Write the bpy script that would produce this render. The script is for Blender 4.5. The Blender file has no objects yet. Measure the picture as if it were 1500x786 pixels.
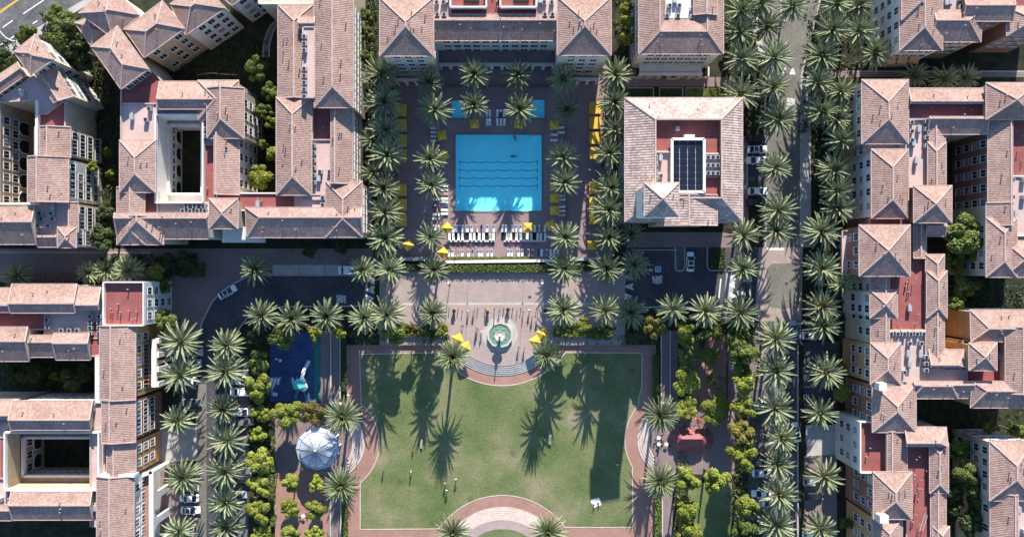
import bpy, bmesh, math, random
from mathutils import Vector, Matrix
from mathutils.geometry import tessellate_polygon
R = random.Random(7)
S = bpy.context.scene
COL = S.collection
HC = 190.0            # camera height, m
FPX = 1197.0          # focal length in photo pixels
rad = math.radians

def W(px, py, h=0.0):                       # photo position of a point at height h -> metres
    k = (HC - h) / FPX
    return Vector(((px - 750.0) * k, (393.0 - py) * k, h))

# ------------------------------------------------------------------ materials
def nn(nt, t, **kw):
    n = nt.nodes.new(t)
    for k, v in kw.items():
        if k.startswith('i_'):
            n.inputs[k[2:]].default_value = v
        else:
            setattr(n, k, v)
    return n

def base_mat(name, rough=0.8, spec=0.2):
    m = bpy.data.materials.new(name); m.use_nodes = True
    nt = m.node_tree; b = nt.nodes['Principled BSDF']
    b.inputs['Roughness'].default_value = rough
    b.inputs['Specular IOR Level'].default_value = spec
    return m, nt, b

def c4(c): return (c[0], c[1], c[2], 1.0)

def ramp(nt, stops):
    r = nt.nodes.new('ShaderNodeValToRGB')
    el = r.color_ramp.elements
    while len(el) < len(stops): el.new(0.5)
    for e, (p, c) in zip(el, stops):
        e.position = p; e.color = c4(c)
    return r

def mat_noise(name, c1, c2, scale=0.6, rough=0.85, spec=0.15, c3=None, s2=6.0, amt2=0.25, bump=0.0, bscale=8.0, lo=0.35, hi=0.65):
    m, nt, b = base_mat(name, rough, spec)
    L = nt.links
    tc = nn(nt, 'ShaderNodeTexCoord')
    geo = nn(nt, 'ShaderNodeNewGeometry')
    n1 = nn(nt, 'ShaderNodeTexNoise', i_Scale=scale, i_Detail=5.0)
    L.new(geo.outputs['Position'], n1.inputs['Vector'])
    stops = [(lo, c1), (hi, c2)] if c3 is None else [(lo, c1), ((lo + hi) / 2, c3), (hi, c2)]
    r1 = ramp(nt, stops); L.new(n1.outputs['Fac'], r1.inputs['Fac'])
    n2 = nn(nt, 'ShaderNodeTexNoise', i_Scale=s2, i_Detail=3.0)
    L.new(geo.outputs['Position'], n2.inputs['Vector'])
    mr = nn(nt, 'ShaderNodeMapRange'); mr.inputs[1].default_value = 0.3; mr.inputs[2].default_value = 0.7
    mr.inputs[3].default_value = 1 - amt2; mr.inputs[4].default_value = 1 + amt2
    L.new(n2.outputs['Fac'], mr.inputs[0])
    vm = nn(nt, 'ShaderNodeVectorMath', operation='SCALE')
    L.new(r1.outputs['Color'], vm.inputs[0]); L.new(mr.outputs[0], vm.inputs['Scale'])
    L.new(vm.outputs[0], b.inputs['Base Color'])
    if bump > 0:
        n3 = nn(nt, 'ShaderNodeTexNoise', i_Scale=bscale, i_Detail=4.0)
        L.new(geo.outputs['Position'], n3.inputs['Vector'])
        bp = nn(nt, 'ShaderNodeBump', i_Strength=bump, i_Distance=0.1)
        L.new(n3.outputs['Fac'], bp.inputs['Height']); L.new(bp.outputs[0], b.inputs['Normal'])
    return m

def mat_plain(name, c, rough=0.6, spec=0.3, metal=0.0, var=0.06):
    m, nt, b = base_mat(name, rough, spec)
    b.inputs['Metallic'].default_value = metal
    L = nt.links
    geo = nn(nt, 'ShaderNodeNewGeometry')
    n = nn(nt, 'ShaderNodeTexNoise', i_Scale=1.7, i_Detail=4.0)
    L.new(geo.outputs['Position'], n.inputs['Vector'])
    r = ramp(nt, [(0.3, [x * (1 - var) for x in c]), (0.7, [min(1, x * (1 + var)) for x in c])])
    L.new(n.outputs['Fac'], r.inputs['Fac']); L.new(r.outputs[0], b.inputs['Base Color'])
    return m

def mat_tile(name, cols, pu=0.46, pv=0.42, bump=0.9):
    """clay barrel tiles: u along the eave, v up the slope (metres in the UV map)"""
    m, nt, b = base_mat(name, 0.85, 0.12)
    L = nt.links
    uv = nn(nt, 'ShaderNodeUVMap'); uv.uv_map = 'UVMap'
    sp = nn(nt, 'ShaderNodeSeparateXYZ'); L.new(uv.outputs[0], sp.inputs[0])
    def mth(op, a, bv=None):
        n = nn(nt, 'ShaderNodeMath', operation=op)
        for i, v in enumerate((a, bv)):
            if v is None: continue
            if hasattr(v, 'links'): L.new(v, n.inputs[i])
            else: n.inputs[i].default_value = v
        return n.outputs[0]
    u = mth('DIVIDE', sp.outputs[0], pu); v = mth('DIVIDE', sp.outputs[1], pv)
    fu = mth('FLOOR', u); fv = mth('FLOOR', v)
    cb = nn(nt, 'ShaderNodeCombineXYZ'); L.new(fu, cb.inputs[0]); L.new(fv, cb.inputs[1])
    wn = nn(nt, 'ShaderNodeTexWhiteNoise', noise_dimensions='3D'); L.new(cb.outputs[0], wn.inputs['Vector'])
    geo = nn(nt, 'ShaderNodeNewGeometry')
    no = nn(nt, 'ShaderNodeTexNoise', i_Scale=0.35, i_Detail=5.0); L.new(geo.outputs['Position'], no.inputs['Vector'])
    no2 = nn(nt, 'ShaderNodeTexNoise', i_Scale=1.6, i_Detail=3.0); L.new(geo.outputs['Position'], no2.inputs['Vector'])
    t = mth('ADD', mth('MULTIPLY', wn.outputs['Value'], 0.30), mth('MULTIPLY', no.outputs['Fac'], 0.58))
    t = mth('ADD', t, mth('MULTIPLY', no2.outputs['Fac'], 0.22))
    r = ramp(nt, [(0.25, cols[0]), (0.5, cols[1]), (0.62, cols[2]), (0.8, cols[3])]); L.new(t, r.inputs['Fac'])
    oi = nn(nt, 'ShaderNodeObjectInfo')
    no3 = nn(nt, 'ShaderNodeTexNoise', i_Scale=0.12, i_Detail=6.0, i_Roughness=0.7); L.new(geo.outputs['Position'], no3.inputs['Vector'])
    tone = mth('ADD', mth('MULTIPLY', oi.outputs['Random'], 0.16), mth('MULTIPLY', no3.outputs['Fac'], 0.42)); tone = mth('ADD', tone, 0.72)
    scl = nn(nt, 'ShaderNodeVectorMath', operation='SCALE'); L.new(r.outputs[0], scl.inputs[0]); L.new(tone, scl.inputs['Scale'])
    L.new(scl.outputs[0], b.inputs['Base Color'])
    s = mth('SINE', mth('MULTIPLY', u, 2 * math.pi))
    saw = mth('FRACT', v)
    hgt = mth('SUBTRACT', mth('MULTIPLY', s, 0.5), mth('MULTIPLY', saw, 0.45))
    bp = nn(nt, 'ShaderNodeBump', i_Strength=bump, i_Distance=0.10); L.new(hgt, bp.inputs['Height'])
    L.new(bp.outputs[0], b.inputs['Normal'])
    return m

def mat_leaf(name, c1, c2, trans=0.25, vary=0.25, spec=0.25):
    m = bpy.data.materials.new(name); m.use_nodes = True
    nt = m.node_tree; L = nt.links
    nt.nodes.remove(nt.nodes['Principled BSDF'])
    out = nt.nodes['Material Output']
    geo = nn(nt, 'ShaderNodeNewGeometry')
    oi = nn(nt, 'ShaderNodeObjectInfo')
    n = nn(nt, 'ShaderNodeTexNoise', i_Scale=1.9, i_Detail=4.0, i_Roughness=0.65); L.new(geo.outputs['Position'], n.inputs['Vector'])
    r = ramp(nt, [(0.36, c1), (0.64, c2)]); L.new(n.outputs['Fac'], r.inputs['Fac'])
    mr = nn(nt, 'ShaderNodeMapRange'); mr.inputs[3].default_value = 1 - vary; mr.inputs[4].default_value = 1 + vary
    L.new(oi.outputs['Random'], mr.inputs[0])
    sc = nn(nt, 'ShaderNodeVectorMath', operation='SCALE'); L.new(r.outputs[0], sc.inputs[0]); L.new(mr.outputs[0], sc.inputs['Scale'])
    d = nn(nt, 'ShaderNodeBsdfPrincipled'); L.new(sc.outputs[0], d.inputs['Base Color'])
    d.inputs['Roughness'].default_value = 0.55; d.inputs['Specular IOR Level'].default_value = spec
    tr = nn(nt, 'ShaderNodeBsdfTranslucent'); L.new(sc.outputs[0], tr.inputs['Color'])
    mx = nn(nt, 'ShaderNodeMixShader', i_Fac=trans); L.new(d.outputs[0], mx.inputs[1]); L.new(tr.outputs[0], mx.inputs[2])
    L.new(mx.outputs[0], out.inputs['Surface'])
    return m

M = {}
M['tile'] = mat_tile('clay_tile', [(0.23, 0.142, 0.117), (0.30, 0.194, 0.158), (0.345, 0.229, 0.185), (0.39, 0.275, 0.225)], pu=0.38, pv=0.42, bump=0.40)
M['tile_tan'] = mat_tile('tan_clay_tile', [(0.20, 0.145, 0.13), (0.32, 0.24, 0.21), (0.40, 0.305, 0.265), (0.50, 0.40, 0.35)], pu=0.55, pv=0.45, bump=0.55)
M['ridge'] = mat_noise('ridge_tile', (0.40, 0.285, 0.245), (0.50, 0.375, 0.325), 2.0)
M['fascia'] = mat_plain('fascia', (0.30, 0.20, 0.17))
M['white'] = mat_noise('white_stucco', (0.62, 0.58, 0.53), (0.72, 0.68, 0.63), 0.8, amt2=0.06)
M['cream'] = mat_noise('cream_stucco', (0.44, 0.37, 0.275), (0.52, 0.45, 0.34), 0.6, amt2=0.08)
M['tan'] = mat_noise('tan_stucco', (0.36, 0.275, 0.18), (0.43, 0.34, 0.23), 0.6, amt2=0.08)
M['ochre'] = mat_noise('ochre_stucco', (0.40, 0.23, 0.10), (0.48, 0.29, 0.14), 0.6, amt2=0.08)
M['brown'] = mat_noise('redbrown_stucco', (0.24, 0.12, 0.085), (0.30, 0.155, 0.11), 0.6, amt2=0.08)
M['pale'] = mat_noise('pale_stucco', (0.52, 0.50, 0.46), (0.60, 0.58, 0.53), 0.6, amt2=0.08)
M['glass'] = mat_plain('window_glass', (0.03, 0.035, 0.045), rough=0.12, spec=0.6)
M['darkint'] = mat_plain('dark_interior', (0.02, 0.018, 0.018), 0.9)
M['frame'] = mat_plain('white_frame', (0.62, 0.60, 0.56))
M['metal'] = mat_plain('grey_metal', (0.40, 0.40, 0.41), rough=0.5, metal=0.3)
M['dmetal'] = mat_plain('dark_metal', (0.06, 0.06, 0.065), rough=0.5, metal=0.3)
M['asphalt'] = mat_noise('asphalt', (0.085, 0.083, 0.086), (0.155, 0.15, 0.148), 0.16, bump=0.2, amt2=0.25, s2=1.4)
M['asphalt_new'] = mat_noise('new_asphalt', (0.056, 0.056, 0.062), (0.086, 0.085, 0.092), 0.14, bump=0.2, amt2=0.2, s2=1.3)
M['asphalt_tan'] = mat_noise('tan_asphalt', (0.145, 0.135, 0.114), (0.19, 0.18, 0.155), 0.2, bump=0.2, amt2=0.16, s2=1.5)  # tan street tone, also used for the painted sun strip on the west road
M['concrete'] = mat_noise('concrete', (0.36, 0.34, 0.31), (0.45, 0.43, 0.39), 0.5, amt2=0.08)
M['kerb'] = mat_noise('kerb_concrete', (0.40, 0.38, 0.35), (0.48, 0.46, 0.42), 0.9, amt2=0.1)
M['paint'] = mat_noise('road_paint', (0.62, 0.62, 0.60), (0.74, 0.74, 0.71), 2.0, amt2=0.2)
M['yellowpaint'] = mat_noise('yellow_road_paint', (0.62, 0.36, 0.06), (0.7, 0.42, 0.09), 2.0)
M['soil'] = mat_noise('planting_soil', (0.022, 0.024, 0.014), (0.05, 0.042, 0.028), 0.5, c3=(0.03, 0.035, 0.018), amt2=0.4, bump=0.4)

def mat_paver(name, c1, c2, cm, sx=0.45, sy=0.22, rough=0.8, stain=0.25):
    m, nt, b = base_mat(name, rough, 0.2)
    L = nt.links
    geo = nn(nt, 'ShaderNodeNewGeometry')
    br = nn(nt, 'ShaderNodeTexBrick'); br.inputs['Scale'].default_value = 1.0
    br.inputs['Brick Width'].default_value = sx; br.inputs['Row Height'].default_value = sy
    br.inputs['Mortar Size'].default_value = 0.012
    br.inputs['Color1'].default_value = c4(c1); br.inputs['Color2'].default_value = c4(c2); br.inputs['Mortar'].default_value = c4(cm)
    L.new(geo.outputs['Position'], br.inputs['Vector'])
    n = nn(nt, 'ShaderNodeTexNoise', i_Scale=0.22, i_Detail=6.0, i_Roughness=0.65); L.new(geo.outputs['Position'], n.inputs['Vector'])
    mr = nn(nt, 'ShaderNodeMapRange'); mr.inputs[1].default_value = 0.3; mr.inputs[2].default_value = 0.7
    mr.inputs[3].default_value = 1 - stain; mr.inputs[4].default_value = 1 + stain * 0.7
    L.new(n.outputs['Fac'], mr.inputs[0])
    sc = nn(nt, 'ShaderNodeVectorMath', operation='SCALE'); L.new(br.outputs['Color'], sc.inputs[0]); L.new(mr.outputs[0], sc.inputs['Scale'])
    L.new(sc.outputs[0], b.inputs['Base Color'])
    return m
M['pink'] = mat_paver('pink_membrane', (0.50, 0.36, 0.32), (0.53, 0.385, 0.34), (0.41, 0.285, 0.25), 7.0, 1.0, 0.85, .16)
M['red'] = mat_paver('red_membrane', (0.265, 0.085, 0.077), (0.285, 0.095, 0.086), (0.20, 0.065, 0.06), 6.0, 1.0, 0.85, .2)
M['plaza'] = mat_paver('plaza_pavers', (0.34, 0.265, 0.235), (0.38, 0.30, 0.265), (0.25, 0.19, 0.17), 0.9, 0.45, stain=0.13)
M['walk'] = mat_paver('walk_pavers', (0.22, 0.165, 0.155), (0.26, 0.195, 0.18), (0.15, 0.11, 0.105), stain=0.16)
M['brick'] = mat_paver('red_brick_paving', (0.315, 0.175, 0.135), (0.36, 0.21, 0.165), (0.24, 0.14, 0.11), stain=0.15)
M['deck'] = mat_paver('pool_deck_pavers', (0.28, 0.195, 0.185), (0.32, 0.23, 0.215), (0.21, 0.15, 0.145), stain=0.18)
M['steps'] = mat_noise('pale_step_stone', (0.46, 0.37, 0.32), (0.55, 0.46, 0.40), 0.8, amt2=0.1)
M['lawn'] = None

def mat_lawn():
    m, nt, b = base_mat('lawn_grass', 0.9, 0.05)
    L = nt.links
    geo = nn(nt, 'ShaderNodeNewGeometry')
    n = nn(nt, 'ShaderNodeTexNoise', i_Scale=0.075, i_Detail=9.0, i_Roughness=0.62); L.new(geo.outputs['Position'], n.inputs['Vector'])
    r = ramp(nt, [(0.32, (0.084, 0.124, 0.042)), (0.45, (0.128, 0.156, 0.062)), (0.56, (0.178, 0.184, 0.088)), (0.66, (0.255, 0.222, 0.135))])
    L.new(n.outputs['Fac'], r.inputs['Fac'])
    n2 = nn(nt, 'ShaderNodeTexNoise', i_Scale=2.2, i_Detail=6.0, i_Roughness=0.75); L.new(geo.outputs['Position'], n2.inputs['Vector'])
    mr = nn(nt, 'ShaderNodeMapRange'); mr.inputs[1].default_value = 0.3; mr.inputs[2].default_value = 0.7
    mr.inputs[3].default_value = 0.72; mr.inputs[4].default_value = 1.25
    L.new(n2.outputs['Fac'], mr.inputs[0])
    sc = nn(nt, 'ShaderNodeVectorMath', operation='SCALE'); L.new(r.outputs[0], sc.inputs[0]); L.new(mr.outputs[0], sc.inputs['Scale'])
    # worn dark dips and bright flecks
    vo = nn(nt, 'ShaderNodeTexVoronoi', i_Scale=0.11); L.new(geo.outputs['Position'], vo.inputs['Vector'])
    vr = ramp(nt, [(0.0, (0.62, 0.66, 0.6)), (0.13, (1, 1, 1))]); L.new(vo.outputs['Distance'], vr.inputs['Fac'])
    mu = nn(nt, 'ShaderNodeVectorMath', operation='MULTIPLY'); L.new(sc.outputs[0], mu.inputs[0]); L.new(vr.outputs[0], mu.inputs[1])
    L.new(mu.outputs[0], b.inputs['Base Color'])
    bp = nn(nt, 'ShaderNodeBump', i_Strength=0.6, i_Distance=0.15); L.new(n2.outputs['Fac'], bp.inputs['Height']); L.new(bp.outputs[0], b.inputs['Normal'])
    return m
M['lawn'] = mat_lawn()
M['palm'] = mat_leaf('palm_frond', (0.130, 0.165, 0.075), (0.315, 0.33, 0.195), 0.15, 0.2)
M['palm_dense'] = mat_leaf('dense_palm_frond', (0.130, 0.17, 0.070), (0.315, 0.345, 0.19), 0.15, 0.14)
M['bark'] = mat_noise('palm_bark', (0.13, 0.095, 0.07), (0.26, 0.20, 0.155), 3.0, bump=0.8, bscale=5.0)
M['fruit'] = mat_noise('orange_fruit_stalk', (0.42, 0.24, 0.05), (0.5, 0.31, 0.09), 2.0)
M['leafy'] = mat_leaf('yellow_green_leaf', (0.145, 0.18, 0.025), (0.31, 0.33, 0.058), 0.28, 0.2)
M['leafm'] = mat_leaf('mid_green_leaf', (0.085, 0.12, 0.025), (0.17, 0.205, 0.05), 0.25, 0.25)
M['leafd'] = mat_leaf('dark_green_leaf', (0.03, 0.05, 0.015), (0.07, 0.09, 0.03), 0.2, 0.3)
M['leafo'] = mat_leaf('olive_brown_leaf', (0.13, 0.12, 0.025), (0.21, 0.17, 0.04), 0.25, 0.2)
M['treebark'] = mat_noise('tree_bark', (0.09, 0.07, 0.05), (0.16, 0.125, 0.09), 3.0, bump=0.6)
M['yellow'] = mat_noise('yellow_canvas', (0.60, 0.38, 0.055), (0.68, 0.44, 0.075), 1.2, amt2=0.08)
M['cushion'] = mat_plain('white_cushion', (0.70, 0.68, 0.65))
M['timber'] = mat_noise('timber', (0.22, 0.11, 0.07), (0.30, 0.16, 0.10), 2.5)
M['blackmat'] = mat_plain('black_base', (0.018, 0.018, 0.02), 0.8)

# ------------------------------------------------------------------ mesh helpers
class MB:
    def __init__(s, org=(0, 0, 0)):
        s.v = []; s.f = []; s.mi = []; s.uv = []; s.o = Vector(org)
    def pts(s, ps):
        i = len(s.v); s.v += [tuple(Vector(p) - s.o) for p in ps]; return list(range(i, i + len(ps)))
    def face(s, ps, mi=0, slope=False):
        idx = s.pts(ps); s.f.append(idx); s.mi.append(mi)
        if slope:
            P = [Vector(p) for p in ps]
            n = Vector((0, 0, 0))
            for i in range(len(P)):
                n += P[i].cross(P[(i + 1) % len(P)])
            n.normalize()
            if n.z < 0: n = -n
            up = Vector((0, 0, 1)) - n * n.z
            up = up.normalized() if up.length > 1e-4 else Vector((0, 1, 0))
            e = up.cross(n)
            s.uv.append([(p.dot(e), p.dot(up)) for p in P])
        else:
            s.uv.append([(p[0], p[1]) for p in ps])
    def box(s, x0, y0, z0, x1, y1, z1, mi=0, bottom=True):
        a = [(x0, y0), (x1, y0), (x1, y1), (x0, y1)]
        s.prism(a, z0, z1, mi, bottom)
    def prism(s, poly, z0, z1, mi=0, bottom=True, top=True):
        n = len(poly)
        ar = sum(poly[i][0] * poly[(i + 1) % n][1] - poly[(i + 1) % n][0] * poly[i][1] for i in range(n))
        if ar < 0: poly = list(reversed(poly))
        for i in range(n):
            p, q = poly[i], poly[(i + 1) % n]
            s.face([(p[0], p[1], z0), (q[0], q[1], z0), (q[0], q[1], z1), (p[0], p[1], z1)], mi)
        if top: s.flatpoly([(p[0], p[1]) for p in poly], z1, mi)
        if bottom: s.flatpoly([(p[0], p[1]) for p in poly], z0, mi, True)
    def flatpoly(s, poly, z, mi=0, down=False):
        if len(poly) <= 4:
            ps = [(p[0], p[1], z) for p in poly]
            ar = sum(poly[i][0] * poly[(i + 1) % len(poly)][1] - poly[(i + 1) % len(poly)][0] * poly[i][1] for i in range(len(poly)))
            if (ar < 0) != down: ps.reverse()
            s.face(ps, mi); return
        P = [Vector((p[0], p[1], z)) for p in poly]
        for t in tessellate_polygon([P]):
            ps = [P[i] for i in t]
            nz = (ps[1] - ps[0]).cross(ps[2] - ps[0]).z
            if (nz < 0) != down: ps.reverse()
            s.face(ps, mi)
    def obox(s, c, ax, ay, az, mi=0):
        """box from centre and three half-axis vectors"""
        c = Vector(c); ax = Vector(ax); ay = Vector(ay); az = Vector(az)
        k = [c + ax * a + ay * b + az * d for a in (-1, 1) for b in (-1, 1) for d in (-1, 1)]
        for q in ((0, 1, 3, 2), (4, 6, 7, 5), (0, 4, 5, 1), (2, 3, 7, 6), (0, 2, 6, 4), (1, 5, 7, 3)):
            s.face([k[i] for i in q], mi)
    def bar(s, p, q, w, h=None, mi=0):
        p = Vector(p); q = Vector(q); d = q - p
        if d.length < 1e-5: return
        h = w if h is None else h
        a = d.normalized(); up = Vector((0, 0, 1)) if abs(a.z) < 0.95 else Vector((0, 1, 0))
        sx = a.cross(up).normalized(); sy = sx.cross(a)
        s.obox((p + q) / 2, d / 2, sx * w / 2, sy * h / 2, mi)
    def tube(s, prof, n=12, mi=0, c=(0, 0), cap=True, rot=0.0):
        """lathe: prof = [(r,z)...]"""
        rings = []
        for r, z in prof:
            rings.append([(c[0] + r * math.cos(rot + 2 * math.pi * i / n), c[1] + r * math.sin(rot + 2 * math.pi * i / n), z) for i in range(n)])
        for a, b in zip(rings, rings[1:]):
            for i in range(n):
                j = (i + 1) % n
                s.face([a[i], a[j], b[j], b[i]], mi)
        if cap:
            s.face(list(reversed(rings[0])), mi); s.face(rings[-1], mi)
    def build(s, name, mats, parent=None, smooth=False):
        me = bpy.data.meshes.new(name); me.from_pydata(s.v, [], s.f)
        if not isinstance(mats, (list, tuple)): mats = [mats]
        for m in mats: me.materials.append(m)
        me.polygons.foreach_set('material_index', s.mi)
        ul = me.uv_layers.new(name='UVMap')
        flat = []
        for u in s.uv:
            for p in u: flat += [p[0], p[1]]
        ul.data.foreach_set('uv', flat)
        if smooth: me.polygons.foreach_set('use_smooth', [True] * len(me.polygons))
        me.update()
        o = bpy.data.objects.new(name, me); COL.objects.link(o)
        if parent is not None: o.parent = parent
        return o

def tag(o, label=None, cat=None, group=None, kind=None):
    if label: o['label'] = label
    if cat: o['category'] = cat
    if group: o['group'] = group
    if kind: o['kind'] = kind
    return o

def empty(name, loc, label=None, cat=None, group=None, rz=0.0):
    o = bpy.data.objects.new(name, None); COL.objects.link(o)
    o.location = loc; o.rotation_euler = (0, 0, rz); o.empty_display_size = 0.5
    return tag(o, label, cat, group)

KIDS = {}
def kids(o):
    return [c for c in o.children]

def copy_tree(o, parent=None):
    c = o.copy(); COL.objects.link(c)
    c.parent = parent
    for ch in list(o.children): copy_tree(ch, c)
    return c

ORD = ['zeroth', 'first', 'second', 'third', 'fourth', 'fifth', 'sixth', 'seventh', 'eighth', 'ninth', 'tenth', 'eleventh',
       'twelfth', 'thirteenth', 'fourteenth', 'fifteenth', 'sixteenth', 'seventeenth', 'eighteenth', 'nineteenth', 'twentieth']

def structure(o):
    o['kind'] = 'structure'; return o

def sheet(name, px, z, mat, h=None):
    mb = MB(); mb.flatpoly([tuple(W(a, b, 0)[:2]) for a, b in px], z)
    return structure(mb.build(name, mat))

def arc(cx, cy, r, a0, a1, n=24, ry=None):
    ry = r if ry is None else ry
    return [(cx + r * math.cos(rad(a0 + (a1 - a0) * i / n)), cy + ry * math.sin(rad(a0 + (a1 - a0) * i / n))) for i in range(n + 1)]

def rect(x0, y0, x1, y1): return [(x0, y0), (x1, y0), (x1, y1), (x0, y1)]
# ------------------------------------------------------------------ ground with the sunken lawn
LZ = -0.6
def hole_poly():
    p = [(508, 505)]
    a = math.degrees(math.asin(54 / 85.0))                       # plaza bulge, centre (735,451) r 85 at y 505
    p += arc(735, 451, 85, 180 - a, a, 30)
    p += [(960, 505)]
    b = math.degrees(math.acos(28 / 36.0))
    p += arc(988, 645, 36, 180 + b, 180 - b, 16)
    p += [(960, 839)]
    p += arc(736, 839, 78, 360, 180, 32)
    p += [(508, 839)]
    p += arc(480, 649, 36, b, -b, 16)
    return p
hp = hole_poly()
hw = [W(a, b, 0) for a, b in hp]
mb = MB()
outer = [Vector((-900, -900, 0)), Vector((900, -900, 0)), Vector((900, 900, 0)), Vector((-900, 900, 0))]
allp = outer + hw
POOLS = [rect(666, 196, 795, 310), rect(660, 146, 690, 174.5), rect(771, 145, 799, 174.5)]
ph = [[W(a, b, 0) for a, b in q] for q in POOLS]
allp = allp + [p for q in ph for p in q]
for t in tessellate_polygon([outer, hw] + ph):
    ps = [allp[i] for i in t]
    if (ps[1] - ps[0]).cross(ps[2] - ps[0]).z < 0: ps.reverse()
    mb.face(ps)
structure(mb.build('ground', M['soil']))
mb = MB()
for i in range(len(hw)):
    p, q = hw[i], hw[(i + 1) % len(hw)]
    mb.face([(p.x, p.y, 0), (q.x, q.y, 0), (q.x, q.y, LZ - .05), (p.x, p.y, LZ - .05)])
structure(mb.build('retaining_kerb', M['kerb']))
sheet('brick_path', [(500, 495), (965, 495), (965, 845), (500, 845)], LZ, M['brick'])
# lawn outline at the lower level (traced)
lawn = [(526, 519)]
ta = math.degrees(math.acos(68.0 / 117))
lawn += [(668, 519)] + arc(735, 451, 114, 145, 35, 30)[:] + [(802, 518), (941, 517), (941, 566), (936, 583)]
lawn += arc(991, 645, 75, 223, 148, 20)
lawn += [(927, 690), (927, 773), (834, 773)]
lawn += arc(736, 839, 113, -36, -144, 30)
lawn += [(641, 775), (527, 776), (527, 709)]
lawn += arc(480, 649, 75, 50, -50, 20)
lawn = [p for i, p in enumerate(lawn)]
# clean: drop the two helper points that the arc already covers
lawn = [p for p in lawn if p not in ((668, 519), (802, 518))]
sheet('lawn', lawn, LZ + 0.012, M['lawn'])
# pale edging band along the lawn
mb = MB()
lw = [W(a, b, 0) for a, b in lawn]
for i in range(len(lw)):
    p, q = lw[i], lw[(i + 1) % len(lw)]
    mb.bar((p.x, p.y, LZ + 0.02), (q.x, q.y, LZ + 0.02), 0.22, 0.06)
structure(mb.build('lawn_edging', M['steps']))
# curved steps
def ring_step(name, cx, cy, r0, r1, a0, a1, z, mat, n=40):
    A = [W(x, y, 0) for x, y in arc(cx, cy, r0, a0, a1, n)]
    B = [W(x, y, 0) for x, y in arc(cx, cy, r1, a0, a1, n)]
    mb = MB()
    for i in range(n):
        a, b, c, d = A[i], B[i], B[i + 1], A[i + 1]
        mb.face([(a.x, a.y, z), (b.x, b.y, z), (c.x, c.y, z), (d.x, d.y, z)])
        mb.face([(b.x, b.y, z), (b.x, b.y, LZ - .05), (c.x, c.y, LZ - .05), (c.x, c.y, z)])
    for k in (0, n):
        a, b = A[k], B[k]
        mb.face([(a.x, a.y, z), (b.x, b.y, z), (b.x, b.y, LZ - .05), (a.x, a.y, LZ - .05)])
    return structure(mb.build(name, mat))
for i in range(5):
    z = -0.10 * (i + 1) + 0.002
    ring_step('plaza_step', 735, 451, 85 + 2.9 * i, 85 + 2.9 * (i + 1), 139 - i, 41 + i, z, M['concrete'])
    r0, r1 = 36 + 3.6 * i, 36 + 3.6 * (i + 1)
    b = math.degrees(math.acos(28 / r0))
    ring_step('terrace_step', 480, 649, r0, r1, -b, b, z, M['steps'])
    ring_step('terrace_step', 988, 645, r0 + .01, r1 + .01, 180 - b, 180 + b, z - .001, M['steps'])
    ring_step('arc_step', 736, 839, 78 + 3.6 * i, 78 + 3.6 * (i + 1), 200, 340, z - .002, M['steps'])
# upper-level inner lawn at the very bottom of the photo
sheet('inner_paving', arc(736, 839, 77.6, 180, 360, 40), 0.004, M['plaza'])
sheet('inner_lawn', arc(736, 839, 65, 180, 360, 40), 0.010, M['lawn'])

# ------------------------------------------------------------------ paving and roads (each layer about 4 mm higher)
sheet('plaza', [(556, 396), (916, 396), (916, 505), (800.5, 505)] + arc(735, 451, 85, 39, 141, 30)[1:-1] + [(669.5, 505), (556, 505)], 0.004, M['plaza'])
sheet('promenade', [(-60, 364), (556, 364), (556, 396), (556, 404), (366, 404), (336, 419), (312, 441), (297, 470), (289, 500), (289, 560), (262, 560), (232, 470), (215, 412), (-60, 412)], 0.005, M['walk'])
mb = MB()
do = [W(a, b, 0) for a, b in rect(566, 96, 897, 383)]
dall = do + [p for q in ph for p in q]
for t in tessellate_polygon([do] + ph):
    ps = [dall[i] for i in t]
    if (ps[1] - ps[0]).cross(ps[2] - ps[0]).z < 0: ps.reverse()
    mb.face([(p.x, p.y, 0.004) for p in ps])
structure(mb.build('pool_deck', M['deck']))
def mat_water():
    m = bpy.data.materials.new('pool_water'); m.use_nodes = True
    nt = m.node_tree; L = nt.links; nt.nodes.remove(nt.nodes['Principled BSDF'])
    geo = nn(nt, 'ShaderNodeNewGeometry')
    n = nn(nt, 'ShaderNodeTexNoise', i_Scale=1.3, i_Detail=4.0); L.new(geo.outputs['Position'], n.inputs['Vector'])
    bp = nn(nt, 'ShaderNodeBump', i_Strength=0.5, i_Distance=0.12); L.new(n.outputs['Fac'], bp.inputs['Height'])
    g = nn(nt, 'ShaderNodeBsdfGlossy'); g.inputs['Roughness'].default_value = 0.12; L.new(bp.outputs[0], g.inputs['Normal'])
    t = nn(nt, 'ShaderNodeBsdfTransparent'); t.inputs['Color'].default_value = (0.84, 0.995, 1.0, 1)
    lw_ = nn(nt, 'ShaderNodeLayerWeight'); L.new(bp.outputs[0], lw_.inputs['Normal'])
    pw = nn(nt, 'ShaderNodeMath', operation='POWER'); L.new(lw_.outputs['Facing'], pw.inputs[0]); pw.inputs[1].default_value = 5.0
    fr = nn(nt, 'ShaderNodeMath', operation='MULTIPLY_ADD'); L.new(pw.outputs[0], fr.inputs[0]); fr.inputs[1].default_value = 0.9; fr.inputs[2].default_value = 0.025
    mx = nn(nt, 'ShaderNodeMixShader'); L.new(fr.outputs[0], mx.inputs[0]); L.new(t.outputs[0], mx.inputs[1]); L.new(g.outputs[0], mx.inputs[2])
    L.new(mx.outputs[0], nt.nodes['Material Output'].inputs['Surface'])
    return m
M['water'] = mat_water()
M['poolfloor'] = mat_noise('blue_pool_plaster', (0.24, 0.93, 0.97), (0.30, 0.96, 0.99), 0.9, amt2=0.05)
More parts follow.
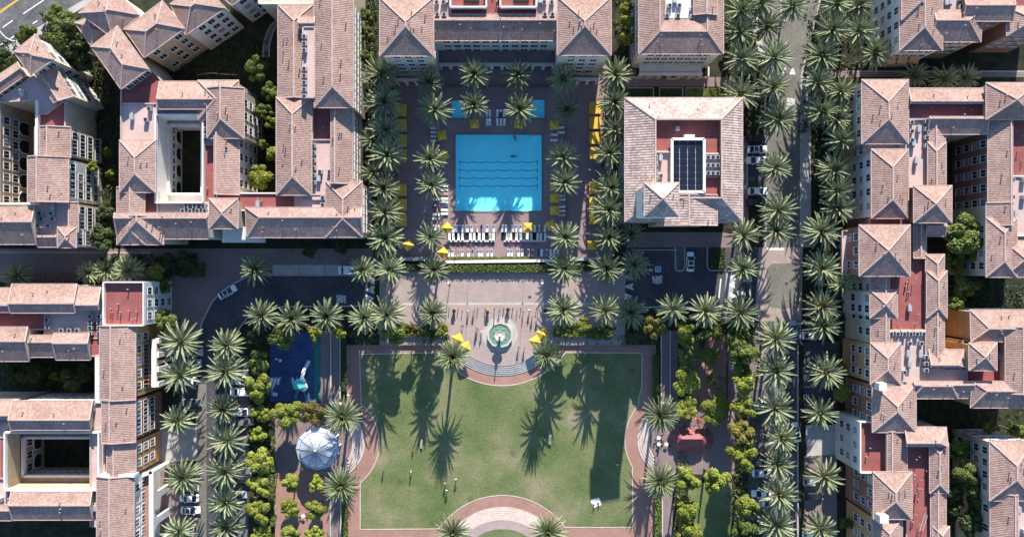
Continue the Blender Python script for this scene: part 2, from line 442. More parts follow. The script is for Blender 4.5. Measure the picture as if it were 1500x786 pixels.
for k, q in enumerate(ph):
    mb = MB(); D = -0.9
    mb.flatpoly([(p.x, p.y) for p in q], D)
    for i in range(4):
        a, b = q[i], q[(i + 1) % 4]
        mb.face([(a.x, a.y, D), (b.x, b.y, D), (b.x, b.y, 0), (a.x, a.y, 0)])
    structure(mb.build('pool_basin', M['poolfloor']))
    mb = MB(); mb.flatpoly([(p.x, p.y) for p in q], -0.10); structure(mb.build('pool_water', M['water']))
    mb = MB()
    c = sum(q, Vector()) / 4
    for i in range(4):
        a, b = q[i], q[(i + 1) % 4]
        o = ((a - c).normalized() + (b - c).normalized()).normalized() * 0.0
        mb.bar((a.x, a.y, 0.02), (b.x, b.y, 0.02), 0.5, 0.09)
    structure(mb.build('pool_coping', M['walk']))
for y in (237, 249, 260.5, 272):
    mb = MB(); n = 60
    P = []
    for i in range(n + 1):
        f = i / n; w = W(673 + 114 * f, y, 0)
        P.append(Vector((w.x, w.y + 0.11 * math.sin(f * 2 * math.pi * 6.5), 0)))
    for p, q2 in zip(P, P[1:]):
        mb.face([(p.x, p.y - .11, -0.895), (q2.x, q2.y - .11, -0.895), (q2.x, q2.y + .08, -0.895), (p.x, p.y + .08, -0.895)])
    for e in (P[0], P[-1]):
        mb.face([(e.x - .11, e.y - .55, -0.89), (e.x + .11, e.y - .55, -0.89), (e.x + .11, e.y + .55, -0.89), (e.x - .11, e.y + .55, -0.89)])
    structure(mb.build('pool_lane_line', mat_plain('lane_tile', (0.05, 0.30, 0.46)) if 'lane' not in M else M['lane']))
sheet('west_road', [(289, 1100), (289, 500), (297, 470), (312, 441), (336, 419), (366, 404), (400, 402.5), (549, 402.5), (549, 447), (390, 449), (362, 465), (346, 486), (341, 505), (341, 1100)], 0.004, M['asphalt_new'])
sheet('painted_sun_strip', rect(289.5, 562, 302.5, 1100), 0.009, M['asphalt_tan'])  # paler asphalt colour paints in the sun that falls between the palms
sheet('loading_bay', rect(399, 389, 549, 402), 0.009, M['concrete'])
sheet('parking_bay', rect(341, 520, 364, 1100), 0.004, M['asphalt'])
sheet('west_parking_bay', rect(262, 520, 289, 600), 0.008, M['asphalt_new'])
sheet('west_parking_bay', rect(262, 722, 289, 757), 0.008, M['asphalt'])
sheet('forecourt', [(222, 625), (289, 622), (289, 674), (222, 678)], 0.009, M['concrete'])
sheet('forecourt', [(222, 757), (289, 757), (289, 1100), (222, 1100)], 0.009, M['walk'])
sheet('forecourt', [(222, 678), (262, 678), (262, 757), (222, 757)], 0.009, M['walk'])
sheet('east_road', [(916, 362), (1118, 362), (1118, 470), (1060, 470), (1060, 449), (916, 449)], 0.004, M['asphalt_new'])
sheet('crossing_paving', [(1064, 400), (1076, 400), (1070, 470), (1058, 470)], 0.009, M['concrete'])
# right-hand street
sheet('street', [(1118, 362), (1122, 300), (1120, 200), (1128, 130), (1112, 60), (1104, -400), (1210, -400), (1201, 0), (1186, 60), (1173, 112), (1172, 362)], 0.004, M['asphalt_tan'])
sheet('street', [(1118, 470), (1170, 470), (1168, 1100), (1124, 1100), (1122, 600)], 0.004, M['asphalt'])
sheet('street_crossing', [(1111, 362), (1176, 362), (1174, 470), (1106, 470)], 0.010, M['plaza'])
o = [(1131, 386), (1165, 385), (1171, 392), (1171, 445), (1164, 451), (1131, 451), (1123, 444), (1123, 393)]
sheet('crossing_pad', o, 0.015, M['asphalt_tan'])
sheet('parking_bay', rect(1095, 205, 1121, 300), 0.009, M['asphalt_new'])
sheet('parking_bay', rect(1096, 570, 1123, 760), 0.009, M['asphalt'])
sheet('sidewalk', [(1172, 112), (1188, 112), (1188, 362), (1173, 362)], 0.009, M['concrete'])
sheet('sidewalk', [(1178, 500), (1230, 500), (1226, 608), (1178, 608)], 0.005, M['asphalt_new'])
sheet('forecourt', [(1180, 622), (1256, 622), (1252, 665), (1182, 668)], 0.006, M['concrete'])
sheet('forecourt', [(1178, 668), (1226, 665), (1226, 1100), (1178, 1100)], 0.006, M['walk'])
sheet('sidewalk', [(1112, 470), (1124, 470), (1122, 570), (1096, 570), (1096, 500)], 0.009, M['walk'])
sheet('sidewalk', [(1082, 200), (1096, 200), (1096, 362), (1082, 362)], 0.009, M['walk'])
sheet('diagonal_path', [(1096, -400), (1106, -400), (1112, 40), (1122, 84), (1114, 86), (1102, 40)], 0.009, M['concrete'])
sheet('footpath', rect(1205, 104, 1530, 113), 0.005, M['walk'])
sheet('footpath', rect(915, 113, 1075, 127), 0.005, M['walk'])
sheet('footpath', rect(921, -400, 932, 113), 0.005, M['walk'])
sheet('courtyard_paving', [(930, 340), (1080, 340), (1080, 362), (916, 362)], 0.006, M['walk'])
# parks left and right of the lawn
sheet('park_paving', [(403, 590), (508, 590), (508, 627)] + arc(480, 649, 36, -38, 38, 12) + [(508, 671), (508, 690), (403, 690)], 0.006, M['walk'])
sheet('park_path', rect(403, 690, 414, 1100), 0.007, M['brick'])
sheet('park_brick', rect(414, 690, 482, 1100), 0.006, M['brick'])
sheet('twin_path', rect(470, 484, 484, 590), 0.006, M['walk'])
sheet('twin_path', rect(486, 484, 498, 590), 0.006, M['walk'])
sheet('twin_path', rect(484, 690, 500, 1100), 0.006, M['walk'])
sheet('playground', rect(396, 486, 459, 588), 0.006, None or mat_noise('blue_rubber', (0.040, 0.070, 0.165), (0.060, 0.100, 0.21), 0.35, amt2=0.25, s2=1.8))
sheet('playground_border', rect(459.5, 486, 470, 588), 0.006, mat_noise('green_turf', (0.03, 0.15, 0.13), (0.05, 0.19, 0.16), 0.5))
sheet('park_brick', [(1012, 490), (1064, 490), (1064, 600), (1012, 600)], 0.006, M['brick'])
sheet('park_path', rect(1066, 486, 1080, 600), 0.006, M['walk'])
sheet('twin_path', rect(969, 484, 980, 592), 0.006, M['walk'])
sheet('twin_path', rect(983, 484, 993, 592), 0.006, M['walk'])
sheet('park_paving', [(960, 592), (1076, 592), (1076, 694), (960, 694), (960, 668)] + arc(988, 645, 36, 142, 218, 12), 0.007, M['walk'])
sheet('twin_path', rect(970, 694, 985, 1100), 0.006, M['walk'])
sheet('small_lawn', rect(1008, 706, 1072, 900), 0.006, M['lawn'])
# top-left highway
sheet('highway', [(-300, -400), (420, -400), (122, 0), (0, 74), (-200, 200), (-300, 200)], 0.004, M['asphalt'])
sheet('highway_sidewalk', [(122, 0), (420, -400), (445, -400), (140, 0), (104, 22), (52, 58), (0, 92), (-200, 220), (-200, 200), (0, 74)], 0.008, M['concrete'])
def strip(name, pts, w, z, mat):
    mb = MB()
    P = [W(a, b, 0) for a, b in pts]
    for p, q in zip(P, P[1:]):
        d = (q - p).normalized(); s = Vector((-d.y, d.x, 0)) * w / 2
        mb.face([((p - s).x, (p - s).y, z), ((q - s).x, (q - s).y, z), ((q + s).x, (q + s).y, z), ((p + s).x, (p + s).y, z)])
    return structure(mb.build(name, mat))
strip('lane_line', [(-60, 58), (0, 19), (27, 0), (80, -36)], 0.25, 0.010, M['yellowpaint'])
strip('lane_line', [(-60, 55.5), (0, 16.5), (25, 0), (78, -36)], 0.2, 0.010, M['yellowpaint'])
for seg in ([(34, 20.5), (64, 0.5)], [(4, 40.5), (19, 30)], [(48, 35), (55, 30.5)], [(64, 24), (71, 19.5)], [(81, 13), (88, 8.5)], [(-3, 68), (4, 64)], [(15, 57), (21, 53)]):
    strip('lane_line', seg, 0.25, 0.010, M['paint'])
strip('lane_line', [(-6, 38), (0, 46), (8, 55), (16, 59), (24, 61)], 0.22, 0.010, M['paint'])
# road paint in the shade
for pts in ([(400, 403.3), (548, 403.3)], [(400, 388.6), (548, 388.6)]):
    strip('lane_line', pts, 0.2, 0.014, M['concrete'])
for x in (438, 476, 512): strip('lane_line', [(x, 389), (x, 402)], 0.1, 0.014, M['asphalt'])
def tri_mark(cx, cy, dx, dy, w, l, z=0.014):
    """hollow give-way triangle: apex along (dx,dy), w wide, l long (px)"""
    mb = MB()
    ax, ay = cx + dx * l / 2, cy + dy * l / 2
    bx, by = cx - dx * l / 2, cy - dy * l / 2
    p = (bx - dy * w / 2, by + dx * w / 2); q = (bx + dy * w / 2, by - dx * w / 2)
    A = W(ax, ay); P = W(*p); Q = W(*q)
    for a, b in ((A, P), (A, Q)):
        d = (b - a).normalized(); s = Vector((-d.y, d.x, 0)) * 0.17
        mb.face([(a - s), (b - s), (b + s), (a + s)])
    mb.v = [(x, y, z + 0.004 * (i > 3)) for i, (x, y, _) in enumerate(mb.v)]
    c = W(cx - dx * l * .25, cy - dy * l * .25)
    s2 = 0.28
    mb.face([(c.x - s2, c.y - s2, z), (c.x + s2, c.y - s2, z), (c.x + s2, c.y + s2, z), (c.x - s2, c.y + s2, z)])
    return structure(mb.build('road_marking', M['paint']))
tri_mark(543, 424.5, -1, 0, 9, 11); tri_mark(541.5, 437, 1, 0, 9, 11); tri_mark(545, 411, -1, 0, 9, 8)
tri_mark(922, 405, -1, 0, 7, 11); tri_mark(922, 419.5, -1, 0, 8, 11); tri_mark(920, 434, 1, 0, 8, 11)
tri_mark(1072, 417, -1, 0, 8, 9); tri_mark(1073, 433, 1, 0, 8, 9); tri_mark(1073, 406, -1, 0, 6, 9)
tri_mark(1147, 104, 0, 1, 7, 9); tri_mark(1161, 105, 0, -1, 7, 9); tri_mark(1132, 103, 0, 1, 7, 9)
def word_block(x0, y0, x1, y1, rows, cols, seed):
    """worn stencilled lettering, too weathered to read: rows of stroke cells"""
    rr = random.Random(seed); mb = MB()
    for r in range(rows):
        for c in range(cols):
            xa = x0 + (x1 - x0) * (c + .12) / cols; xb = x0 + (x1 - x0) * (c + .88) / cols
            ya = y0 + (y1 - y0) * (r + .1) / rows; yb = y0 + (y1 - y0) * (r + .9) / rows
            st = [((xa, ya), (xa, yb)), ((xa, ya), (xb, ya)), ((xb, ya), (xb, yb)), ((xa, (ya + yb) / 2), (xb, (ya + yb) / 2)), ((xa, yb), (xb, yb))]
            for i, (p, q) in enumerate(rr.sample(st, 3)):
                P = W(*p); Q = W(*q); d = (Q - P).normalized(); s = Vector((-d.y, d.x, 0)) * 0.09
                z = 0.014 + 0.002 * i
                mb.face([((P - s).x, (P - s).y, z), ((Q - s).x, (Q - s).y, z), ((Q + s).x, (Q + s).y, z), ((P + s).x, (P + s).y, z)])
    return structure(mb.build('road_lettering', M['paint']))
word_block(1152.5, 144, 1164, 154, 3, 3, 9); word_block(493, 432, 507, 443.5, 3, 4, 1); word_block(955.5, 403.5, 970, 415.5, 3, 4, 2)
word_block(1078, 426, 1092, 437, 2, 3, 3); word_block(1088, 404, 1101, 412, 2, 4, 4); word_block(934, 391, 940, 398, 2, 2, 5); word_block(945, 394, 956, 396.5, 1, 4, 6)
strip('lane_line', [(1098, 423), (1099, 438)], 0.3, 0.014, M['paint'])
strip('lane_line', [(1056, 408), (1053, 436)], 0.3, 0.014, M['paint'])
strip('lane_line', [(1155, 473.5), (1176, 473.5)], 0.5, 0.014, M['paint'])
strip('lane_line', [(1123, 364.5), (1148, 364.5)], 0.5, 0.018, M['paint'])
strip('lane_line', [(585, 445), (916, 444.4)], 0.5, 0.009, M['kerb'])
# accessible-parking symbols: a square outline with a wheel and a seated figure
def wheel_mark(cx, cy, s, filled):
    mb = MB(); z = 0.014
    def ln(p, q, w, dz=0):
        P = W(*p); Q = W(*q); d = (Q - P).normalized(); k = Vector((-d.y, d.x, 0)) * w / 2
        mb.face([((P - k).x, (P - k).y, z + dz), ((Q - k).x, (Q - k).y, z + dz), ((Q + k).x, (Q + k).y, z + dz), ((P + k).x, (P + k).y, z + dz)])
    sq = [(cx - s, cy - s), (cx + s, cy - s), (cx + s, cy + s), (cx - s, cy + s)]
    for i in range(4): ln(sq[i], sq[(i + 1) % 4], 0.16, 0.001 * i)
    pr = arc(cx - s * .05, cy + s * .25, s * .42, -60, 200, 10)
    for i, (a, b) in enumerate(zip(pr, pr[1:])): ln(a, b, 0.13, 0.005 + 0.0004 * i)
    ln((cx - s * .1, cy - s * .65), (cx - s * .1, cy + s * .05), 0.16, 0.011)
    ln((cx - s * .1, cy), (cx + s * .4, cy + s * .05), 0.14, 0.012)
    return structure(mb.build('accessible_symbol', M['paint']))
sheet('accessible_panel', rect(959.5, 390, 968.5, 398.5), 0.010, mat_plain('blue_road_paint', (0.05, 0.16, 0.5)))
wheel_mark(964, 394.2, 3.6, True); wheel_mark(1180.5, 552, 3.2, False); wheel_mark(1181, 581, 3.2, False)
strip('lane_line', [(1178, 566), (1196, 566)], 0.12, 0.010, M['paint']); strip('lane_line', [(1178, 592), (1196, 592)], 0.12, 0.010, M['paint'])
# thin dark lines running down the plaza
for pts in ([(686, 412), (683, 470), (681, 520)], [(767, 412), (764, 470), (761, 520)]):
    strip('paving_line', pts, 0.22, 0.009, M['fascia'])
for pts in ([(671, 452), (671, 520)], [(697, 452), (697, 530)], [(710, 452), (709, 480)], [(724, 452), (723, 470)], [(737, 452), (736, 468)], [(751, 452), (750, 470)], [(777, 452), (776, 500)]):
    strip('paving_line', pts, 0.1, 0.008, M['fascia'])
# kerbs (real steps)
def kerb(pts, h=0.13, w=0.3, mat='kerb', name='kerb'):
    mb = MB(); P = [W(a, b, 0) for a, b in pts]
    for p, q in zip(P, P[1:]):
        mb.bar((p.x, p.y, h / 2), (q.x, q.y, h / 2), w, h)
    return structure(mb.build(name, M[mat]))
kerb([(288.5, 560), (288.5, 500), (296.5, 470), (311.5, 440.5), (335.5, 418.5), (365.5, 403.5), (398, 402)])
kerb([(549, 447.5), (390, 449.5), (362, 465.5), (346.5, 486.5), (341.5, 505), (341.5, 520)])
kerb([(1201.5, 0), (1186.5, 60), (1173.5, 112), (1172.5, 362)])
kerb([(1172, 470), (1172, 500), (1176, 505)])
kerb([(1168.5, 505), (1168.5, 1100)])
kerb([(1121, 300), (1121, 362)]); kerb([(1094.5, 205), (1094.5, 300)]); kerb([(1121, 120), (1120.5, 204)])
kerb([(1144, -40), (1144, 26), (1150, 32), (1156, 20), (1158, -40)])
kerb([(288, 600), (270, 600)]); kerb([(288.5, 603), (288.5, 622)]); kerb([(288.5, 676), (288.5, 720)]); kerb([(288.5, 758), (288.5, 1100)])
kerb([(916, 449.5), (1058, 449.5)])
for pts in ([(989, 362), (989, 392), (991, 396), (996, 397), (1001, 396), (1003, 392), (1003, 362)],):
    kerb(pts, w=0.25)
sheet('traffic_island', [(989.5, 362), (989.5, 392), (991.5, 395.5), (996, 396.5), (1000.5, 395.5), (1002.5, 392), (1002.5, 362)], 0.10, M['asphalt'])
kerb([(928, 366), (988, 366)], w=0.2); kerb([(1036, 362), (1036, 391), (1040, 396), (1062, 396)], w=0.25)
for pts in ([(484.7, 484), (485, 590)], [(498.5, 484), (498.5, 584)], [(968.5, 484), (968.5, 592)], [(981.5, 484), (981.5, 592)], [(484.2, 690), (484.2, 830)], [(499.6, 690), (499.6, 830)], [(970, 694), (970, 830)]):
    kerb(pts, h=0.35, w=0.3, name='path_kerb')
strip('path_line', [(-60, 369), (220, 370)], 0.25, 0.010, M['kerb']); strip('path_line', [(1240, 104.5), (1530, 104.5)], 0.25, 0.010, M['kerb'])
# courtyard path of the top-left block
for off in (0, 9):
    kerb([(385 + off, 84), (386 + off, 66), (391 + off, 48), (398 + off, 36), (407 + off, 28)], h=0.12, w=0.25)
sheet('courtyard_path', [(386, 84), (387, 66), (392, 48), (399, 36), (408, 28), (416, 28), (407, 36), (400, 48), (395, 66), (394, 84)], 0.005, M['walk'])
kerb([(288, 110), (310, 107), (330, 109), (352, 110)], h=0.12, w=0.25)
# pavement plots in front of the clubhouse
for x0, x1 in ((919, 940), (940, 957), (966, 1000), (1005, 1030)):
    kerb([(x0, 150), (x0, 129), (x1, 129), (x1, 150)], h=0.12, w=0.25)
for x0, x1, y0 in ((919, 968, 114), (977, 989, 116), (998, 1036, 114)):
    kerb([(x0, y0), (x1, y0)], h=0.5, w=0.35, mat='pale', name='garden_kerb')
kerb([(977, 97), (977, 116)], h=0.5, w=0.35, mat='pale', name='garden_kerb'); kerb([(989, 97), (989, 116)], h=0.5, w=0.35, mat='pale', name='garden_kerb')
kerb([(1036, 100), (1036, 114)], h=1.4, w=0.35, mat='pale', name='garden_kerb')

# waterline tile, entry steps and drain in the big pool
q = ph[0]; mt = mat_plain('waterline_tile', (0.05, 0.22, 0.42)); mb = MB()
c = sum(q, Vector()) / 4
for i in range(4):
    a, b = q[i], q[(i + 1) % 4]; a = a + (c - a).normalized() * .03; b = b + (c - b).normalized() * .03
    mb.face([(a.x, a.y, -.32), (b.x, b.y, -.32), (b.x, b.y, -.02), (a.x, a.y, -.02)])
structure(mb.build('pool_waterline', mt))
for k in range(3):
    mb = MB(); a, b = W(778, 197, 0), W(794, 201 + 2.5 * k, 0)
    mb.box(a.x, b.y, -.9, b.x - .05, a.y, -.25 - .2 * k); structure(mb.build('pool_step', M['poolfloor']))
M['iron'] = mat_plain('manhole_iron', (0.07, 0.062, 0.055), .6)
for x, y, z in ((1152, 415, .018), (411, 413, .009), (474, 410, .009), (1150, 240, .009), (298, 640, .012), (1145, 560, .009), (776, 435, .009), (60, 18, .009)):
    mb = MB(); p = W(x, y, 0); mb.tube([(.38, z), (.38, z + .004), (.30, z + .006), (.001, z + .006)], 18, c=(p.x, p.y), cap=False); structure(mb.build('manhole_cover', M['iron']))
# ------------------------------------------------------------------ buildings
TP = math.tan(rad(19.6))
M['curtain'] = mat_plain('pale_curtain', (.26, .25, .23), .3, .5); M['blind'] = mat_plain('grey_blind', (.12, .13, .14), .3, .5)
wr = random.Random(17)
class Bld:
    def __init__(s, name, label, cat, base_px, h=14.0, ov=0.45):
        s.o = W(*base_px); s.root = empty(name, s.o, label, cat)
        s.h = h; s.n = 0; s.ov = ov; s.nw = 0; s.nv = 0; s.over = []; s.tile = 'tile'
    def mb(s): return MB(s.o)
    def jit(s): s.n += 1; return (s.n % 9) * 0.011
    def part(s, name, mb, mats, parent=None):
        o = mb.build(name, mats, None)
        if parent is None: o.parent = s.root
        else: o.parent = parent
        return o
    def quad(s, a, h):
        if len(a) == 4 and not isinstance(a[0], (tuple, list)):
            a = [(a[0], a[1]), (a[2], a[1]), (a[2], a[3]), (a[0], a[3])]
        return [W(x, y, h) for x, y in a]
    def wall(s, Q, z1, mat, ov=None):
        ov = s.ov if ov is None else ov
        n = len(Q); P = []
        for i in range(n):
            a, b, c = Q[i - 1], Q[i], Q[(i + 1) % n]
            d1 = (b - a).normalized(); d2 = (c - b).normalized()
            n1 = Vector((d1.y, -d1.x, 0)); n2 = Vector((d2.y, -d2.x, 0))      # inward for clockwise outlines
            k = 1 + n1.dot(n2)
            P.append(b + (n1 + n2) * (ov / max(k, 0.3)))
        mb = s.mb(); mb.prism([(p.x, p.y) for p in P], 0, z1, 0, bottom=False)
        s.part('wall', mb, M[mat]); return P
    def hip(s, a, h=None, ridge='v', ends='hh', rk=0.5, wall='cream', tp=None, tile=None, z0=None):
        h = (s.h if h is None else h) + s.jit(); tp = TP if tp is None else tp
        Q = s.quad(a, h)
        walls = s.wall(Q, h - 0.02, wall)
        if ridge == 'h': Q = Q[1:] + Q[:1]
        q0, q1, q2, q3 = [q.copy() for q in Q]
        w = (q1 - q0).length; L = (q2 - q1).length
        d0 = w * rk; d1 = w * (1 - rk); rz = h + max(d0, d1) * tp
        za = rz - d0 * tp; zb = rz - d1 * tp
        q0.z = q3.z = za; q1.z = q2.z = zb
        mA = q0.lerp(q1, rk); mB = q3.lerp(q2, rk); ax = (mB - mA).normalized()
        iA = w / 2 if ends[0] == 'h' else 0.0; iB = w / 2 if ends[1] == 'h' else 0.0
        if iA + iB > L - 0.05:
            k = (L - 0.02) / (iA + iB); iA *= k; iB *= k
        rA = mA + ax * iA; rB = mB - ax * iB; rA.z = rB.z = rz
        mb = s.mb()
        mb.face([q1, q2, rB, rA], 0, True); mb.face([q3, q0, rA, rB], 0, True)
        mb.face([q0, q1, rA], 0 if ends[0] == 'h' else 1, True); mb.face([q2, q3, rB], 0 if ends[1] == 'h' else 1, True)
        t = 0.22
        for p, q in ((q0, q1), (q1, q2), (q2, q3), (q3, q0)):
            mb.face([p, q, (q.x, q.y, q.z - t), (p.x, p.y, p.z - t)], 2)
        mb.face([(p.x, p.y, p.z - t) for p in (q0, q1, q2, q3)], 2)
        o = s.part('roof', mb, [M[tile or s.tile], M[wall], M['fascia']])
        rc = s.mb()
        up = Vector((0, 0, 0.05))
        rc.bar(rA + up, rB + up, 0.30, 0.16)
        if ends[0] == 'h': rc.bar(q0 + up, rA + up, 0.26, 0.14); rc.bar(q1 + up, rA + up, 0.26, 0.14)
        else: rc.bar(q0 + up, rA + up, 0.24, 0.2); rc.bar(q1 + up, rA + up, 0.24, 0.2)
        if ends[1] == 'h': rc.bar(q2 + up, rB + up, 0.26, 0.14); rc.bar(q3 + up, rB + up, 0.26, 0.14)
        else: rc.bar(q2 + up, rB + up, 0.24, 0.2); rc.bar(q3 + up, rB + up, 0.24, 0.2)
        for p, q in ((q1, q2), (q3, q0)) + (((q0, q1),) if ends[0] == 'h' else ()) + (((q2, q3),) if ends[1] == 'h' else ()):
            rc.bar(p, q, 0.16, 0.12)
        rid = s.part('ridge_cap', rc, M['ridge'], o)
        rv = random.Random(int(abs(a[0] if not isinstance(a[0], (tuple, list)) else a[0][0]) * 13 + h * 100))
        for f in ([q1, q2, rB, rA], [q3, q0, rA, rB]):
            ar = (f[1] - f[0]).length * (f[2] - f[1]).length
            for _ in range(min(3, int(ar / 38 + rv.random()))):
                u, v = rv.uniform(.15, .85), rv.uniform(.3, .85)
                p = f[0].lerp(f[1], u).lerp(f[3].lerp(f[2], u), v)
                if s.nv < 95:
                    w = copy_tree(PROTO['vent_pipe']); w.parent = s.root; w.location = p - s.o; w.scale = (1.2, 1.2, rv.uniform(.7, 1.2)); s.nv += 1
        return dict(W=walls, h=h, rz=rz, mat=wall)
    def flat(s, a, h=None, mat='pink', par=0.35, wall='cream', parmat='ridge'):
        h = (s.h - 0.6 if h is None else h) + s.jit()
        Q = s.quad(a, h)
        ar = sum(Q[i].x * Q[(i + 1) % len(Q)].y - Q[(i + 1) % len(Q)].x * Q[i].y for i in range(len(Q)))
        if ar > 0: Q.reverse()
        walls = s.wall(Q, h - 0.01, wall, 0.05)
        mb = s.mb(); mb.flatpoly([(q.x, q.y) for q in Q], h)
        o = s.part('flat_roof', mb, M[mat])
        if par > 0:
            pb = s.mb()
            n = len(Q)
            for i in range(n):
                p, q = Q[i], Q[(i + 1) % n]
                pb.bar((p.x, p.y, h + par / 2 - 0.1), (q.x, q.y, h + par / 2 - 0.1), 0.28, par + 0.2)
            s.part('parapet', pb, M[parmat], o)
        if mat == 'red' and len(Q) == 4:
            rv = random.Random(int(h * 1000)); A_ = (Q[1] - Q[0]).length * (Q[2] - Q[1]).length
            for _ in range(min(7, int(A_ / 22))):
                p = Q[0].lerp(Q[1], rv.uniform(.12, .88)).lerp(Q[3].lerp(Q[2], rv.uniform(.12, .88)), rv.uniform(.1, .9)); p.z = h
                if s.nv < 95: w = copy_tree(PROTO['vent_pipe']); w.parent = s.root; w.location = p - s.o; w.scale = (1.3, 1.3, rv.uniform(.7, 1.4)); s.nv += 1
        return dict(W=walls, h=h, mat=wall)
    def ring(s, O, Rg, I, h, wall='cream', tile=None, inner=True, TP=TP):
        """roof round a court: outer eave, ridge and inner eave rectangles (photo px at eave height)"""
        h += s.jit()
        o_ = s.quad(O, h); r_ = s.quad(Rg, h); i_ = s.quad(I, h)
        d = min(abs(r_[0].x - o_[0].x), 1e9); rz = h + abs(r_[1].x - o_[1].x) * TP
        di = abs(i_[1].x - r_[1].x)
        for q in r_: q.z = rz
        for q in i_: q.z = rz - di * TP if inner else rz
        walls = s.wall(o_, h - 0.02, wall)
        mb = s.mb(); rc = s.mb(); up = Vector((0, 0, .05))
        for k in range(4):
            j = (k + 1) % 4
            mb.face([o_[k], o_[j], r_[j], r_[k]], 0, True)
            if inner: mb.face([r_[k], r_[j], i_[j], i_[k]], 0, True)
            e0, e1 = i_[k], i_[j]
            mb.face([e0, e1, (e1.x, e1.y, h - 1.0), (e0.x, e0.y, h - 1.0)], 1)
            mb.face([o_[k], o_[j], (o_[j].x, o_[j].y, h - .22), (o_[k].x, o_[k].y, h - .22)], 2)
            rc.bar(o_[k] + up, r_[k] + up, 0.26, 0.14); rc.bar(r_[k] + up, r_[j] + up, 0.3, 0.16); rc.bar(o_[k], o_[j], 0.16, 0.12)
            if inner: rc.bar(i_[k] + up, i_[j] + up, 0.16, .1)
        ob = s.part('roof', mb, [M[tile or s.tile], M[wall], M['fascia']])
        s.part('ridge_cap', rc, M['ridge'], ob)
        return dict(W=walls, h=h, rz=rz, mat=wall)
    def windows(s, blk, side, cols, storeys, top=1.3, dz=3.25, rows=None, lo=0.06, hi=0.94, sc=(1, 1), kind='window', skip=()):
        """side: index of the wall edge P[i]->P[i+1] of a clockwise outline (0 N, 1 E, 2 S, 3 W)"""
        P = blk['W']; a = P[side % len(P)]; b = P[(side + 1) % len(P)]
        d = (b - a); d.z = 0; L = d.length; d.normalize()
        nrm = Vector((-d.y, d.x, 0))
        rz = math.atan2(nrm.y, nrm.x) + math.pi / 2
        for r in range(storeys):
            z = blk['h'] - top - 1.0 - r * dz
            if z < 0.8: break
            for c in range(cols):
                if (r, c) in skip: continue
                f = lo + (hi - lo) * (c + 0.5) / cols
                p = a + d * (L * f)
                if s.nw >= 98 and kind == 'window':
                    s.over.append((Vector((p.x, p.y, z)) - s.o, rz)); continue
                w = copy_tree(PROTO[kind]); w.parent = s.root
                w.location = Vector((p.x, p.y, z)) - s.o; w.rotation_euler = (0, 0, rz); w.scale = (sc[0], 1, sc[1])
                if wr.random() < .3 and kind == 'window':
                    ch = w.children[0]; ch.material_slots[0].link = 'OBJECT'; ch.material_slots[0].material = M[wr.choice(('curtain', 'blind'))]
                s.nw += kind == 'window'
    def ac_rows(s, x0, y0, x1, y1, n, h, kind='air_conditioner', rz=0.0):
        n = max(1, min(n, int((W(x0, y0, h) - W(x1, y1, h)).length / (1.35 if kind == 'air_conditioner' else 2.6)) + 1))
        for i in range(n):
            f = i / max(1, n - 1)
            p = W(x0 + (x1 - x0) * f, y0 + (y1 - y0) * f, h)
            w = copy_tree(PROTO[kind]); w.parent = s.root; w.location = p - s.o; w.rotation_euler = (0, 0, rz)
    def vents(s, pts, h):
        for x, y in pts:
            w = copy_tree(PROTO['vent_pipe']); w.parent = s.root; w.location = W(x, y, h) - s.o
    def box_part(s, name, a, z0, z1, mat):
        Q = s.quad(a, z1); mb = s.mb(); mb.prism([(q.x, q.y) for q in Q], z0, z1, 0); return s.part(name, mb, M[mat])
    def well(s, O, I, h, wall='cream', ledge=None, floor_z=3.0, side_windows=()):
        """light shaft: raised white parapet and inner faces down to a dark court"""
        o_ = s.quad(O, h); i_ = s.quad(I, h)
        for q in i_: q.z = h
        mb = s.mb()
        t = 0.35; hp_ = h + 0.9
        n = 4
        for k in range(4):
            p, q = o_[k], o_[(k + 1) % 4]
            mb.bar((p.x, p.y, hp_ - 0.6), (q.x, q.y, hp_ - 0.6), t, 1.2)
        s.part('parapet', mb, M['white'])
        mb = s.mb()
        for k in range(4):
            p, q = o_[k], o_[(k + 1) % 4]
            c = (o_[0] + o_[2]) / 2
            p2 = p + (c - p).normalized() * 0.22; q2 = q + (c - q).normalized() * 0.22
            mb.face([(p2.x, p2.y, floor_z), (q2.x, q2.y, floor_z), (q2.x, q2.y, h), (p2.x, p2.y, h)], 0)
        s.part('court_wall', mb, M[wall])
        if ledge is not None:
            zl = ledge; sh = []
            for x, y in [(I[0], I[1]), (I[2], I[1]), (I[2], I[3]), (I[0], I[3])]: sh.append(W(x, y, zl))
            mb = s.mb()
            oz = [((HC - zl) / (HC - h)) for _ in range(1)][0]
            for k in range(4):
                p, q = o_[k], o_[(k + 1) % 4]; a, b = sh[k], sh[(k + 1) % 4]
                mb.face([(p.x, p.y, zl - .9), (q.x, q.y, zl - .9), (b.x, b.y, zl - .9), (a.x, a.y, zl - .9)], 1)
                mb.bar((a.x, a.y, zl - .4), (b.x, b.y, zl - .4), 0.5, 1.0, 0)
                mb.face([(a.x, a.y, floor_z), (b.x, b.y, floor_z), (b.x, b.y, zl - .9), (a.x, a.y, zl - .9)], 2)
            s.part('court_ledge', mb, [M['white'], M[wall], M[wall]])
            return sh
        return o_
    def rest(s):
        """the remaining windows, on sides the photo hardly shows, as one part"""
        if not s.over: return
        mb = MB()
        fr = PROTO['window']; pn = fr.children[0]
        for loc, rz in s.over:
            mt = Matrix.Translation(loc) @ Matrix.Rotation(rz, 4, 'Z')
            for ob, mi in ((fr, 0), (pn, 1)):
                for p in ob.data.polygons: mb.face([mt @ ob.data.vertices[i].co for i in p.vertices], mi)
        o = mb.build('window', [M['frame'], M['glass']], s.root); o['kind'] = 'stuff'
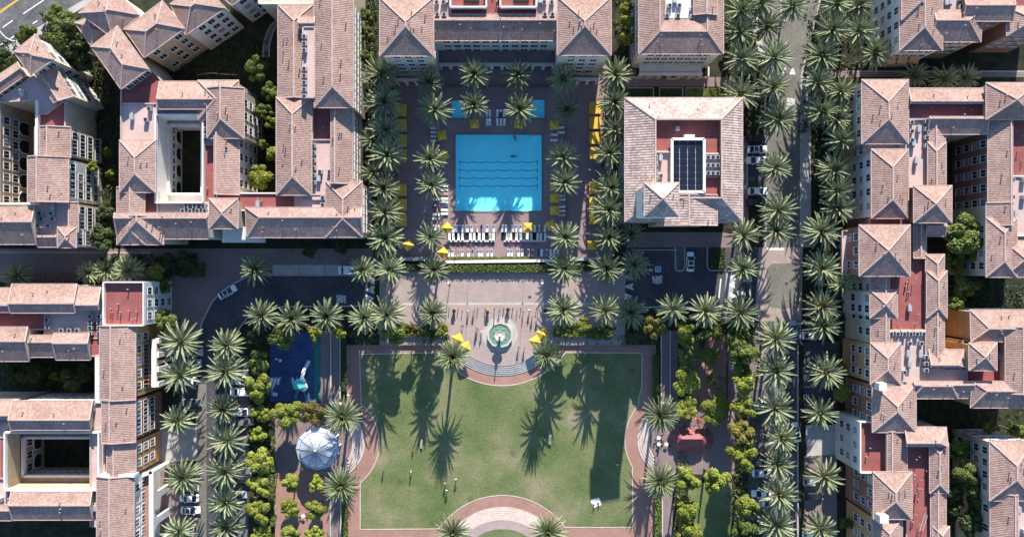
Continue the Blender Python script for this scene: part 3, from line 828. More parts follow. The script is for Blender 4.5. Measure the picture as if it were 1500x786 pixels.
    def inner_windows(s, P, side, cols, z, kind='window', sc=(1, 1)):
        """windows on an inner face of a court: clockwise corner list P, looking into the court"""
        a = P[side]; b = P[(side + 1) % 4]; d = (b - a); d.z = 0; L = d.length; d.normalize()
        nrm = Vector((d.y, -d.x, 0)); rz = math.atan2(nrm.y, nrm.x) + math.pi / 2
        for c in range(cols):
            p = a + d * (L * (c + .5) / cols) + nrm * 0.03
            w = copy_tree(PROTO[kind]); w.parent = s.root
            w.location = Vector((p.x, p.y, z)) - s.o; w.rotation_euler = (0, 0, rz); w.scale = (sc[0], 1, sc[1])

# ---- shared small building parts (modelled once, copied as parts)
PROTO = {}
def mkwindow():
    mb = MB(); w, h = 0.72, 0.95
    for (x0, z0, x1, z1) in ((-w - .12, -h - .12, -w, h + .12), (w, -h - .12, w + .12, h + .12), (-w, h, w, h + .12), (-w, -h - .12, w, -h), (-.035, -h, .035, h)):
        mb.box(x0, -0.09, z0, x1, 0.02, z1)
    mb.box(-w - .2, -0.16, -h - .24, w + .2, 0.02, -h - .12)
    o = mb.build('window', M['frame'])
    g = MB(); g.box(-w, -0.045, -h, w, 0.01, h); g.build('pane', M['glass'], o)
    return o
PROTO['window'] = mkwindow()
def mkarch(r=1.0, h=2.6):
    mb = MB(); n = 10
    ou = [(-r - .16, 0)] + [((r + .16) * math.cos(math.pi - math.pi * i / n), h - r + (r + .16) * math.sin(math.pi * i / n)) for i in range(n + 1)] + [(r + .16, 0)]
    inn = [(-r, 0)] + [(r * math.cos(math.pi - math.pi * i / n), h - r + r * math.sin(math.pi * i / n)) for i in range(n + 1)] + [(r, 0)]
    for i in range(len(ou) - 1):
        a, b, c, d = ou[i], ou[i + 1], inn[i + 1], inn[i]
        mb.face([(a[0], -.14, a[1]), (b[0], -.14, b[1]), (c[0], -.14, c[1]), (d[0], -.14, d[1])])
        mb.face([(a[0], -.14, a[1]), (b[0], -.14, b[1]), (b[0], .02, b[1]), (a[0], .02, a[1])])
        mb.face([(d[0], -.14, d[1]), (c[0], -.14, c[1]), (c[0], .02, c[1]), (d[0], .02, d[1])])
    o = mb.build('arched_opening', M['frame'])
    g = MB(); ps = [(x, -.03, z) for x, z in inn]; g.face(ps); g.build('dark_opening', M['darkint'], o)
    return o
PROTO['arched_opening'] = mkarch()
def mkbalcony():
    mb = MB(); mb.box(-1.4, -1.2, -1.05, 1.4, 0.02, -0.9); 
    for x in [-1.36 + 2.72 * i / 12 for i in range(13)]: mb.box(x - .025, -1.17, -.9, x + .025, -1.12, 0.0)
    mb.box(-1.4, -1.2, 0, 1.4, -1.1, .07)
    for sx in (-1.4, 1.34): mb.box(sx, -1.1, 0, sx + .06, 0, .07)
    o = mb.build('balcony', M['dmetal'])
    g = MB(); g.box(-1.0, -.04, -.9, 1.0, .01, 1.25); g.build('door_opening', M['glass'], o)
    return o
PROTO['balcony'] = mkbalcony()
def mkac():
    mb = MB(); mb.box(-.48, -.42, 0, .48, .42, 1.0)
    o = mb.build('air_conditioner', M['metal'])
    f = MB(); f.tube([(.34, 1.0), (.34, 1.06), (.29, 1.06), (.29, 1.01)], 14, cap=False)
    f.tube([(.28, 1.012), (.001, 1.02)], 14, cap=False)
    for k in range(4):
        a = k * math.pi / 4; f.bar((-.33 * math.cos(a), -.33 * math.sin(a), 1.07), (.33 * math.cos(a), .33 * math.sin(a), 1.07), .025)
    f.build('fan_grille', M['dmetal'], o)
    return o
PROTO['air_conditioner'] = mkac()
M['ventgrey'] = mat_plain('vent_grey', (.30, .24, .22))
def mkvent():
    mb = MB(); mb.tube([(.085, -.3), (.085, .6), (.13, .6), (.13, .7), (.02, .76)], 8)
    return mb.build('vent_pipe', M['ventgrey'])
PROTO['vent_pipe'] = mkvent()
def mkduct():
    mb = MB(); mb.box(-.38, -.6, .25, .38, .6, 1.0); mb.box(-.2, -1.0, .35, .2, -.6, .75); mb.box(-.2, .6, .35, .2, .95, .75)
    for x in (-.3, .3):
        for y in (-.5, .5): mb.box(x - .05, y - .05, 0, x + .05, y + .05, .25)
    return mb.build('duct_unit', M['metal'])
PROTO['duct_unit'] = mkduct()

def arcade(b, p0, p1, h, n, thick=0.5, mat='pale', r=None, depth=0.0, name='arcade'):
    """free-standing arched wall from world point p0 to p1"""
    p0 = Vector((p0[0], p0[1], 0)); p1 = Vector((p1[0], p1[1], 0))
    d = p1 - p0; L = d.length; d.normalize(); nr = Vector((d.y, -d.x, 0)) * thick / 2
    mb = b.mb(); bay = L / n; pw = bay * 0.28; r = (bay - pw) / 2; sp = h - 0.7 - r
    def pt(t, z, s): return p0 + d * t + nr * s + Vector((0, 0, z))
    for i in range(n + 1):
        t0 = max(0, i * bay - pw / 2); t1 = min(L, i * bay + pw / 2)
        c = (pt(t0, 0, 0) + pt(t1, 0, 0)) / 2
        mb.obox(c + Vector((0, 0, h / 2)), d * (t1 - t0) / 2, nr, Vector((0, 0, h / 2)))
    for i in range(n):
        t0 = i * bay + pw / 2; m = 10
        cx = t0 + r
        prev = None
        for k in range(m + 1):
            a = math.pi - math.pi * k / m
            cur = (cx + r * math.cos(a), sp + r * math.sin(a))
            if prev:
                for s in (-1, 1):
                    mb.face([pt(prev[0], prev[1], s), pt(cur[0], cur[1], s), pt(cur[0], h, s), pt(prev[0], h, s)])
                mb.face([pt(prev[0], prev[1], -1), pt(prev[0], prev[1], 1), pt(cur[0], cur[1], 1), pt(cur[0], cur[1], -1)])
                mb.face([pt(prev[0], h, -1), pt(cur[0], h, -1), pt(cur[0], h, 1), pt(prev[0], h, 1)])
            prev = cur
    mb.obox((p0 + p1) / 2 + Vector((0, 0, h + 0.1)), d * (L / 2 + .1), nr * 1.25, Vector((0, 0, 0.1)))
    return b.part(name, mb, M[mat])
# ================================================================== A: west block with the arched court
A = Bld('apartment_building', 'pink-tiled apartment block with an arched courtyard beside the highway corner', 'apartment building', (60, 240), 14.0)
t = A.hip([(20, 76), (52, 50), (79, 87), (45, 111)], 18.0, 'v', 'hh')
A.hip([(-62, 150), (26, 91), (38, 110), (-50, 172)], 15.0, 'h', 'gg', wall='cream')
A.flat([(-60, 186), (50, 112), (84, 152), (69, 167), (58, 167), (55, 146), (0, 150), (-60, 190)], 13.6, 'pink', 0.3)
A.flat([(58, 167), (69, 167), (96, 147), (96, 187), (58, 187)], 13.3, 'red', 0.3)
ar = A.hip([(53, 108), (81, 97), (108, 141), (81, 152)], 14.6, 'v', 'gg', rk=.3); A.windows(ar, 1, 3, 4); A.windows(t, 1, 2, 4)
a1 = A.hip((62, 186, 104, 231), 14.2, 'v', 'gg', rk=.3)
a2 = A.hip((45, 230, 101, 296), 15.0, 'v', 'gg', rk=.3, wall='pale')
a3 = A.flat((52, 296, 103, 346), 13.2, 'pink')
a4 = A.hip((102, 296, 115, 340), 13.9, 'v', 'gg', rk=.1, wall='cream')
a5 = A.hip((84, 332, 112, 363), 14.8, 'v', 'hh')
A.hip((55, 345, 85, 362), 13.8, 'h', 'gg', rk=.1)
a6 = A.hip((-50, 303, 53, 358), 15.0, 'h', 'gg', rk=.4)
a7 = A.flat((-90, 150, 0, 303), 13.5, 'pink', 0.4, wall='tan')
A.flat((52, 186, 62, 232), 13.2, 'pink', .3)
A.box_part('parapet', (51.5, 146, 55, 300), 12.5, 14.4, 'white')
A.box_part('parapet', (0, 296.5, 55, 299.5), 12.5, 14.2, 'white')
A.windows(a1, 1, 3, 4); A.windows(a2, 1, 4, 4, skip=((1, 0),)); A.windows(a5, 1, 2, 4); A.windows(a4, 1, 3, 4)
A.windows(a7, 1, 8, 2, lo=.1, hi=.98); A.windows(a7, 1, 5, 1, top=9.5, kind='arched_opening', lo=.1, hi=.98, sc=(1.4, 1.4))
A.ac_rows(62, 313, 78, 313, 3, 13.25); A.ac_rows(64, 321, 80, 321, 4, 13.25); A.ac_rows(58, 331, 74, 331, 4, 13.25)
A.ac_rows(80, 304, 84, 310, 2, 13.25, 'duct_unit'); A.ac_rows(35, 137, 36, 137, 1, 13.7, 'duct_unit', .6)
A.vents([(50, 315), (62, 333), (92, 283), (45, 345), (82, 145), (86, 144)], 15.0)
A.ac_rows(4, 137, 30, 118, 7, 13.7)

# ================================================================== B: big north-west block
B = Bld('apartment_building', 'largest pink-tiled apartment block wrapped round a dark garden west of the pool', 'apartment building', (330, 230), 14.2)
B.hip([(115, 19), (160, -22), (205, 22), (165, 56)], 15.2, 'h', 'hh')
B.hip([(109, 33), (138, 22), (158, 48), (135, 70)], 13.2, 'v', 'hh')
b3 = B.hip([(133, 68), (172, 38), (218, 101), (177, 131)], 16.4, 'v', 'hh')
b2 = B.hip([(182, 43), (238, 1), (271, 42), (211, 85)], 15.6, 'h', 'hh', wall='tan')
b5 = B.hip([(249, 6), (292, -28), (331, 12), (272, 52)], 14.4, 'h', 'hh', wall='pale')
b6 = B.hip([(300, -22), (372, -74), (408, -38), (340, 8)], 14.0, 'h', 'hh', wall='pale')
B.windows(b2, 2, 3, 4, skip=((0, 1), (2, 2))); B.windows(b5, 2, 3, 4, lo=.05, hi=.8); B.windows(b6, 2, 4, 4)
B.flat([(178, 132), (218, 101), (226, 106), (240, 122), (240, 152), (178, 152)], 13.0, 'red', .3)
bw = B.flat((178, 152, 231, 206), 13.5, 'pink', .3, wall='cream')
bh = B.hip((175, 205, 228, 282), 15.2, 'v', 'hh')
B.hip((171, 274, 213, 358), 14.3, 'v', 'gh', rk=.55)
bq = B.hip((172, 312, 307, 350), 14.2, 'h', 'gg', rk=.2, wall='pale')
B.hip((306, 290, 349, 335), 16.8, 'v', 'hh')
B.box_part('wall', (326, 332, 362, 351), 0, 12.4, 'pale')
B.box_part('balcony_slab', (325, 349, 387, 355), 11.0, 12.0, 'pale')
bs0 = 0; bs = B.hip((361, 304, 531, 348), 14.25, 'h', 'gh', rk=.33, wall='pale')
B.hip((171, 316, 240, 358.5), 14.4, 'v', 'gh')
be = B.hip((477, 265, 531, 347.5), 14.35, 'v', 'hh')
B.flat((486, 205, 517, 268), 12.2, 'pink', 0)
B.flat((445, 205, 488, 292), 13.6, 'pink', .3); B.flat((432, 285, 480, 314), 13.55, 'pink', .3)
B.flat((318, 283, 434, 308), 13.2, 'red', .35, parmat='white')
bl = B.hip((407, 7, 459, 144), 14.6, 'v', 'hg', wall='cream'); bl2 = B.hip((404.5, 142, 457, 286), 15.2, 'v', 'hh')
B.flat((444, 40, 461, 143), 16.6, 'pink', .25)
B.hip((438, 24, 461, 42), 16.4, 'h', 'gg', rk=.6)
b8 = B.hip((460, -40, 518, 158), 16.4, 'v', 'gh', wall='cream'); b9 = B.hip((486, 157, 517, 269), 14.2, 'v', 'gg', rk=.2)
B.flat((459, 157, 488, 208), 13.4, 'red', .3); B.flat((380, -60, 462, 6), 13.4, 'cream', .5, parmat='white')
bi = B.hip((234, 119, 318, 161), 14.4, 'h', 'gg', rk=.66); bj = B.hip((290, 117.5, 350, 176), 14.6, 'v', 'hh')
bk = B.hip((304, 129, 358, 203), 14.9, 'v', 'gh', rk=.42, wall='cream'); bm = B.hip((317, 190, 351, 285), 14.0, 'v', 'gg', rk=.1, wall='pale')
B.flat((231, 158, 318, 170), 13.3, 'pink', 0); B.flat((299, 168, 318, 212), 13.3, 'pink', .2); B.flat((299, 211, 319, 299), 13.1, 'red', .25)
B.flat((210, 281, 232, 314), 13.1, 'red', .25); B.flat((231, 297, 306, 315), 13.2, 'pink', .25, parmat='white')
sh = B.well((230, 169, 299, 297), (247, 183, 295.5, 284), 13.6, 'white', ledge=8.5, floor_z=1.0)
B.inner_windows(sh, 3, 9, 5.9, sc=(.7, .6)); B.inner_windows(sh, 3, 4, 2.0, 'arched_opening', (1.3, 1.0))
B.windows(bk, 1, 3, 4, lo=.1); B.windows(bm, 1, 4, 4); B.windows(b8, 1, 11, 3, lo=.2, hi=1.0, dz=3.4); B.windows(b9, 1, 7, 3); B.windows(be, 1, 5, 3)
B.ac_rows(195, 172, 212, 172, 4, 13.55, 'duct_unit'); B.ac_rows(221, 160, 235, 160, 4, 13.55); B.ac_rows(216, 176, 224, 176, 2, 13.55)
B.ac_rows(275, 302, 300, 302, 6, 13.25); B.ac_rows(270, 309, 302, 309, 6, 13.25)
B.ac_rows(447, 55, 447, 75, 5, 16.65); B.ac_rows(447, 102, 447, 142, 8, 16.65)
B.ac_rows(460.5, 214, 460.5, 268, 8, 13.65); B.ac_rows(470, 252, 484, 252, 4, 13.65); B.ac_rows(468, 262, 470, 268, 2, 13.65, 'duct_unit')
B.ac_rows(436, 309, 458, 309, 5, 13.6); B.ac_rows(474, 290, 474, 300, 3, 13.6); B.ac_rows(379, 299, 380, 299, 1, 13.25, 'duct_unit')
B.ac_rows(304, 180, 304, 200, 4, 13.35); B.ac_rows(314, 180, 314, 200, 4, 13.35)
B.vents([(385, 333), (385, 340), (494, 331), (494, 338), (216, 326), (236, 340), (234, 333), (203, 348), (190, 105), (172, 121), (253, 43), (211, 66), (320, 121), (325, 128), (475, 65), (500, 70), (505, 78), (415, 75), (415, 240), (497, 245), (330, 215)], 15.4)
for q_, sd_, n_ in ((bs, 2, 11), (bq, 2, 9), (b3, 2, 4), (b3, 3, 5), (bh, 3, 5), (bl, 3, 9), (bl2, 3, 9), (b8, 0, 3)): B.windows(q_, sd_, n_, 4)
B.rest()

for q_, sd_, n_ in ((t, 2, 2), (a6, 2, 6), (a5, 2, 2), (a2, 3, 4)): A.windows(q_, sd_, n_, 4)
A.rest()
# ================================================================== C: hotel wing north of the pool
Cb = Bld('hotel_building', 'symmetrical pink-tiled building with two square corner towers and loggia facing the pool', 'hotel', (726, 40), 14.0)
cl = Cb.hip((556, -4, 635.5, 82.5), 19.5, 'v', 'hh', wall='cream'); cr = Cb.hip((816, -5, 895.5, 81.5), 19.5, 'v', 'hh', wall='cream')
cm = Cb.hip((632, 23, 819, 60), 13.6, 'h', 'gg', rk=.25, wall='pale')
Cb.flat((634, -60, 817, 25), 13.9, 'red', .3)
Cb.flat((634, -60, 660, 24), 14.15, 'pink', .3); Cb.flat((786, -60, 818, 24), 14.15, 'pink', .3)
for x in (660, 733):
    s = Cb.well((x, -60, x + 52.5, 12), (x + 8, -58, x + 44, 5), 14.8, 'cream', ledge=None, floor_z=14.0)
    Cb.box_part('skylight', (x + 20, -40, x + 42, 2), 14.0, 14.7, 'glass')
Cb.windows(cm, 2, 11, 3, dz=3.4); Cb.windows(cl, 2, 3, 5, dz=3.3, lo=.15, hi=.85); Cb.windows(cr, 2, 3, 5, dz=3.3, lo=.15, hi=.85)
g0 = cm['W'][3]; g1 = cm['W'][2]
arcade(Cb, (cl['W'][1].x + .3, g0.y - 3.2), (cr['W'][0].x - .3, g0.y - 3.2), 4.3, 11)
for q in (cl, cr):
    p0, p1 = q['W'][3], q['W'][2]
    arcade(Cb, (p0.x + .8, p0.y - 2.0), (p1.x - .8, p1.y - 2.0), 5.0, 4)
mb = Cb.mb(); mb.box(cl['W'][1].x + .3, g0.y - 3.2, 3.9, cr['W'][0].x - .3, g0.y - .05, 4.1); Cb.part('terrace', mb, M['walk'])
for x in (640, 650): Cb.ac_rows(x, 5, x + 1, 23, 3, 14.2)
for x in (797, 808): Cb.ac_rows(x, 5, x + 1, 23, 3, 14.2)
Cb.ac_rows(654, 2, 655, 14, 2, 14.2, 'duct_unit'); Cb.ac_rows(791, 2, 792, 14, 2, 14.2, 'duct_unit')
Cb.vents([(638, 47), (690, 43), (764, 45), (812, 47)], 14.2); Cb.vents([(600, 33), (602, 41), (603, 18), (848, 17), (850, 31), (852, 39)], 21.0)

for q_, sd_ in ((cl, 1), (cl, 3), (cr, 1), (cr, 3)): Cb.windows(q_, sd_, 5, 5, dz=3.3)
Cb.rest()
# ================================================================== D: north block east of the pool
D = Bld('apartment_building', 'pink-tiled block with a rooftop court and blue-grey front north of the clubhouse', 'apartment building', (998, 30), 14.0)
dd = D.ring((935.5, -90, 1060, 79.5), (965, -60, 1034, 48.5), (974, -50, 1017, 28), 14.0, wall='pale')
D.flat((972, -52, 1019, 30), 13.8, 'pink', 0)
D.hip((1016, -40, 1051, 22), 14.9, 'v', 'hg')
D.windows(dd, 2, 8, 4, dz=3.2, lo=.1, hi=.9)
p0, p1 = dd['W'][3], dd['W'][2]
arcade(D, (p0.x + 1.2, p0.y - 2.5), (p1.x - 2.0, p1.y - 2.5), 4.6, 6)
mb = D.mb(); mb.box(p0.x + 1.2, p0.y - 2.5, 4.3, p1.x - 2.0, p0.y - .04, 4.5); D.part('terrace', mb, M['pale'])
D.ac_rows(976, 25, 992, 25, 5, 13.85); D.ac_rows(1013, 15, 1013, 26, 3, 13.85); D.ac_rows(980, 10, 994, 10, 4, 13.85); D.ac_rows(988, 2, 989, 18, 2, 13.85, 'duct_unit')
D.vents([(968, 53), (969, 68), (1025, 53), (1028, 67), (962, 62), (1026, 59)], 14.8)

D.windows(dd, 1, 12, 4); D.windows(dd, 3, 12, 4); D.rest()
# ================================================================== E: clubhouse with the solar roof
E = Bld('clubhouse', 'tan-tiled clubhouse with a central solar array and one tall square tower', 'clubhouse', (1002, 236), 13.4)
E.tile = 'tile_tan'
ee = E.ring((915, 143, 1088, 325), (957.5, 177.5, 1053, 291), (957.5, 177.5, 1053, 291), 14.0, inner=False, wall='cream', TP=.46)
E.flat((957, 177, 1053.5, 291.5), 14.8, 'red', 0)
E.flat((957.5, 222, 984, 267), 14.9, 'pink', .25); E.flat((1032, 225, 1053, 259), 14.95, 'pink', .3)
et = E.hip((943.5, 267, 994.5, 317), 28.0, 'v', 'hh', wall='white', tp=.52)
E.hip((964, 285, 1051, 330), 15.3, 'v', 'gg', rk=.5, tp=.2, wall='cream')
E.box_part('wall', (926, 283, 948, 322), 0, 13.4, 'pale')
# solar array on its curb
h = 16.0
Q = E.quad((984, 204, 1031, 281), h)
mb = E.mb()
for k in range(4):
    mb.bar(Q[k], Q[(k + 1) % 4], .55, 1.0)
b4 = E.quad((1002, 197.5, 1017, 204), h); mb.prism([(q.x, q.y) for q in b4], 14.8, h + .45)
fr = E.part('array_curb', mb, M['white'])
mb = E.mb(); q0, q2 = Q[0], Q[2]
NX, NY = 4, 8
for i in range(NX):
    for j in range(NY):
        x0 = q0.x + (q2.x - q0.x) * i / NX + .07; x1 = q0.x + (q2.x - q0.x) * (i + 1) / NX - .07
        y1 = q0.y + (q2.y - q0.y) * j / NY - .07; y0 = q0.y + (q2.y - q0.y) * (j + 1) / NY + .07
        mb.box(x0 + .02, y0 + .02, h - .2, x1 - .02, y1 - .02, h + .05)
E.part('solar_panel', mb, mat_plain('solar_cell', (0.012, 0.016, 0.028), rough=0.18, spec=0.5))
mb = E.mb(); mb.box(q0.x, q2.y, h - .3, q2.x, q0.y, h - .22); E.part('array_frame', mb, M['white'])
E.ac_rows(959.5, 231, 959.5, 262, 5, 14.95); E.ac_rows(967, 232, 968, 240, 2, 14.95, 'duct_unit'); E.ac_rows(967, 258, 968, 258, 1, 14.95)
for x in (1036, 1043, 1050): E.ac_rows(x, 231, x, 254, 4, 15.0)
E.box_part('skylight', (990, 185, 996, 191), 14.8, 15.6, 'metal'); E.box_part('wall', (957, 221, 985, 223.5), 14.8, 15.6, 'cream'); E.box_part('wall', (1031, 224, 1053, 226), 14.8, 15.6, 'cream')
E.windows(ee, 1, 10, 3, dz=3.4); E.windows(et, 3, 2, 1, top=2.2); E.windows(ee, 3, 10, 3, dz=3.4)
E.vents([(951, 154), (1021, 160), (1040, 320), (1063, 316)], 14.8)

E.windows(ee, 2, 9, 3, dz=3.4); E.windows(et, 2, 2, 2, top=2.2); E.windows(et, 0, 2, 1, top=2.2); E.windows(et, 1, 2, 1, top=2.2); E.rest()
# ================================================================== F: long east block
Fb = Bld('apartment_building', 'long pink-tiled apartment block with many hipped roofs lining the east street', 'apartment building', (1320, 430), 15.5)
f1 = Fb.hip((1262, 116.5, 1331, 211), 15.5, 'v', 'hh', wall='cream')
fa = Fb.flat((1268, 205, 1330, 224), 13.6, 'pink', .2, wall='ochre')
f6 = Fb.hip((1276, 218, 1331, 320), 15.6, 'v', 'hh', wall='pale')
fb = Fb.flat((1274, 318, 1334, 332), 13.0, 'red', .2, wall='brown')
f8 = Fb.hip((1258, 329, 1333.5, 404.5), 17.0, 'v', 'hh', wall='brown')
fc = Fb.flat((1233, 338, 1262, 402), 10.0, 'pink', .4, wall='brown')
f9 = Fb.hip((1275, 400, 1301, 506), 14.6, 'v', 'gg', rk=.75, wall='cream')
f9b = Fb.hip((1274, 424, 1315, 466), 15.3, 'v', 'hh', wall='pale')
f10 = Fb.hip((1274.5, 501, 1319.5, 563), 15.6, 'v', 'hh', wall='ochre')
f11 = Fb.hip((1277.5, 561, 1342, 633), 15.4, 'v', 'hh', wall='brown')
f12 = Fb.flat((1259, 617, 1299, 691), 13.4, 'red', .6, wall='pale', parmat='white')
f12b = Fb.hip((1296, 630, 1329, 692), 14.2, 'v', 'gg', rk=.2, wall='cream')
f13 = Fb.hip((1279, 690, 1336, 760), 15.6, 'v', 'hh', wall='brown')
f14 = Fb.hip((1278, 757, 1322, 860), 14.8, 'v', 'hh', wall='ochre')
Fb.hip((1331, 129, 1445, 153), 15.0, 'h', 'gg', rk=.85, wall='cream')
Fb.flat((1330, 151, 1444, 175), 14.6, 'red', .2)
Fb.hip((1358, 172, 1445, 197), 15.0, 'h', 'gg', rk=.1)
Fb.flat((1318, 174, 1362, 274), 14.4, 'pink', .3)
fE = Fb.hip((1357, 174, 1385, 273), 14.8, 'v', 'gh', rk=.4, wall='cream')
Fb.hip((1357.5, 208, 1386, 274), 15.2, 'v', 'hg', rk=.4)
Fb.flat((1330, 272, 1358, 280), 14.0, 'pink', .2)
f7 = Fb.hip((1338, 271.5, 1394.5, 326.5), 17.2, 'v', 'hh', wall='brown')
Fb.hip((1338, 320, 1357, 378), 14.5, 'v', 'gg', rk=.5); Fb.hip((1355, 325, 1384, 346), 14.3, 'h', 'gg', rk=.3)
Fb.flat((1298, 375, 1358, 485), 13.6, 'red', .3); Fb.flat((1298, 483, 1360, 566), 14.0, 'pink', .4)
fG = Fb.hip((1355.5, 372, 1383, 540), 14.6, 'v', 'hg', rk=.55, wall='cream'); fG2 = Fb.hip((1357, 396, 1387.5, 466), 15.0, 'v', 'hh', rk=.5)
Fb.hip((1360, 511, 1412.5, 537), 14.7, 'h', 'hg', rk=.85, wall='ochre'); Fb.flat((1356, 535, 1416, 560), 13.8, 'pink', .25)
Fb.flat((1410, 498, 1472, 560), 13.2, 'red', .3, wall='ochre')
fN = Fb.hip((1420.5, 453, 1530, 500), 15.0, 'h', 'gh', rk=.58, wall='ochre'); Fb.hip((1468, 478, 1530, 575), 14.8, 'v', 'gg', rk=.35)
ft = Fb.hip((1419, 501.5, 1460.5, 542.5), 17.0, 'v', 'hh', wall='ochre')
Fb.hip((1336, 557, 1424, 583), 14.8, 'h', 'gg', rk=.2, wall='cream'); Fb.hip((1336, 559, 1403, 583.5), 15.0, 'h', 'hh', rk=.2)
Fb.hip((1421, 557, 1530, 597), 15.1, 'h', 'gh', rk=.35, wall='ochre')
Fb.hip((1325, 625, 1386, 652), 15.2, 'h', 'hg', rk=.8, wall='cream')
Fb.flat((1327, 648, 1364, 860), 13.8, 'red', .3)
fK = Fb.hip((1362, 645, 1386, 860), 14.4, 'v', 'gg', rk=.4, wall='cream'); Fb.hip((1361, 648.5, 1389.5, 722), 14.9, 'v', 'hh', rk=.45); Fb.hip((1366, 770, 1391, 860), 14.8, 'v', 'hg')
Fb.box_part('chimney', (1288, 561, 1299, 572), 14, 18.0, 'white'); Fb.box_part('chimney', (1289, 755, 1302, 766), 14, 18.0, 'white')
Fb.box_part('parapet', (1298, 483, 1357, 485.5), 13.6, 14.8, 'cream')
for q, n in ((f1, 4), (f6, 4), (f8, 3), (f9, 4), (f9b, 2), (f10, 3), (f11, 3), (f12, 3), (f13, 3), (f14, 4)):
    Fb.windows(q, 3, n, 3, dz=3.6, skip=((2, 0),) if n > 3 else ((1, 1),))
Fb.windows(fc, 3, 3, 1, kind='balcony'); Fb.windows(fa, 3, 2, 2)
Fb.windows(fE, 1, 0, 0)
for x, y0, y1, n in ((1324, 180, 206, 7), (1333, 180, 206, 7), (1355, 178, 214, 8), (1354, 522, 541, 4), (1322, 544, 560, 4)):
    Fb.ac_rows(x, y0, x, y1, n, 14.45)
for y in (488, 502):
    Fb.ac_rows(1303 if y < 500 else 1330, y, 1350 if y < 500 else 1347, y, 7 if y < 500 else 3, 14.05)
Fb.ac_rows(1328, 518, 1346, 518, 3, 14.05, 'duct_unit'); Fb.ac_rows(1330, 532, 1331, 532, 1, 14.05, 'duct_unit')
Fb.ac_rows(1336, 210, 1340, 236, 3, 14.45, 'duct_unit'); Fb.ac_rows(1344, 190, 1345, 200, 2, 14.45, 'duct_unit')
Fb.ac_rows(1330, 451, 1331, 451, 1, 13.65, 'duct_unit'); Fb.ac_rows(1463, 521, 1464, 521, 1, 13.25, 'duct_unit'); Fb.ac_rows(1366, 538, 1408, 538, 7, 13.85)
Fb.vents([(1335, 400), (1336, 415), (1340, 408), (1345, 460), (1340, 472), (1319, 468), (1319, 480), (1337, 474), (1301, 128), (1306, 129), (1311, 130), (1395, 571), (1375, 569), (1363, 570), (1345, 668), (1341, 672), (1348, 702), (1345, 715), (1349, 715), (1343, 730), (1341, 753), (1347, 768), (1363, 158), (1410, 158), (1481, 495), (1481, 545), (1320, 605), (1325, 604), (1483, 390)], 14.6)
mb = Fb.mb(); p = W(1355, 752, 13.9); mb.bar(p, p + Vector((-1.5, -3.5, .6)), .12); mb.bar(p + Vector((.6, 0, 0)), p + Vector((-.9, -3.5, .6)), .12)
Fb.part('roof_ladder', mb, M['metal'])
for q_, sd_, n_ in ((f1, 0, 3), (fN, 0, 6), (f7, 1, 3), (fK, 1, 10), (f8, 2, 4), (f13, 2, 3)): Fb.windows(q_, sd_, n_, 4)
Fb.rest()
# ================================================================== F2: east wing beyond the court
F2 = Bld('apartment_building', 'pink-tiled wing with a red flat roof at the east edge of the photo', 'apartment building', (1470, 240), 15.2)
g1 = F2.hip((1444, 121, 1520, 175.5), 16.6, 'v', 'hh', wall='cream')
g2 = F2.hip((1446.5, 170, 1478, 312), 15.0, 'v', 'gg', rk=.9, wall='brown')
F2.flat((1474, 173, 1540, 260), 14.4, 'red', .3); F2.flat((1474, 258, 1540, 345), 14.5, 'pink', .35, parmat='white')
g3 = F2.hip((1444, 318, 1490, 406), 15.4, 'v', 'hh', wall='cream'); F2.hip((1444, 297, 1478, 330), 15.0, 'v', 'gg', rk=.9)
F2.hip((1470, 352, 1540, 406), 15.2, 'h', 'gh', wall='cream')
F2.windows(g2, 3, 6, 4, lo=.02, hi=.98); F2.windows(g3, 3, 4, 3)
for y in (264, 289): F2.ac_rows(1480, y, 1497, y, 5, 14.55)
F2.ac_rows(1485, 315, 1486, 315, 1, 14.55, 'duct_unit'); F2.vents([(1495, 200), (1490, 222), (1496, 236), (1483, 217)], 14.6)
# ================================================================== G: south-east corner
G = Bld('apartment_building', 'pink-tiled hip-roofed building in the bottom right corner behind dark trees', 'apartment building', (1480, 715), 15.0)
g = G.hip((1449, 645, 1516, 733), 15.4, 'v', 'hh', wall='cream'); g4 = G.hip((1450, 722, 1486, 860), 14.6, 'v', 'gg', rk=.85, wall='cream')
G.flat((1483, 660, 1560, 860), 14.2, 'pink', .3); G.windows(g, 3, 4, 4); G.windows(g4, 3, 4, 3)
G.ac_rows(1486, 776, 1498, 776, 3, 14.25); G.ac_rows(1490, 745, 1491, 760, 2, 14.25, 'duct_unit')
# ================================================================== H: north-east block
Hb = Bld('apartment_building', 'pink-tiled block with ochre lower walls at the top right corner', 'apartment building', (1400, 30), 15.0)
h1 = Hb.hip((1317.5, -30, 1381, 74.5), 15.4, 'v', 'hh', wall='pale'); Hb.hip((1320, -60, 1372, 30), 15.8, 'v', 'gh')
h2 = Hb.hip((1366, 16, 1437, 62), 15.0, 'h', 'hg', rk=.36, wall='ochre')
Hb.flat((1368, -70, 1412, 26), 14.6, 'pink', .25)
h3 = Hb.hip((1408, -24, 1480, 33), 15.2, 'h', 'gg', rk=.62, wall='brown'); h4 = Hb.hip((1474, 10, 1540, 53), 15.0, 'v', 'hh', wall='brown')
Hb.flat((1480, -60, 1560, 10), 14.4, 'red', .3)
Hb.windows(h1, 3, 4, 4); Hb.windows(h1, 2, 4, 4); Hb.windows(h2, 2, 5, 3); Hb.windows(h4, 2, 3, 3); Hb.windows(h3, 2, 3, 3)
Hb.ac_rows(1371, 2, 1371, 18, 4, 14.65); Hb.ac_rows(1405, 0, 1405, 24, 5, 14.65); Hb.ac_rows(1380, 24.5, 1396, 24.5, 4, 14.65)
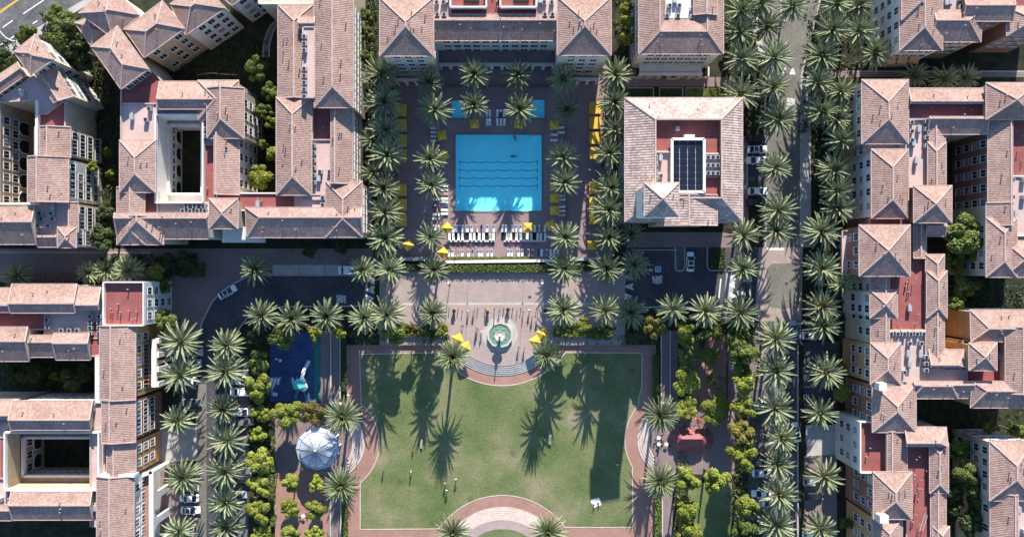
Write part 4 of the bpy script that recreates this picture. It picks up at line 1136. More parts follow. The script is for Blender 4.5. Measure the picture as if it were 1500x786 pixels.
Hb.ac_rows(1384, 5, 1385, 15, 2, 14.65, 'duct_unit'); Hb.ac_rows(1390, 4, 1391, 14, 2, 14.65, 'duct_unit')
Hb.vents([(1350, 66), (1355, 59), (1356, 53), (1347, 68), (1427, 13), (1418, 37), (1414, 38)], 15.2)
q = h1['W']
for k in range(7):
    x = q[3].x + .6 + 2.6 * k
    mb = Hb.mb(); y0 = q[3].y - .05
    mb.face([(x - 1.0, y0, 9.6), (x + 1.0, y0, 9.6), (x + 1.0, y0 - 1.5, 8.9), (x - 1.0, y0 - 1.5, 8.9)]); mb.face([(x - 1.0, y0 - 1.5, 8.9), (x + 1.0, y0 - 1.5, 8.9), (x + 1.0, y0 - 1.5, 8.6), (x - 1.0, y0 - 1.5, 8.6)])
    if x < q[2].x - 1: Hb.part('awning', mb, M['ochre'])
# ================================================================== I: south-west block
I = Bld('apartment_building', 'pink-tiled apartment block with a square light well at the bottom left', 'apartment building', (110, 600), 13.6)
i1 = I.hip((18, 415.5, 113, 458), 14.6, 'h', 'gg', rk=.66); I.hip((-60, 421, 22, 457), 14.1, 'h', 'gg', rk=.7); I.hip((112, 420, 148, 453), 14.2, 'h', 'gg', rk=.78)
i2 = I.flat((154, 413, 212.5, 476), 14.0, 'red', .9, wall='pale', parmat='white')
I.flat((66, 440, 156, 495), 13.0, 'pink', .25); I.flat((-60, 452, 72, 482), 12.9, 'red', .25)
I.hip((-60, 478, 43, 529), 14.4, 'h', 'gg', rk=.4); I.hip((42, 490, 86, 523), 13.8, 'h', 'gg', rk=.3); I.hip((82, 487, 133, 527), 14.0, 'h', 'gg', rk=.36)
I.flat((131, 470, 150, 521), 13.1, 'red', .3)
I.box_part('parapet', (139, 520, 147, 590), 0, 13.4, 'white')
i5 = I.hip((148, 476.5, 199, 585), 14.2, 'v', 'gg', rk=.38, wall='ochre')
i6 = I.hip((152, 583, 199, 647), 14.0, 'v', 'gg', rk=.3, wall='brown'); i7 = I.hip((159, 644, 199.5, 697), 13.4, 'v', 'gg', rk=.3, wall='ochre')
i8 = I.hip((143, 697, 196.5, 860), 14.0, 'v', 'gg', rk=.42, wall='white')
I.box_part('parapet', (146, 694, 197, 698.5), 12.5, 14.6, 'white')
i9 = I.hip((18, 586, 136, 629), 14.2, 'h', 'gg', rk=.62); I.hip((-60, 584, 20, 612), 13.8, 'h', 'gg', rk=.8)
i10 = I.hip((18, 719, 136, 761), 14.2, 'h', 'gg', rk=.43); I.hip((-60, 738, 22, 762), 13.4, 'h', 'gg', rk=.3)
I.flat((-60, 606, 12, 742), 12.8, 'pink', .25); I.flat((133, 586, 154, 720), 12.9, 'pink', .25); I.flat((10, 627, 147, 634), 12.85, 'red', .1); I.flat((10, 714, 147, 722), 12.85, 'red', .1)
I.flat((0, 640, 8, 700), 12.95, 'red', .2); I.flat((133, 718, 146, 770), 13.0, 'pink', .25)
sh = I.well((10, 632, 147, 716), (33, 641, 142, 697), 13.4, 'tan', ledge=9.0, floor_z=.5)
I.inner_windows(sh, 3, 3, 6.4); I.inner_windows(sh, 3, 2, 2.0, 'arched_opening', (1.5, 1.1)); I.inner_windows(sh, 2, 9, 5.5, sc=(.8, .7))
for q, n, k in ((i2, 3, 4), (i5, 5, 2), (i6, 4, 3), (i7, 2, 3), (i8, 8, 2)): I.windows(q, 1, n, k, dz=3.3)
for y in (463, 471, 479, 487): I.ac_rows(135, y, 148, y, 4, 13.05)
I.ac_rows(93, 483, 116, 483, 6, 13.05); I.ac_rows(72, 468, 73, 478, 3, 13.05); I.ac_rows(3, 730, 18, 730, 4, 12.85); I.ac_rows(3, 616, 16, 616, 4, 12.85); I.ac_rows(136, 724, 144, 724, 3, 13.05)
I.ac_rows(138, 596, 139, 597, 1, 12.95, 'duct_unit'); I.ac_rows(142, 742, 143, 752, 2, 13.05, 'duct_unit')
I.vents([(163, 452), (165, 457), (173, 453), (177, 460), (190, 455), (194, 468), (201, 456), (200, 466), (186, 486), (57, 504), (103, 513), (20, 490), (43, 430), (88, 428), (52, 616), (94, 617), (124, 615), (52, 733), (56, 733), (96, 729), (152, 736), (178, 540), (178, 642), (184, 641)], 14.3)
# street terraces on tall arches along the street side
arcade(I, W(222, 880, 9), W(222, 690, 9), 9.0, 5, 0.8, 'white')
arcade(I, W(222, 690, 9), W(199, 699, 9), 9.0, 1, 0.7, 'white')
I.box_part('terrace', (208, 694, 220.5, 880), 7.9, 8.1, 'brick')
arcade(I, W(226, 566, 9), W(226, 497, 9), 9.0, 4, 0.9, 'white')
I.box_part('terrace', (208, 498, 225, 566), 7.6, 7.8, 'walk')
for y in (499, 520, 541, 563):
    mb = I.mb(); a_, b_ = W(227, y, 9), W(232, y, 9); d_ = (b_ - a_) / 2; mb.obox((a_ + b_) / 2 - Vector((0, 0, 4.6)), d_, (0, .55, 0), (0, 0, 4.4)); I.part('buttress', mb, M['white'])
mb = I.mb()
for y in range(502, 566, 6):
    mb.bar(W(208, y, 9.4), W(219, y, 9.4), .2)
for x in (209, 218): mb.bar(W(x, 500, 9.2), W(x, 566, 9.2), .22)
for y in (502, 532, 564): mb.bar(W(218, y, 9.2), W(218, y, 9.2) - Vector((0, 0, 1.4)), .2)
I.part('pergola', mb, M['timber'])
mb = I.mb()
for i in range(18):
    a, b_ = W(42 + i * 4, 402, 3), W(42 + i * 4, 415, 3); mb.bar(a, b_, .25)
mb.bar(W(40, 404, 2.8), W(114, 404, 2.8), .3); mb.bar(W(40, 413, 2.8), W(114, 413, 2.8), .3)
for x in (42, 66, 90, 112): mb.bar(W(x, 404, 2.8), W(x, 404, 2.8) + Vector((0, 0, -2.8)), .3)
I.part('pergola', mb, M['timber'])

for q_, sd_, n_ in ((i1, 0, 6), (i2, 0, 4), (i10, 2, 7), (i9, 0, 7)): I.windows(q_, sd_, n_, 3)
I.rest()
for q_, sd_, n_ in ((g1, 0, 4), (g3, 2, 3)): F2.windows(q_, sd_, n_, 4)
F2.rest()
G.windows(g, 0, 4, 4); G.rest(); Hb.rest()
# ------------------------------------------------------------------ palms
def frond_mesh(mb, rr, az, el, L, droop, wid, nl, lw, base, twist):
    """one pinnate frond: rachis + leaflets"""
    n = 8; d0 = Vector((math.cos(az) * math.cos(el), math.sin(az) * math.cos(el), math.sin(el)))
    pts = [Vector(base)]; d = d0.copy()
    for i in range(n):
        d = (d + Vector((0, 0, -droop * (0.35 + i / n)))).normalized()
        pts.append(pts[-1] + d * L / n)
    for i in range(n):
        a, b = pts[i], pts[i + 1]; t = (b - a).normalized(); s = t.cross(Vector((0, 0, 1)))
        s = s.normalized() if s.length > 1e-3 else Vector((1, 0, 0))
        w0 = .085 * (1 - i / n) + .02
        mb.face([a - s * w0, a + s * w0, b + s * w0 * .85, b - s * w0 * .85], 0)
    for k in range(nl):
        f = 0.12 + 0.88 * k / (nl - 1); x = f * n; i = min(n - 1, int(x)); p = pts[i].lerp(pts[i + 1], x - i)
        t = (pts[i + 1] - pts[i]).normalized(); s = t.cross(Vector((0, 0, 1)))
        s = s.normalized() if s.length > 1e-3 else Vector((1, 0, 0)); u = s.cross(t)
        ln = wid * (0.55 + 0.9 * math.sin(math.pi * min(1, f * .9 + .08))) * rr.uniform(.85, 1.1)
        for sg in (-1, 1):
            dr = (t * (0.85 + .3 * f) + s * sg * (.55 - .2 * f) + u * (0.28 + twist * sg * .2)).normalized()
            q = p + dr * ln; h = t * lw * .5
            mb.face([p - h, p + h, q + h * .35, q - h * .35], 0)

def palm_proto(seed, nf, L, hgt, dense=False, fruit=False, lean=(0, 0)):
    rr = random.Random(seed)
    e = empty('date_palm', (0, 0, 0))
    top = Vector((lean[0], lean[1], hgt))
    mb = MB(); m = 10; prof = []
    for i in range(m + 1):
        f = i / m
        r = .34 - .07 * f + (.16 if f > .9 else 0) + (.12 if f < .05 else 0) + (.03 if i % 2 else 0)
        prof.append((Vector((lean[0] * f * f, lean[1] * f * f, hgt * f)), r))
    N = 9
    for (a, ra), (b, rb) in zip(prof, prof[1:]):
        for j in range(N):
            c0, s0 = math.cos(2 * math.pi * j / N), math.sin(2 * math.pi * j / N); c1, s1 = math.cos(2 * math.pi * (j + 1) / N), math.sin(2 * math.pi * (j + 1) / N)
            mb.face([a + Vector((c0, s0, 0)) * ra, a + Vector((c1, s1, 0)) * ra, b + Vector((c1, s1, 0)) * rb, b + Vector((c0, s0, 0)) * rb])
    mb.build('trunk', M['bark'], e)
    mb = MB()
    for k in range(nf):
        f = (k + .5) / nf
        el = rad(81 - 112 * f ** .95) + rr.uniform(-.08, .08)
        if dense: el = rad(86 - 92 * f ** 1.15) + rr.uniform(-.06, .06)
        az = k * 2.39996 + rr.uniform(-.16, .16)
        l = L * rr.uniform(.88, 1.06) * (1.12 if dense and f < .5 else 1)
        dr = (0.085 if not dense else 0.075) * rr.uniform(.7, 1.25)
        frond_mesh(mb, rr, az, el, l, dr, (.52 if not dense else .42), 24, .25 if not dense else .2, top + Vector((math.cos(az), math.sin(az), 0)) * .2 + Vector((0, 0, .25)), rr.uniform(-.5, .5))
    mb.build('crown', M['palm_dense' if dense else 'palm'], e)
    if fruit:
        mb = MB()
        for k in range(9):
            a = rr.uniform(0, 6.28); d = Vector((math.cos(a), math.sin(a), .55)).normalized(); p = top + Vector((0, 0, .5)); q = p + d * rr.uniform(.8, 1.3)
            mb.bar(p, q, .08)
            for j in range(7):
                dd = (d + Vector((rr.uniform(-.5, .5), rr.uniform(-.5, .5), rr.uniform(-.6, .1)))).normalized(); mb.bar(q, q + dd * .45, .09)
        mb.build('fruit_stalk', M['fruit'], e)
    return e
HP = 9.2
PALMS = [palm_proto(11, 50, 4.0, HP), palm_proto(12, 54, 4.15, HP, lean=(.35, -.2)), palm_proto(13, 44, 4.2, HP, lean=(-.25, .35)), palm_proto(14, 56, 3.8, HP, lean=(.2, .3)), palm_proto(15, 47, 4.3, HP, lean=(-.4, -.1)), palm_proto(16, 60, 4.0, HP)]
PALMF = [palm_proto(21, 50, 4.15, HP, fruit=True), palm_proto(22, 46, 4.25, HP, fruit=True, lean=(-.25, 0)), palm_proto(23, 54, 4.05, HP, lean=(.2, .2))]
PARKP = [palm_proto(31, 96, 4.1, 7.6, dense=True), palm_proto(32, 88, 4.2, 7.6, dense=True, lean=(.2, 0))]
prng = random.Random(5)
def put_palm(px, py, label, group, kind='s', sc=1.0, hmul=1.0):
    src = prng.choice({'s': PALMS, 'f': PALMF, 'p': PARKP}[kind])
    h0 = (8.0 if kind == 'p' else HP) * hmul
    c = copy_tree(src); p = W(px, py, h0 + .5); c.location = (p.x, p.y, 0)
    c.rotation_euler = (prng.uniform(-.05, .05), prng.uniform(-.05, .05), prng.uniform(0, 6.283)); s = sc * prng.uniform(.88, 1.10); c.scale = (s, s, hmul * prng.uniform(.94, 1.05))
    tag(c, label, 'palm tree', group)
def palm_row(pts, tmpl, group, kind='s', sc=1.0, hmul=1.0, order='top'):
    for i, p in enumerate(pts):
        put_palm(p[0], p[1], tmpl.format(o=ORD[i + 1]), group, kind, sc, hmul)
palm_row([(263, 503), (267, 551), (262, 617), (267, 702), (264, 779)], 'date palm beside the bottom left apartment terrace, {o} from the row top', 'palms on the building side of the west street', 's', 1.03)
palm_row([(327, 508), (328, 546), (328, 601), (330, 646), (330, 688), (328, 736), (328, 776)], 'date palm between west street and parked cars, {o} from the row top', 'palms on the park side of the west street', 's', 1.0)
palm_row([(379, 463), (427, 463), (477, 461.5), (532, 463), (568, 458), (631, 460)], 'date palm along the lower edge of the dark road, {o} from the left', 'palms below the dark west road', 's', .95)
palm_row([(376, 399), (534, 397), (567, 394), (637, 396)], 'date palm along the upper edge of the dark road, {o} from the left', 'palms above the dark west road', 's', .9)
palm_row([(829, 455), (887, 456), (927, 459), (984, 452), (1034, 455), (1086, 455)], 'date palm below the plaza and east road, {o} from the left', 'palms below the east road', 'f', .98)
palm_row([(828, 394), (887, 391), (928, 388), (1087, 391)], 'date palm above the plaza and east road, {o} from the left', 'palms above the east road', 's', .92)
palm_row([(563, 112), (563, 150), (563, 188), (564, 228), (565, 275), (563, 311), (563, 348)], 'date palm behind the left cabanas of the pool, {o} from the top', 'palms behind the left cabanas', 's', .98)
palm_row([(545, 112), (547, 152), (546, 206), (545, 248)], 'smaller date palm squeezed against the left block near the pool, {o} from top', 'palms against the left block', 's', .72, .8)
palm_row([(629, 118), (633, 159), (632, 231), (632, 269), (633, 347)], 'date palm standing on the left side of the pool deck, {o} from the top', 'palms left of the pool', 's', .88)
palm_row([(694, 109), (759, 109)], 'date palm on the shaded terrace under the loggia, {o} from the left', 'palms below the loggia', 's', .88)
palm_row([(695, 157), (758, 158)], 'date palm standing beside a small turquoise plunge pool, {o} from the left', 'palms at the plunge pools', 's', .9)
palm_row([(826, 117), (827, 159), (825, 229), (825, 267), (826, 344)], 'date palm standing on the right side of the pool deck, {o} from the top', 'palms right of the pool', 's', .88)
palm_row([(901, 112), (899, 150), (899, 188), (893, 224), (894, 272), (896, 307), (896, 345)], 'date palm behind the right cabanas of the pool, {o} from the top', 'palms behind the right cabanas', 's', .98)
palm_row([(925, 341)], 'shaded date palm at the foot of the tall square tower', 'palms behind the right cabanas', 's', .8)
palm_row([(1083, 15), (1084, 48), (1086, 80), (1087, 131)], 'date palm on the inner row right of the blue-grey block, {o} from the top', 'inner palms left of the east street', 's', .95)
palm_row([(1119, 6), (1124, 40), (1131, 82), (1133, 130), (1137, 172), (1139, 246), (1138, 308), (1138, 339)], 'date palm along the left kerb of the upper east street, {o} from the top', 'kerb palms left of the upper street', 's', .95)
palm_row([(1094, 343)], 'date palm by the driveway below the clubhouse parking bays', 'kerb palms left of the upper street', 's', 1.0)
palm_row([(1166, 6)], 'date palm on the narrow island in the upper east street', 'kerb palms left of the upper street', 's', .8)
palm_row([(1220, 5), (1219, 43), (1205, 81), (1200, 122), (1201, 165)], 'date palm along the right kerb of the upper east street, {o} from the top', 'kerb palms right of the upper street', 's', 1.0)
palm_row([(1256, 6), (1259, 44), (1282, 77), (1228, 132), (1227, 168), (1228, 205), (1226, 245), (1226, 277), (1231, 307)], 'date palm along the right apartment facades of the upper street, {o} from top', 'facade palms right of the upper street', 's', .92)
palm_row([(1204, 338), (1207, 391), (1204, 448), (1205, 480), (1208, 544), (1206, 604), (1206, 698), (1204, 771)], 'date palm on the right kerb of the lower street, {o} from the top', 'kerb palms right of the lower street', 'f', .98)
palm_row([(1229, 418)], 'small date palm squeezed between right kerb palms and the brown facade', 'kerb palms right of the lower street', 's', .75)
palm_row([(1136.5, 495), (1138, 546), (1139, 593), (1142, 640), (1142, 680), (1142, 724), (1139.5, 771)], 'date palm on the left kerb of the lower street, {o} from the top', 'kerb palms left of the lower street', 'f', 1.02)
palm_row([(24, 404), (127, 398), (155, 396), (189, 395)], 'date palm in the narrow lane above the bottom left block, {o} from the left', 'palms in the left lane', 's', .85, .75)
palm_row([(1340, 114), (1381, 113), (1414, 113.5)], 'date palm in the lane between the right blocks, {o} from the left', 'palms in the right lane', 's', .8, .8)
for (x, y, l) in ((661, 522, 'round dense-crowned palm beside the two left yellow umbrellas of the fountain plaza'), (802, 519, 'round dense-crowned palm beside the two right yellow umbrellas of the fountain plaza'),
                  (501, 608, 'round dense-crowned palm above and right of the white gazebo'), (500, 712, 'round dense-crowned palm below and right of the white gazebo'),
                  (966.5, 603, 'round dense-crowned palm above and left of the red pavilion'), (968, 706, 'round dense-crowned palm below and left of the red pavilion'),
                  (663, 781, 'round dense-crowned palm at the left end of the lowest curved steps'), (805, 783, 'round dense-crowned palm at the right end of the lowest curved steps')):
    put_palm(x, y, l, 'dense palms round the lawn', 'p', .98)

# ------------------------------------------------------------------ broadleaf trees
def leaf_cloud(mb, rr, lobes, n, size, up=.35):
    tot = sum(r ** 2 for _, r in lobes)
    for c, r in lobes:
        for _ in range(int(n * r * r / tot)):
            d = Vector((rr.gauss(0, 1), rr.gauss(0, 1), rr.gauss(0, 1) + .25)).normalized()
            p = c + Vector((d.x * r, d.y * r, d.z * r * .8)) * rr.uniform(.55, 1.06)
            nr = (d + Vector((rr.uniform(-.7, .7), rr.uniform(-.7, .7), rr.uniform(-.3, .9)))).normalized()
            t = nr.cross(Vector((rr.gauss(0, 1), rr.gauss(0, 1), rr.gauss(0, 1)))).normalized(); b = nr.cross(t)
            s = size * rr.uniform(.6, 1.25)
            mb.face([p - t * s, p + b * s * .6, p + t * s, p - b * s * .6])
def tree_proto(seed, mat, nl=13, n=6500, size=.185, hgt=3.2, R0=2.6):
    rr = random.Random(seed); e = empty('broadleaf_tree', (0, 0, 0))
    lobes = []
    for k in range(nl):
        a = k * 2.4 + rr.uniform(-.4, .4); q = R0 * .68 * math.sqrt((k + .4) / nl) * rr.uniform(.85, 1.2)
        lobes.append((Vector((q * math.cos(a), q * math.sin(a), hgt + 1.7 - .28 * q * q / R0 + rr.uniform(-.35, .5))), rr.uniform(.62, 1.0) * R0 * .36))
    lobes.append((Vector((0, 0, hgt + .9)), R0 * .5))
    mb = MB(); tp = Vector((rr.uniform(-.2, .2), rr.uniform(-.2, .2), hgt))
    N = 8
    for (a, ra), (b, rb) in zip([(Vector(), .24), (tp * .5, .17)], [(tp * .5, .17), (tp, .13)]):
        for j in range(N):
            c0, s0 = math.cos(2 * math.pi * j / N), math.sin(2 * math.pi * j / N); c1, s1 = math.cos(2 * math.pi * (j + 1) / N), math.sin(2 * math.pi * (j + 1) / N)
            mb.face([a + Vector((c0, s0, 0)) * ra, a + Vector((c1, s1, 0)) * ra, b + Vector((c1, s1, 0)) * rb, b + Vector((c0, s0, 0)) * rb])
    for c, r in lobes[:9]: mb.bar(tp, c, .09)
    mb.build('trunk', M['treebark'], e)
    mb = MB(); leaf_cloud(mb, rr, lobes, n, size); mb.build('crown', M[mat], e)
    return e
TREES = {'y': [tree_proto(41, 'leafy'), tree_proto(42, 'leafy', 11), tree_proto(43, 'leafy', 15)],
         'm': [tree_proto(51, 'leafm', 12), tree_proto(52, 'leafm', 15)],
         'd': [tree_proto(61, 'leafd', 14), tree_proto(62, 'leafd', 12)], 'o': [tree_proto(71, 'leafo', 14)]}
def put_tree(px, py, r, kind, label, group, hm=1.0):
    src = prng.choice(TREES[kind]); s = r / 6.45 / 2.2
    hs = (0.55 + .45 * s) * hm * 1.25
    c = copy_tree(src); p = W(px, py, 4.5 * hs); c.location = (p.x, p.y, 0); c.rotation_euler = (0, 0, prng.uniform(0, 6.28)); c.scale = (s, s * prng.uniform(.92, 1.08), hs)
    tag(c, label, 'tree', group)
def tree_set(lst, tmpl, group, hm=1.0):
    for i, (x, y, r, k) in enumerate(lst):
        col = {'y': 'yellow-green', 'm': 'mid-green', 'd': 'dark green', 'o': 'olive-brown'}[k]
        put_tree(x, y, r, k, tmpl.format(c=col, o=ORD[i + 1] if i < 20 else str(i + 1) + 'th'), group, hm)
tree_set([(379, 530, 16, 'm'), (379, 567, 20, 'y'), (382, 604, 13, 'y'), (379, 637, 12, 'y'), (380, 674, 19, 'y'), (380, 711, 17, 'y'), (379, 749, 18, 'y'), (382, 783, 14, 'y')],
         '{c} tree beside the west parking bays, {o} from the top', 'trees along the west parking bays')
tree_set([(376, 492, 14, 'd'), (416, 490, 20, 'm'), (460, 488, 12, 'y'), (498, 488, 9, 'y'), (534, 490, 14, 'd'), (577, 486, 18, 'y'), (603, 482, 10, 'o'), (630, 485, 14, 'm'), (647, 482, 9, 'y')],
         '{c} tree in the bed left of the fountain, {o} from the left', 'trees left of the fountain')
tree_set([(419, 604, 22, 'y'), (459, 605, 19, 'o')], '{c} tree between the blue playground and the gazebo, {o} from the left', 'trees above the gazebo', .75)
tree_set([(425, 707, 13, 'y'), (425, 745, 13, 'y'), (425, 782, 13, 'y')], '{c} clipped tree in the left file below the gazebo, {o} from the top', 'clipped trees below the gazebo')
tree_set([(463, 708, 12, 'y'), (463, 745, 15, 'y'), (462, 782, 14, 'y')], '{c} clipped tree in the right file below the gazebo, {o} from the top', 'clipped trees below the gazebo')
tree_set([(829, 479, 12, 'm'), (854, 477, 13, 'y'), (887, 484, 14, 'm'), (928, 487, 13, 'd'), (959, 480, 17, 'o'), (1004, 483, 14, 'y'), (1043, 480, 18, 'm'), (1083, 484, 16, 'm')],
         '{c} tree in the bed right of the fountain, {o} from the left', 'trees right of the fountain')
tree_set([(1006, 503, 13, 'y'), (1008, 520, 16, 'm'), (1006, 540, 12, 'm'), (1005, 559, 19, 'y'), (1007, 597, 17, 'y')], '{c} tree along the left side of the right brick garden, {o} from the top', 'trees of the right brick garden', .6)
tree_set([(1027, 497, 10, 'd'), (1040, 522, 15, 'y'), (1042, 556, 8, 'm'), (1048, 599, 22, 'y')], '{c} tree in the middle of the right brick garden, {o} from the top', 'trees of the right brick garden', .55)
tree_set([(1080, 502, 15, 'm'), (1088, 516, 19, 'm'), (1086, 538, 13, 'm'), (1090, 558, 17, 'y'), (1088, 597, 16, 'y'), (1086, 632, 19, 'o'), (1086, 668, 20, 'y'), (1094, 742, 17, 'y'), (1090, 778, 17, 'm')],
         '{c} tree beside the right park car bays, {o} from the top', 'trees along the east parking bays', 1.5)
tree_set([(1007, 700, 18, 'y'), (1006, 745, 17, 'y'), (1008, 779, 18, 'y')], '{c} tree left of the small lawn below the red pavilion, {o} from top', 'trees below the red pavilion', 1.7)
tree_set([(1049, 703, 18, 'y')], '{c} tree at the head of the small lawn below the red pavilion', 'trees below the red pavilion', 1.7)
tree_set([(10, 88, 15, 'd'), (38, 52, 14, 'm'), (88, 28, 17, 'm'), (89, 52, 22, 'm'), (112, 69, 18, 'd'), (122, 90, 15, 'd'), (106, 96, 12, 'd')],
         '{c} tree between the highway and the tiled roofs, {o} from left', 'trees along the highway', 1.4)
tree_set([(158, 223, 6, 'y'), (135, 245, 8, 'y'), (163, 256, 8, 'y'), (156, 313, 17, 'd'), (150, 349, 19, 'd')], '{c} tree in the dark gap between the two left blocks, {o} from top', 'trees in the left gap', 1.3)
tree_set([(377, 102, 17, 'm'), (397, 137, 13, 'm'), (388, 163, 13, 'm'), (398, 178, 12, 'y'), (386, 212, 8, 'y'), (400, 227, 11, 'y'), (382, 259, 17, 'y')], '{c} tree in the dark garden of the largest block, {o} from top', 'trees in the north-west garden', 1.2)
tree_set([(537, 25, 11, 'm'), (537, 48, 10, 'm'), (537, 84, 11, 'm')], '{c} tree in the gap left of the hotel, {o} from the top', 'trees left of the hotel')
tree_set([(918, 13, 10, 'y'), (918, 32, 11, 'y'), (919, 56, 10, 'y')], '{c} tree in the gap right of the hotel, {o} from the top', 'trees right of the hotel')
tree_set([(228, 400, 13, 'y'), (240, 418, 10, 'm'), (244, 472, 19, 'm')], '{c} tree by the pale corner of the bottom left block, {o} from top', 'trees by the rounded corner', 1.1)
tree_set([(20, 545, 12, 'd'), (45, 548, 16, 'd'), (80, 551, 7, 'y'), (105, 556, 17, 'd'), (125, 545, 14, 'd')], '{c} tree in the court of the bottom left block, {o} from the left', 'trees in the bottom left court')
tree_set([(1409, 343, 27, 'm'), (1420, 366, 20, 'm'), (1396, 382, 15, 'm'), (1399, 392, 12, 'm'), (1414, 420, 16, 'm'), (1399, 441, 13, 'm')], '{c} tree in the upper right garden between blocks, {o} from top', 'trees in the upper right court', 1.4)
tree_set([(1403, 659, 15, 'm'), (1432, 657, 11, 'm'), (1418, 698, 22, 'm'), (1396, 718, 16, 'd'), (1434, 741, 17, 'm'), (1425, 764, 20, 'd'), (1397, 738, 13, 'd'), (1447, 627, 8, 'y'), (1490, 631, 11, 'm')],
         '{c} tree in the lower right garden between blocks, {o} of nine', 'trees in the lower right court', 1.4)
tree_set([(1220, 150, 8, 'm'), (1233, 538, 7, 'y'), (1234, 573, 13, 'y'), (1239, 766, 9, 'm')], '{c} little tree against the long east facade, {o} from the top', 'small trees by the east facade', .8)
tree_set([(1100, 20, 10, 'm'), (1104, 56, 9, 'y'), (1105, 84, 9, 'y'), (1072, 20, 8, 'y'), (1070, 60, 8, 'm')], '{c} shrubby tree among the upper street palms, {o} of five', 'shrubs among the street palms', .5)
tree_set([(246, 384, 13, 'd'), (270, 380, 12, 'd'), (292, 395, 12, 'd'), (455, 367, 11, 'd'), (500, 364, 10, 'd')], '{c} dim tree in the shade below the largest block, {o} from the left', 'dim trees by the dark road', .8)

# ------------------------------------------------------------------ hedges and ground cover
def hedge(x0, y0, x1, y1, h, mat, label, dens=26, core=True):
    a, b = W(x0, y0, h), W(x1, y1, h)
    X0, X1, Y0, Y1 = min(a.x, b.x), max(a.x, b.x), min(a.y, b.y), max(a.y, b.y)
    o = Vector(((X0 + X1) / 2, (Y0 + Y1) / 2, 0)); mb = MB(o); rr = random.Random(int(x0 * 7 + y0))
    mb.box(X0 + .12, Y0 + .12, 0.02, X1 - .12, Y1 - .12, h - .15)
    n = int((X1 - X0 + .6) * (Y1 - Y0 + .6) * dens) + int(((X1 - X0) + (Y1 - Y0)) * h * dens * .8)
    for _ in range(n):
        if rr.random() < .6: p = Vector((rr.uniform(X0, X1), rr.uniform(Y0, Y1), h + rr.uniform(-.2, .1)))
        else:
            z = rr.uniform(.1, h)
            p = rr.choice([Vector((rr.uniform(X0, X1), rr.choice((Y0, Y1)), z)), Vector((rr.choice((X0, X1)), rr.uniform(Y0, Y1), z))])
        nr = Vector((rr.gauss(0, .6), rr.gauss(0, .6), 1)).normalized(); t = nr.cross(Vector((rr.gauss(0, 1), rr.gauss(0, 1), .1))).normalized(); bb = nr.cross(t); s = rr.uniform(.12, .26)
        mb.face([p - t * s, p + bb * s * .6, p + t * s, p - bb * s * .6])
    ob = mb.build('hedge', M[mat]); ob.location = o
    tag(ob, label, 'hedge', 'clipped hedges')
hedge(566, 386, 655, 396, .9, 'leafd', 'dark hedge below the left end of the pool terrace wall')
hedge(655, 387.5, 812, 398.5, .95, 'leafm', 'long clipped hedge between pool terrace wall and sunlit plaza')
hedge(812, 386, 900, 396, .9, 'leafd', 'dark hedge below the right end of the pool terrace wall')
hedge(654, 376, 778, 380.5, .45, 'leafm', 'thin low hedge behind the last row of pool loungers')
hedge(500, 494, 507, 572, .9, 'leafd', 'tall dark hedge between the twin paths and the top left of the lawn')
hedge(501, 716, 509, 830, .8, 'leafm', 'clipped hedge beside the brick path at the lower left of the lawn')
hedge(957, 520, 965, 585, .9, 'leafm', 'clipped hedge beside the brick path at the upper right of the lawn')
hedge(960, 726, 968, 830, .8, 'leafm', 'clipped hedge beside the brick path at the lower right of the lawn')
hedge(397, 640, 402, 690, .9, 'leafm', 'upright hedge between the west tree row and the gazebo paving')
hedge(396, 695, 402, 770, .9, 'leafm', 'upright hedge along the brick garden path at lower left')
hedge(585, 482, 655, 493, .8, 'leafm', 'hedge left of the fountain umbrellas under the trees')
hedge(812, 482, 880, 493, .8, 'leafm', 'hedge right of the fountain umbrellas under the trees')
hedge(920, 130, 955, 141, .6, 'leafd', 'dark hedge plot above the left corner of the clubhouse roof')
hedge(968, 130, 998, 141, .6, 'leafd', 'dark hedge plot above the middle of the clubhouse roof')
hedge(1007, 130, 1062, 141, .6, 'leafm', 'dark hedge plot above the right corner of the clubhouse roof')
hedge(1040, 364, 1062, 393, .6, 'leafd', 'dark square hedge plot beside the white car on the east road')

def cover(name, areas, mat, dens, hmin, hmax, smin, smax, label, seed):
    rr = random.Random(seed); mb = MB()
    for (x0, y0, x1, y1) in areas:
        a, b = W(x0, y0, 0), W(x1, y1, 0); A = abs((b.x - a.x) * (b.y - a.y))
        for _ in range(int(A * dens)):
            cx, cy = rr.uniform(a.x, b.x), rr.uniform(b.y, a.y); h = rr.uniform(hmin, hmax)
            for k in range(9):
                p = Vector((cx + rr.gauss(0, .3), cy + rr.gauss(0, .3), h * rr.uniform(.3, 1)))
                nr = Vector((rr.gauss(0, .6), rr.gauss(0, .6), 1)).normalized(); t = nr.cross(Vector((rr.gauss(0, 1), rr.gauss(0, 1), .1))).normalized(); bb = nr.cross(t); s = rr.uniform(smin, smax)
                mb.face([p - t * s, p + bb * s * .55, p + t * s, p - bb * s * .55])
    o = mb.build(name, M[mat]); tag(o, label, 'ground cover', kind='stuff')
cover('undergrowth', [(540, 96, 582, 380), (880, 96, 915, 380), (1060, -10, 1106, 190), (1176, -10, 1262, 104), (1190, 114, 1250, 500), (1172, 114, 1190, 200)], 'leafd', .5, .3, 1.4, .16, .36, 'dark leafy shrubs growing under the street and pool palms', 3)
cover('undergrowth', [(210, 60, 400, 118), (140, 100, 176, 356), (360, 118, 404, 282), (524, -10, 552, 250), (898, -10, 930, 110), (0, 526, 140, 582), (1390, 190, 1440, 330), (1384, 330, 1444, 452), (1390, 600, 1500, 786), (1400, 410, 1500, 452)], 'leafd', .55, .2, 1.5, .16, .4, 'dim undergrowth covering the shaded gardens between the apartment blocks', 4)
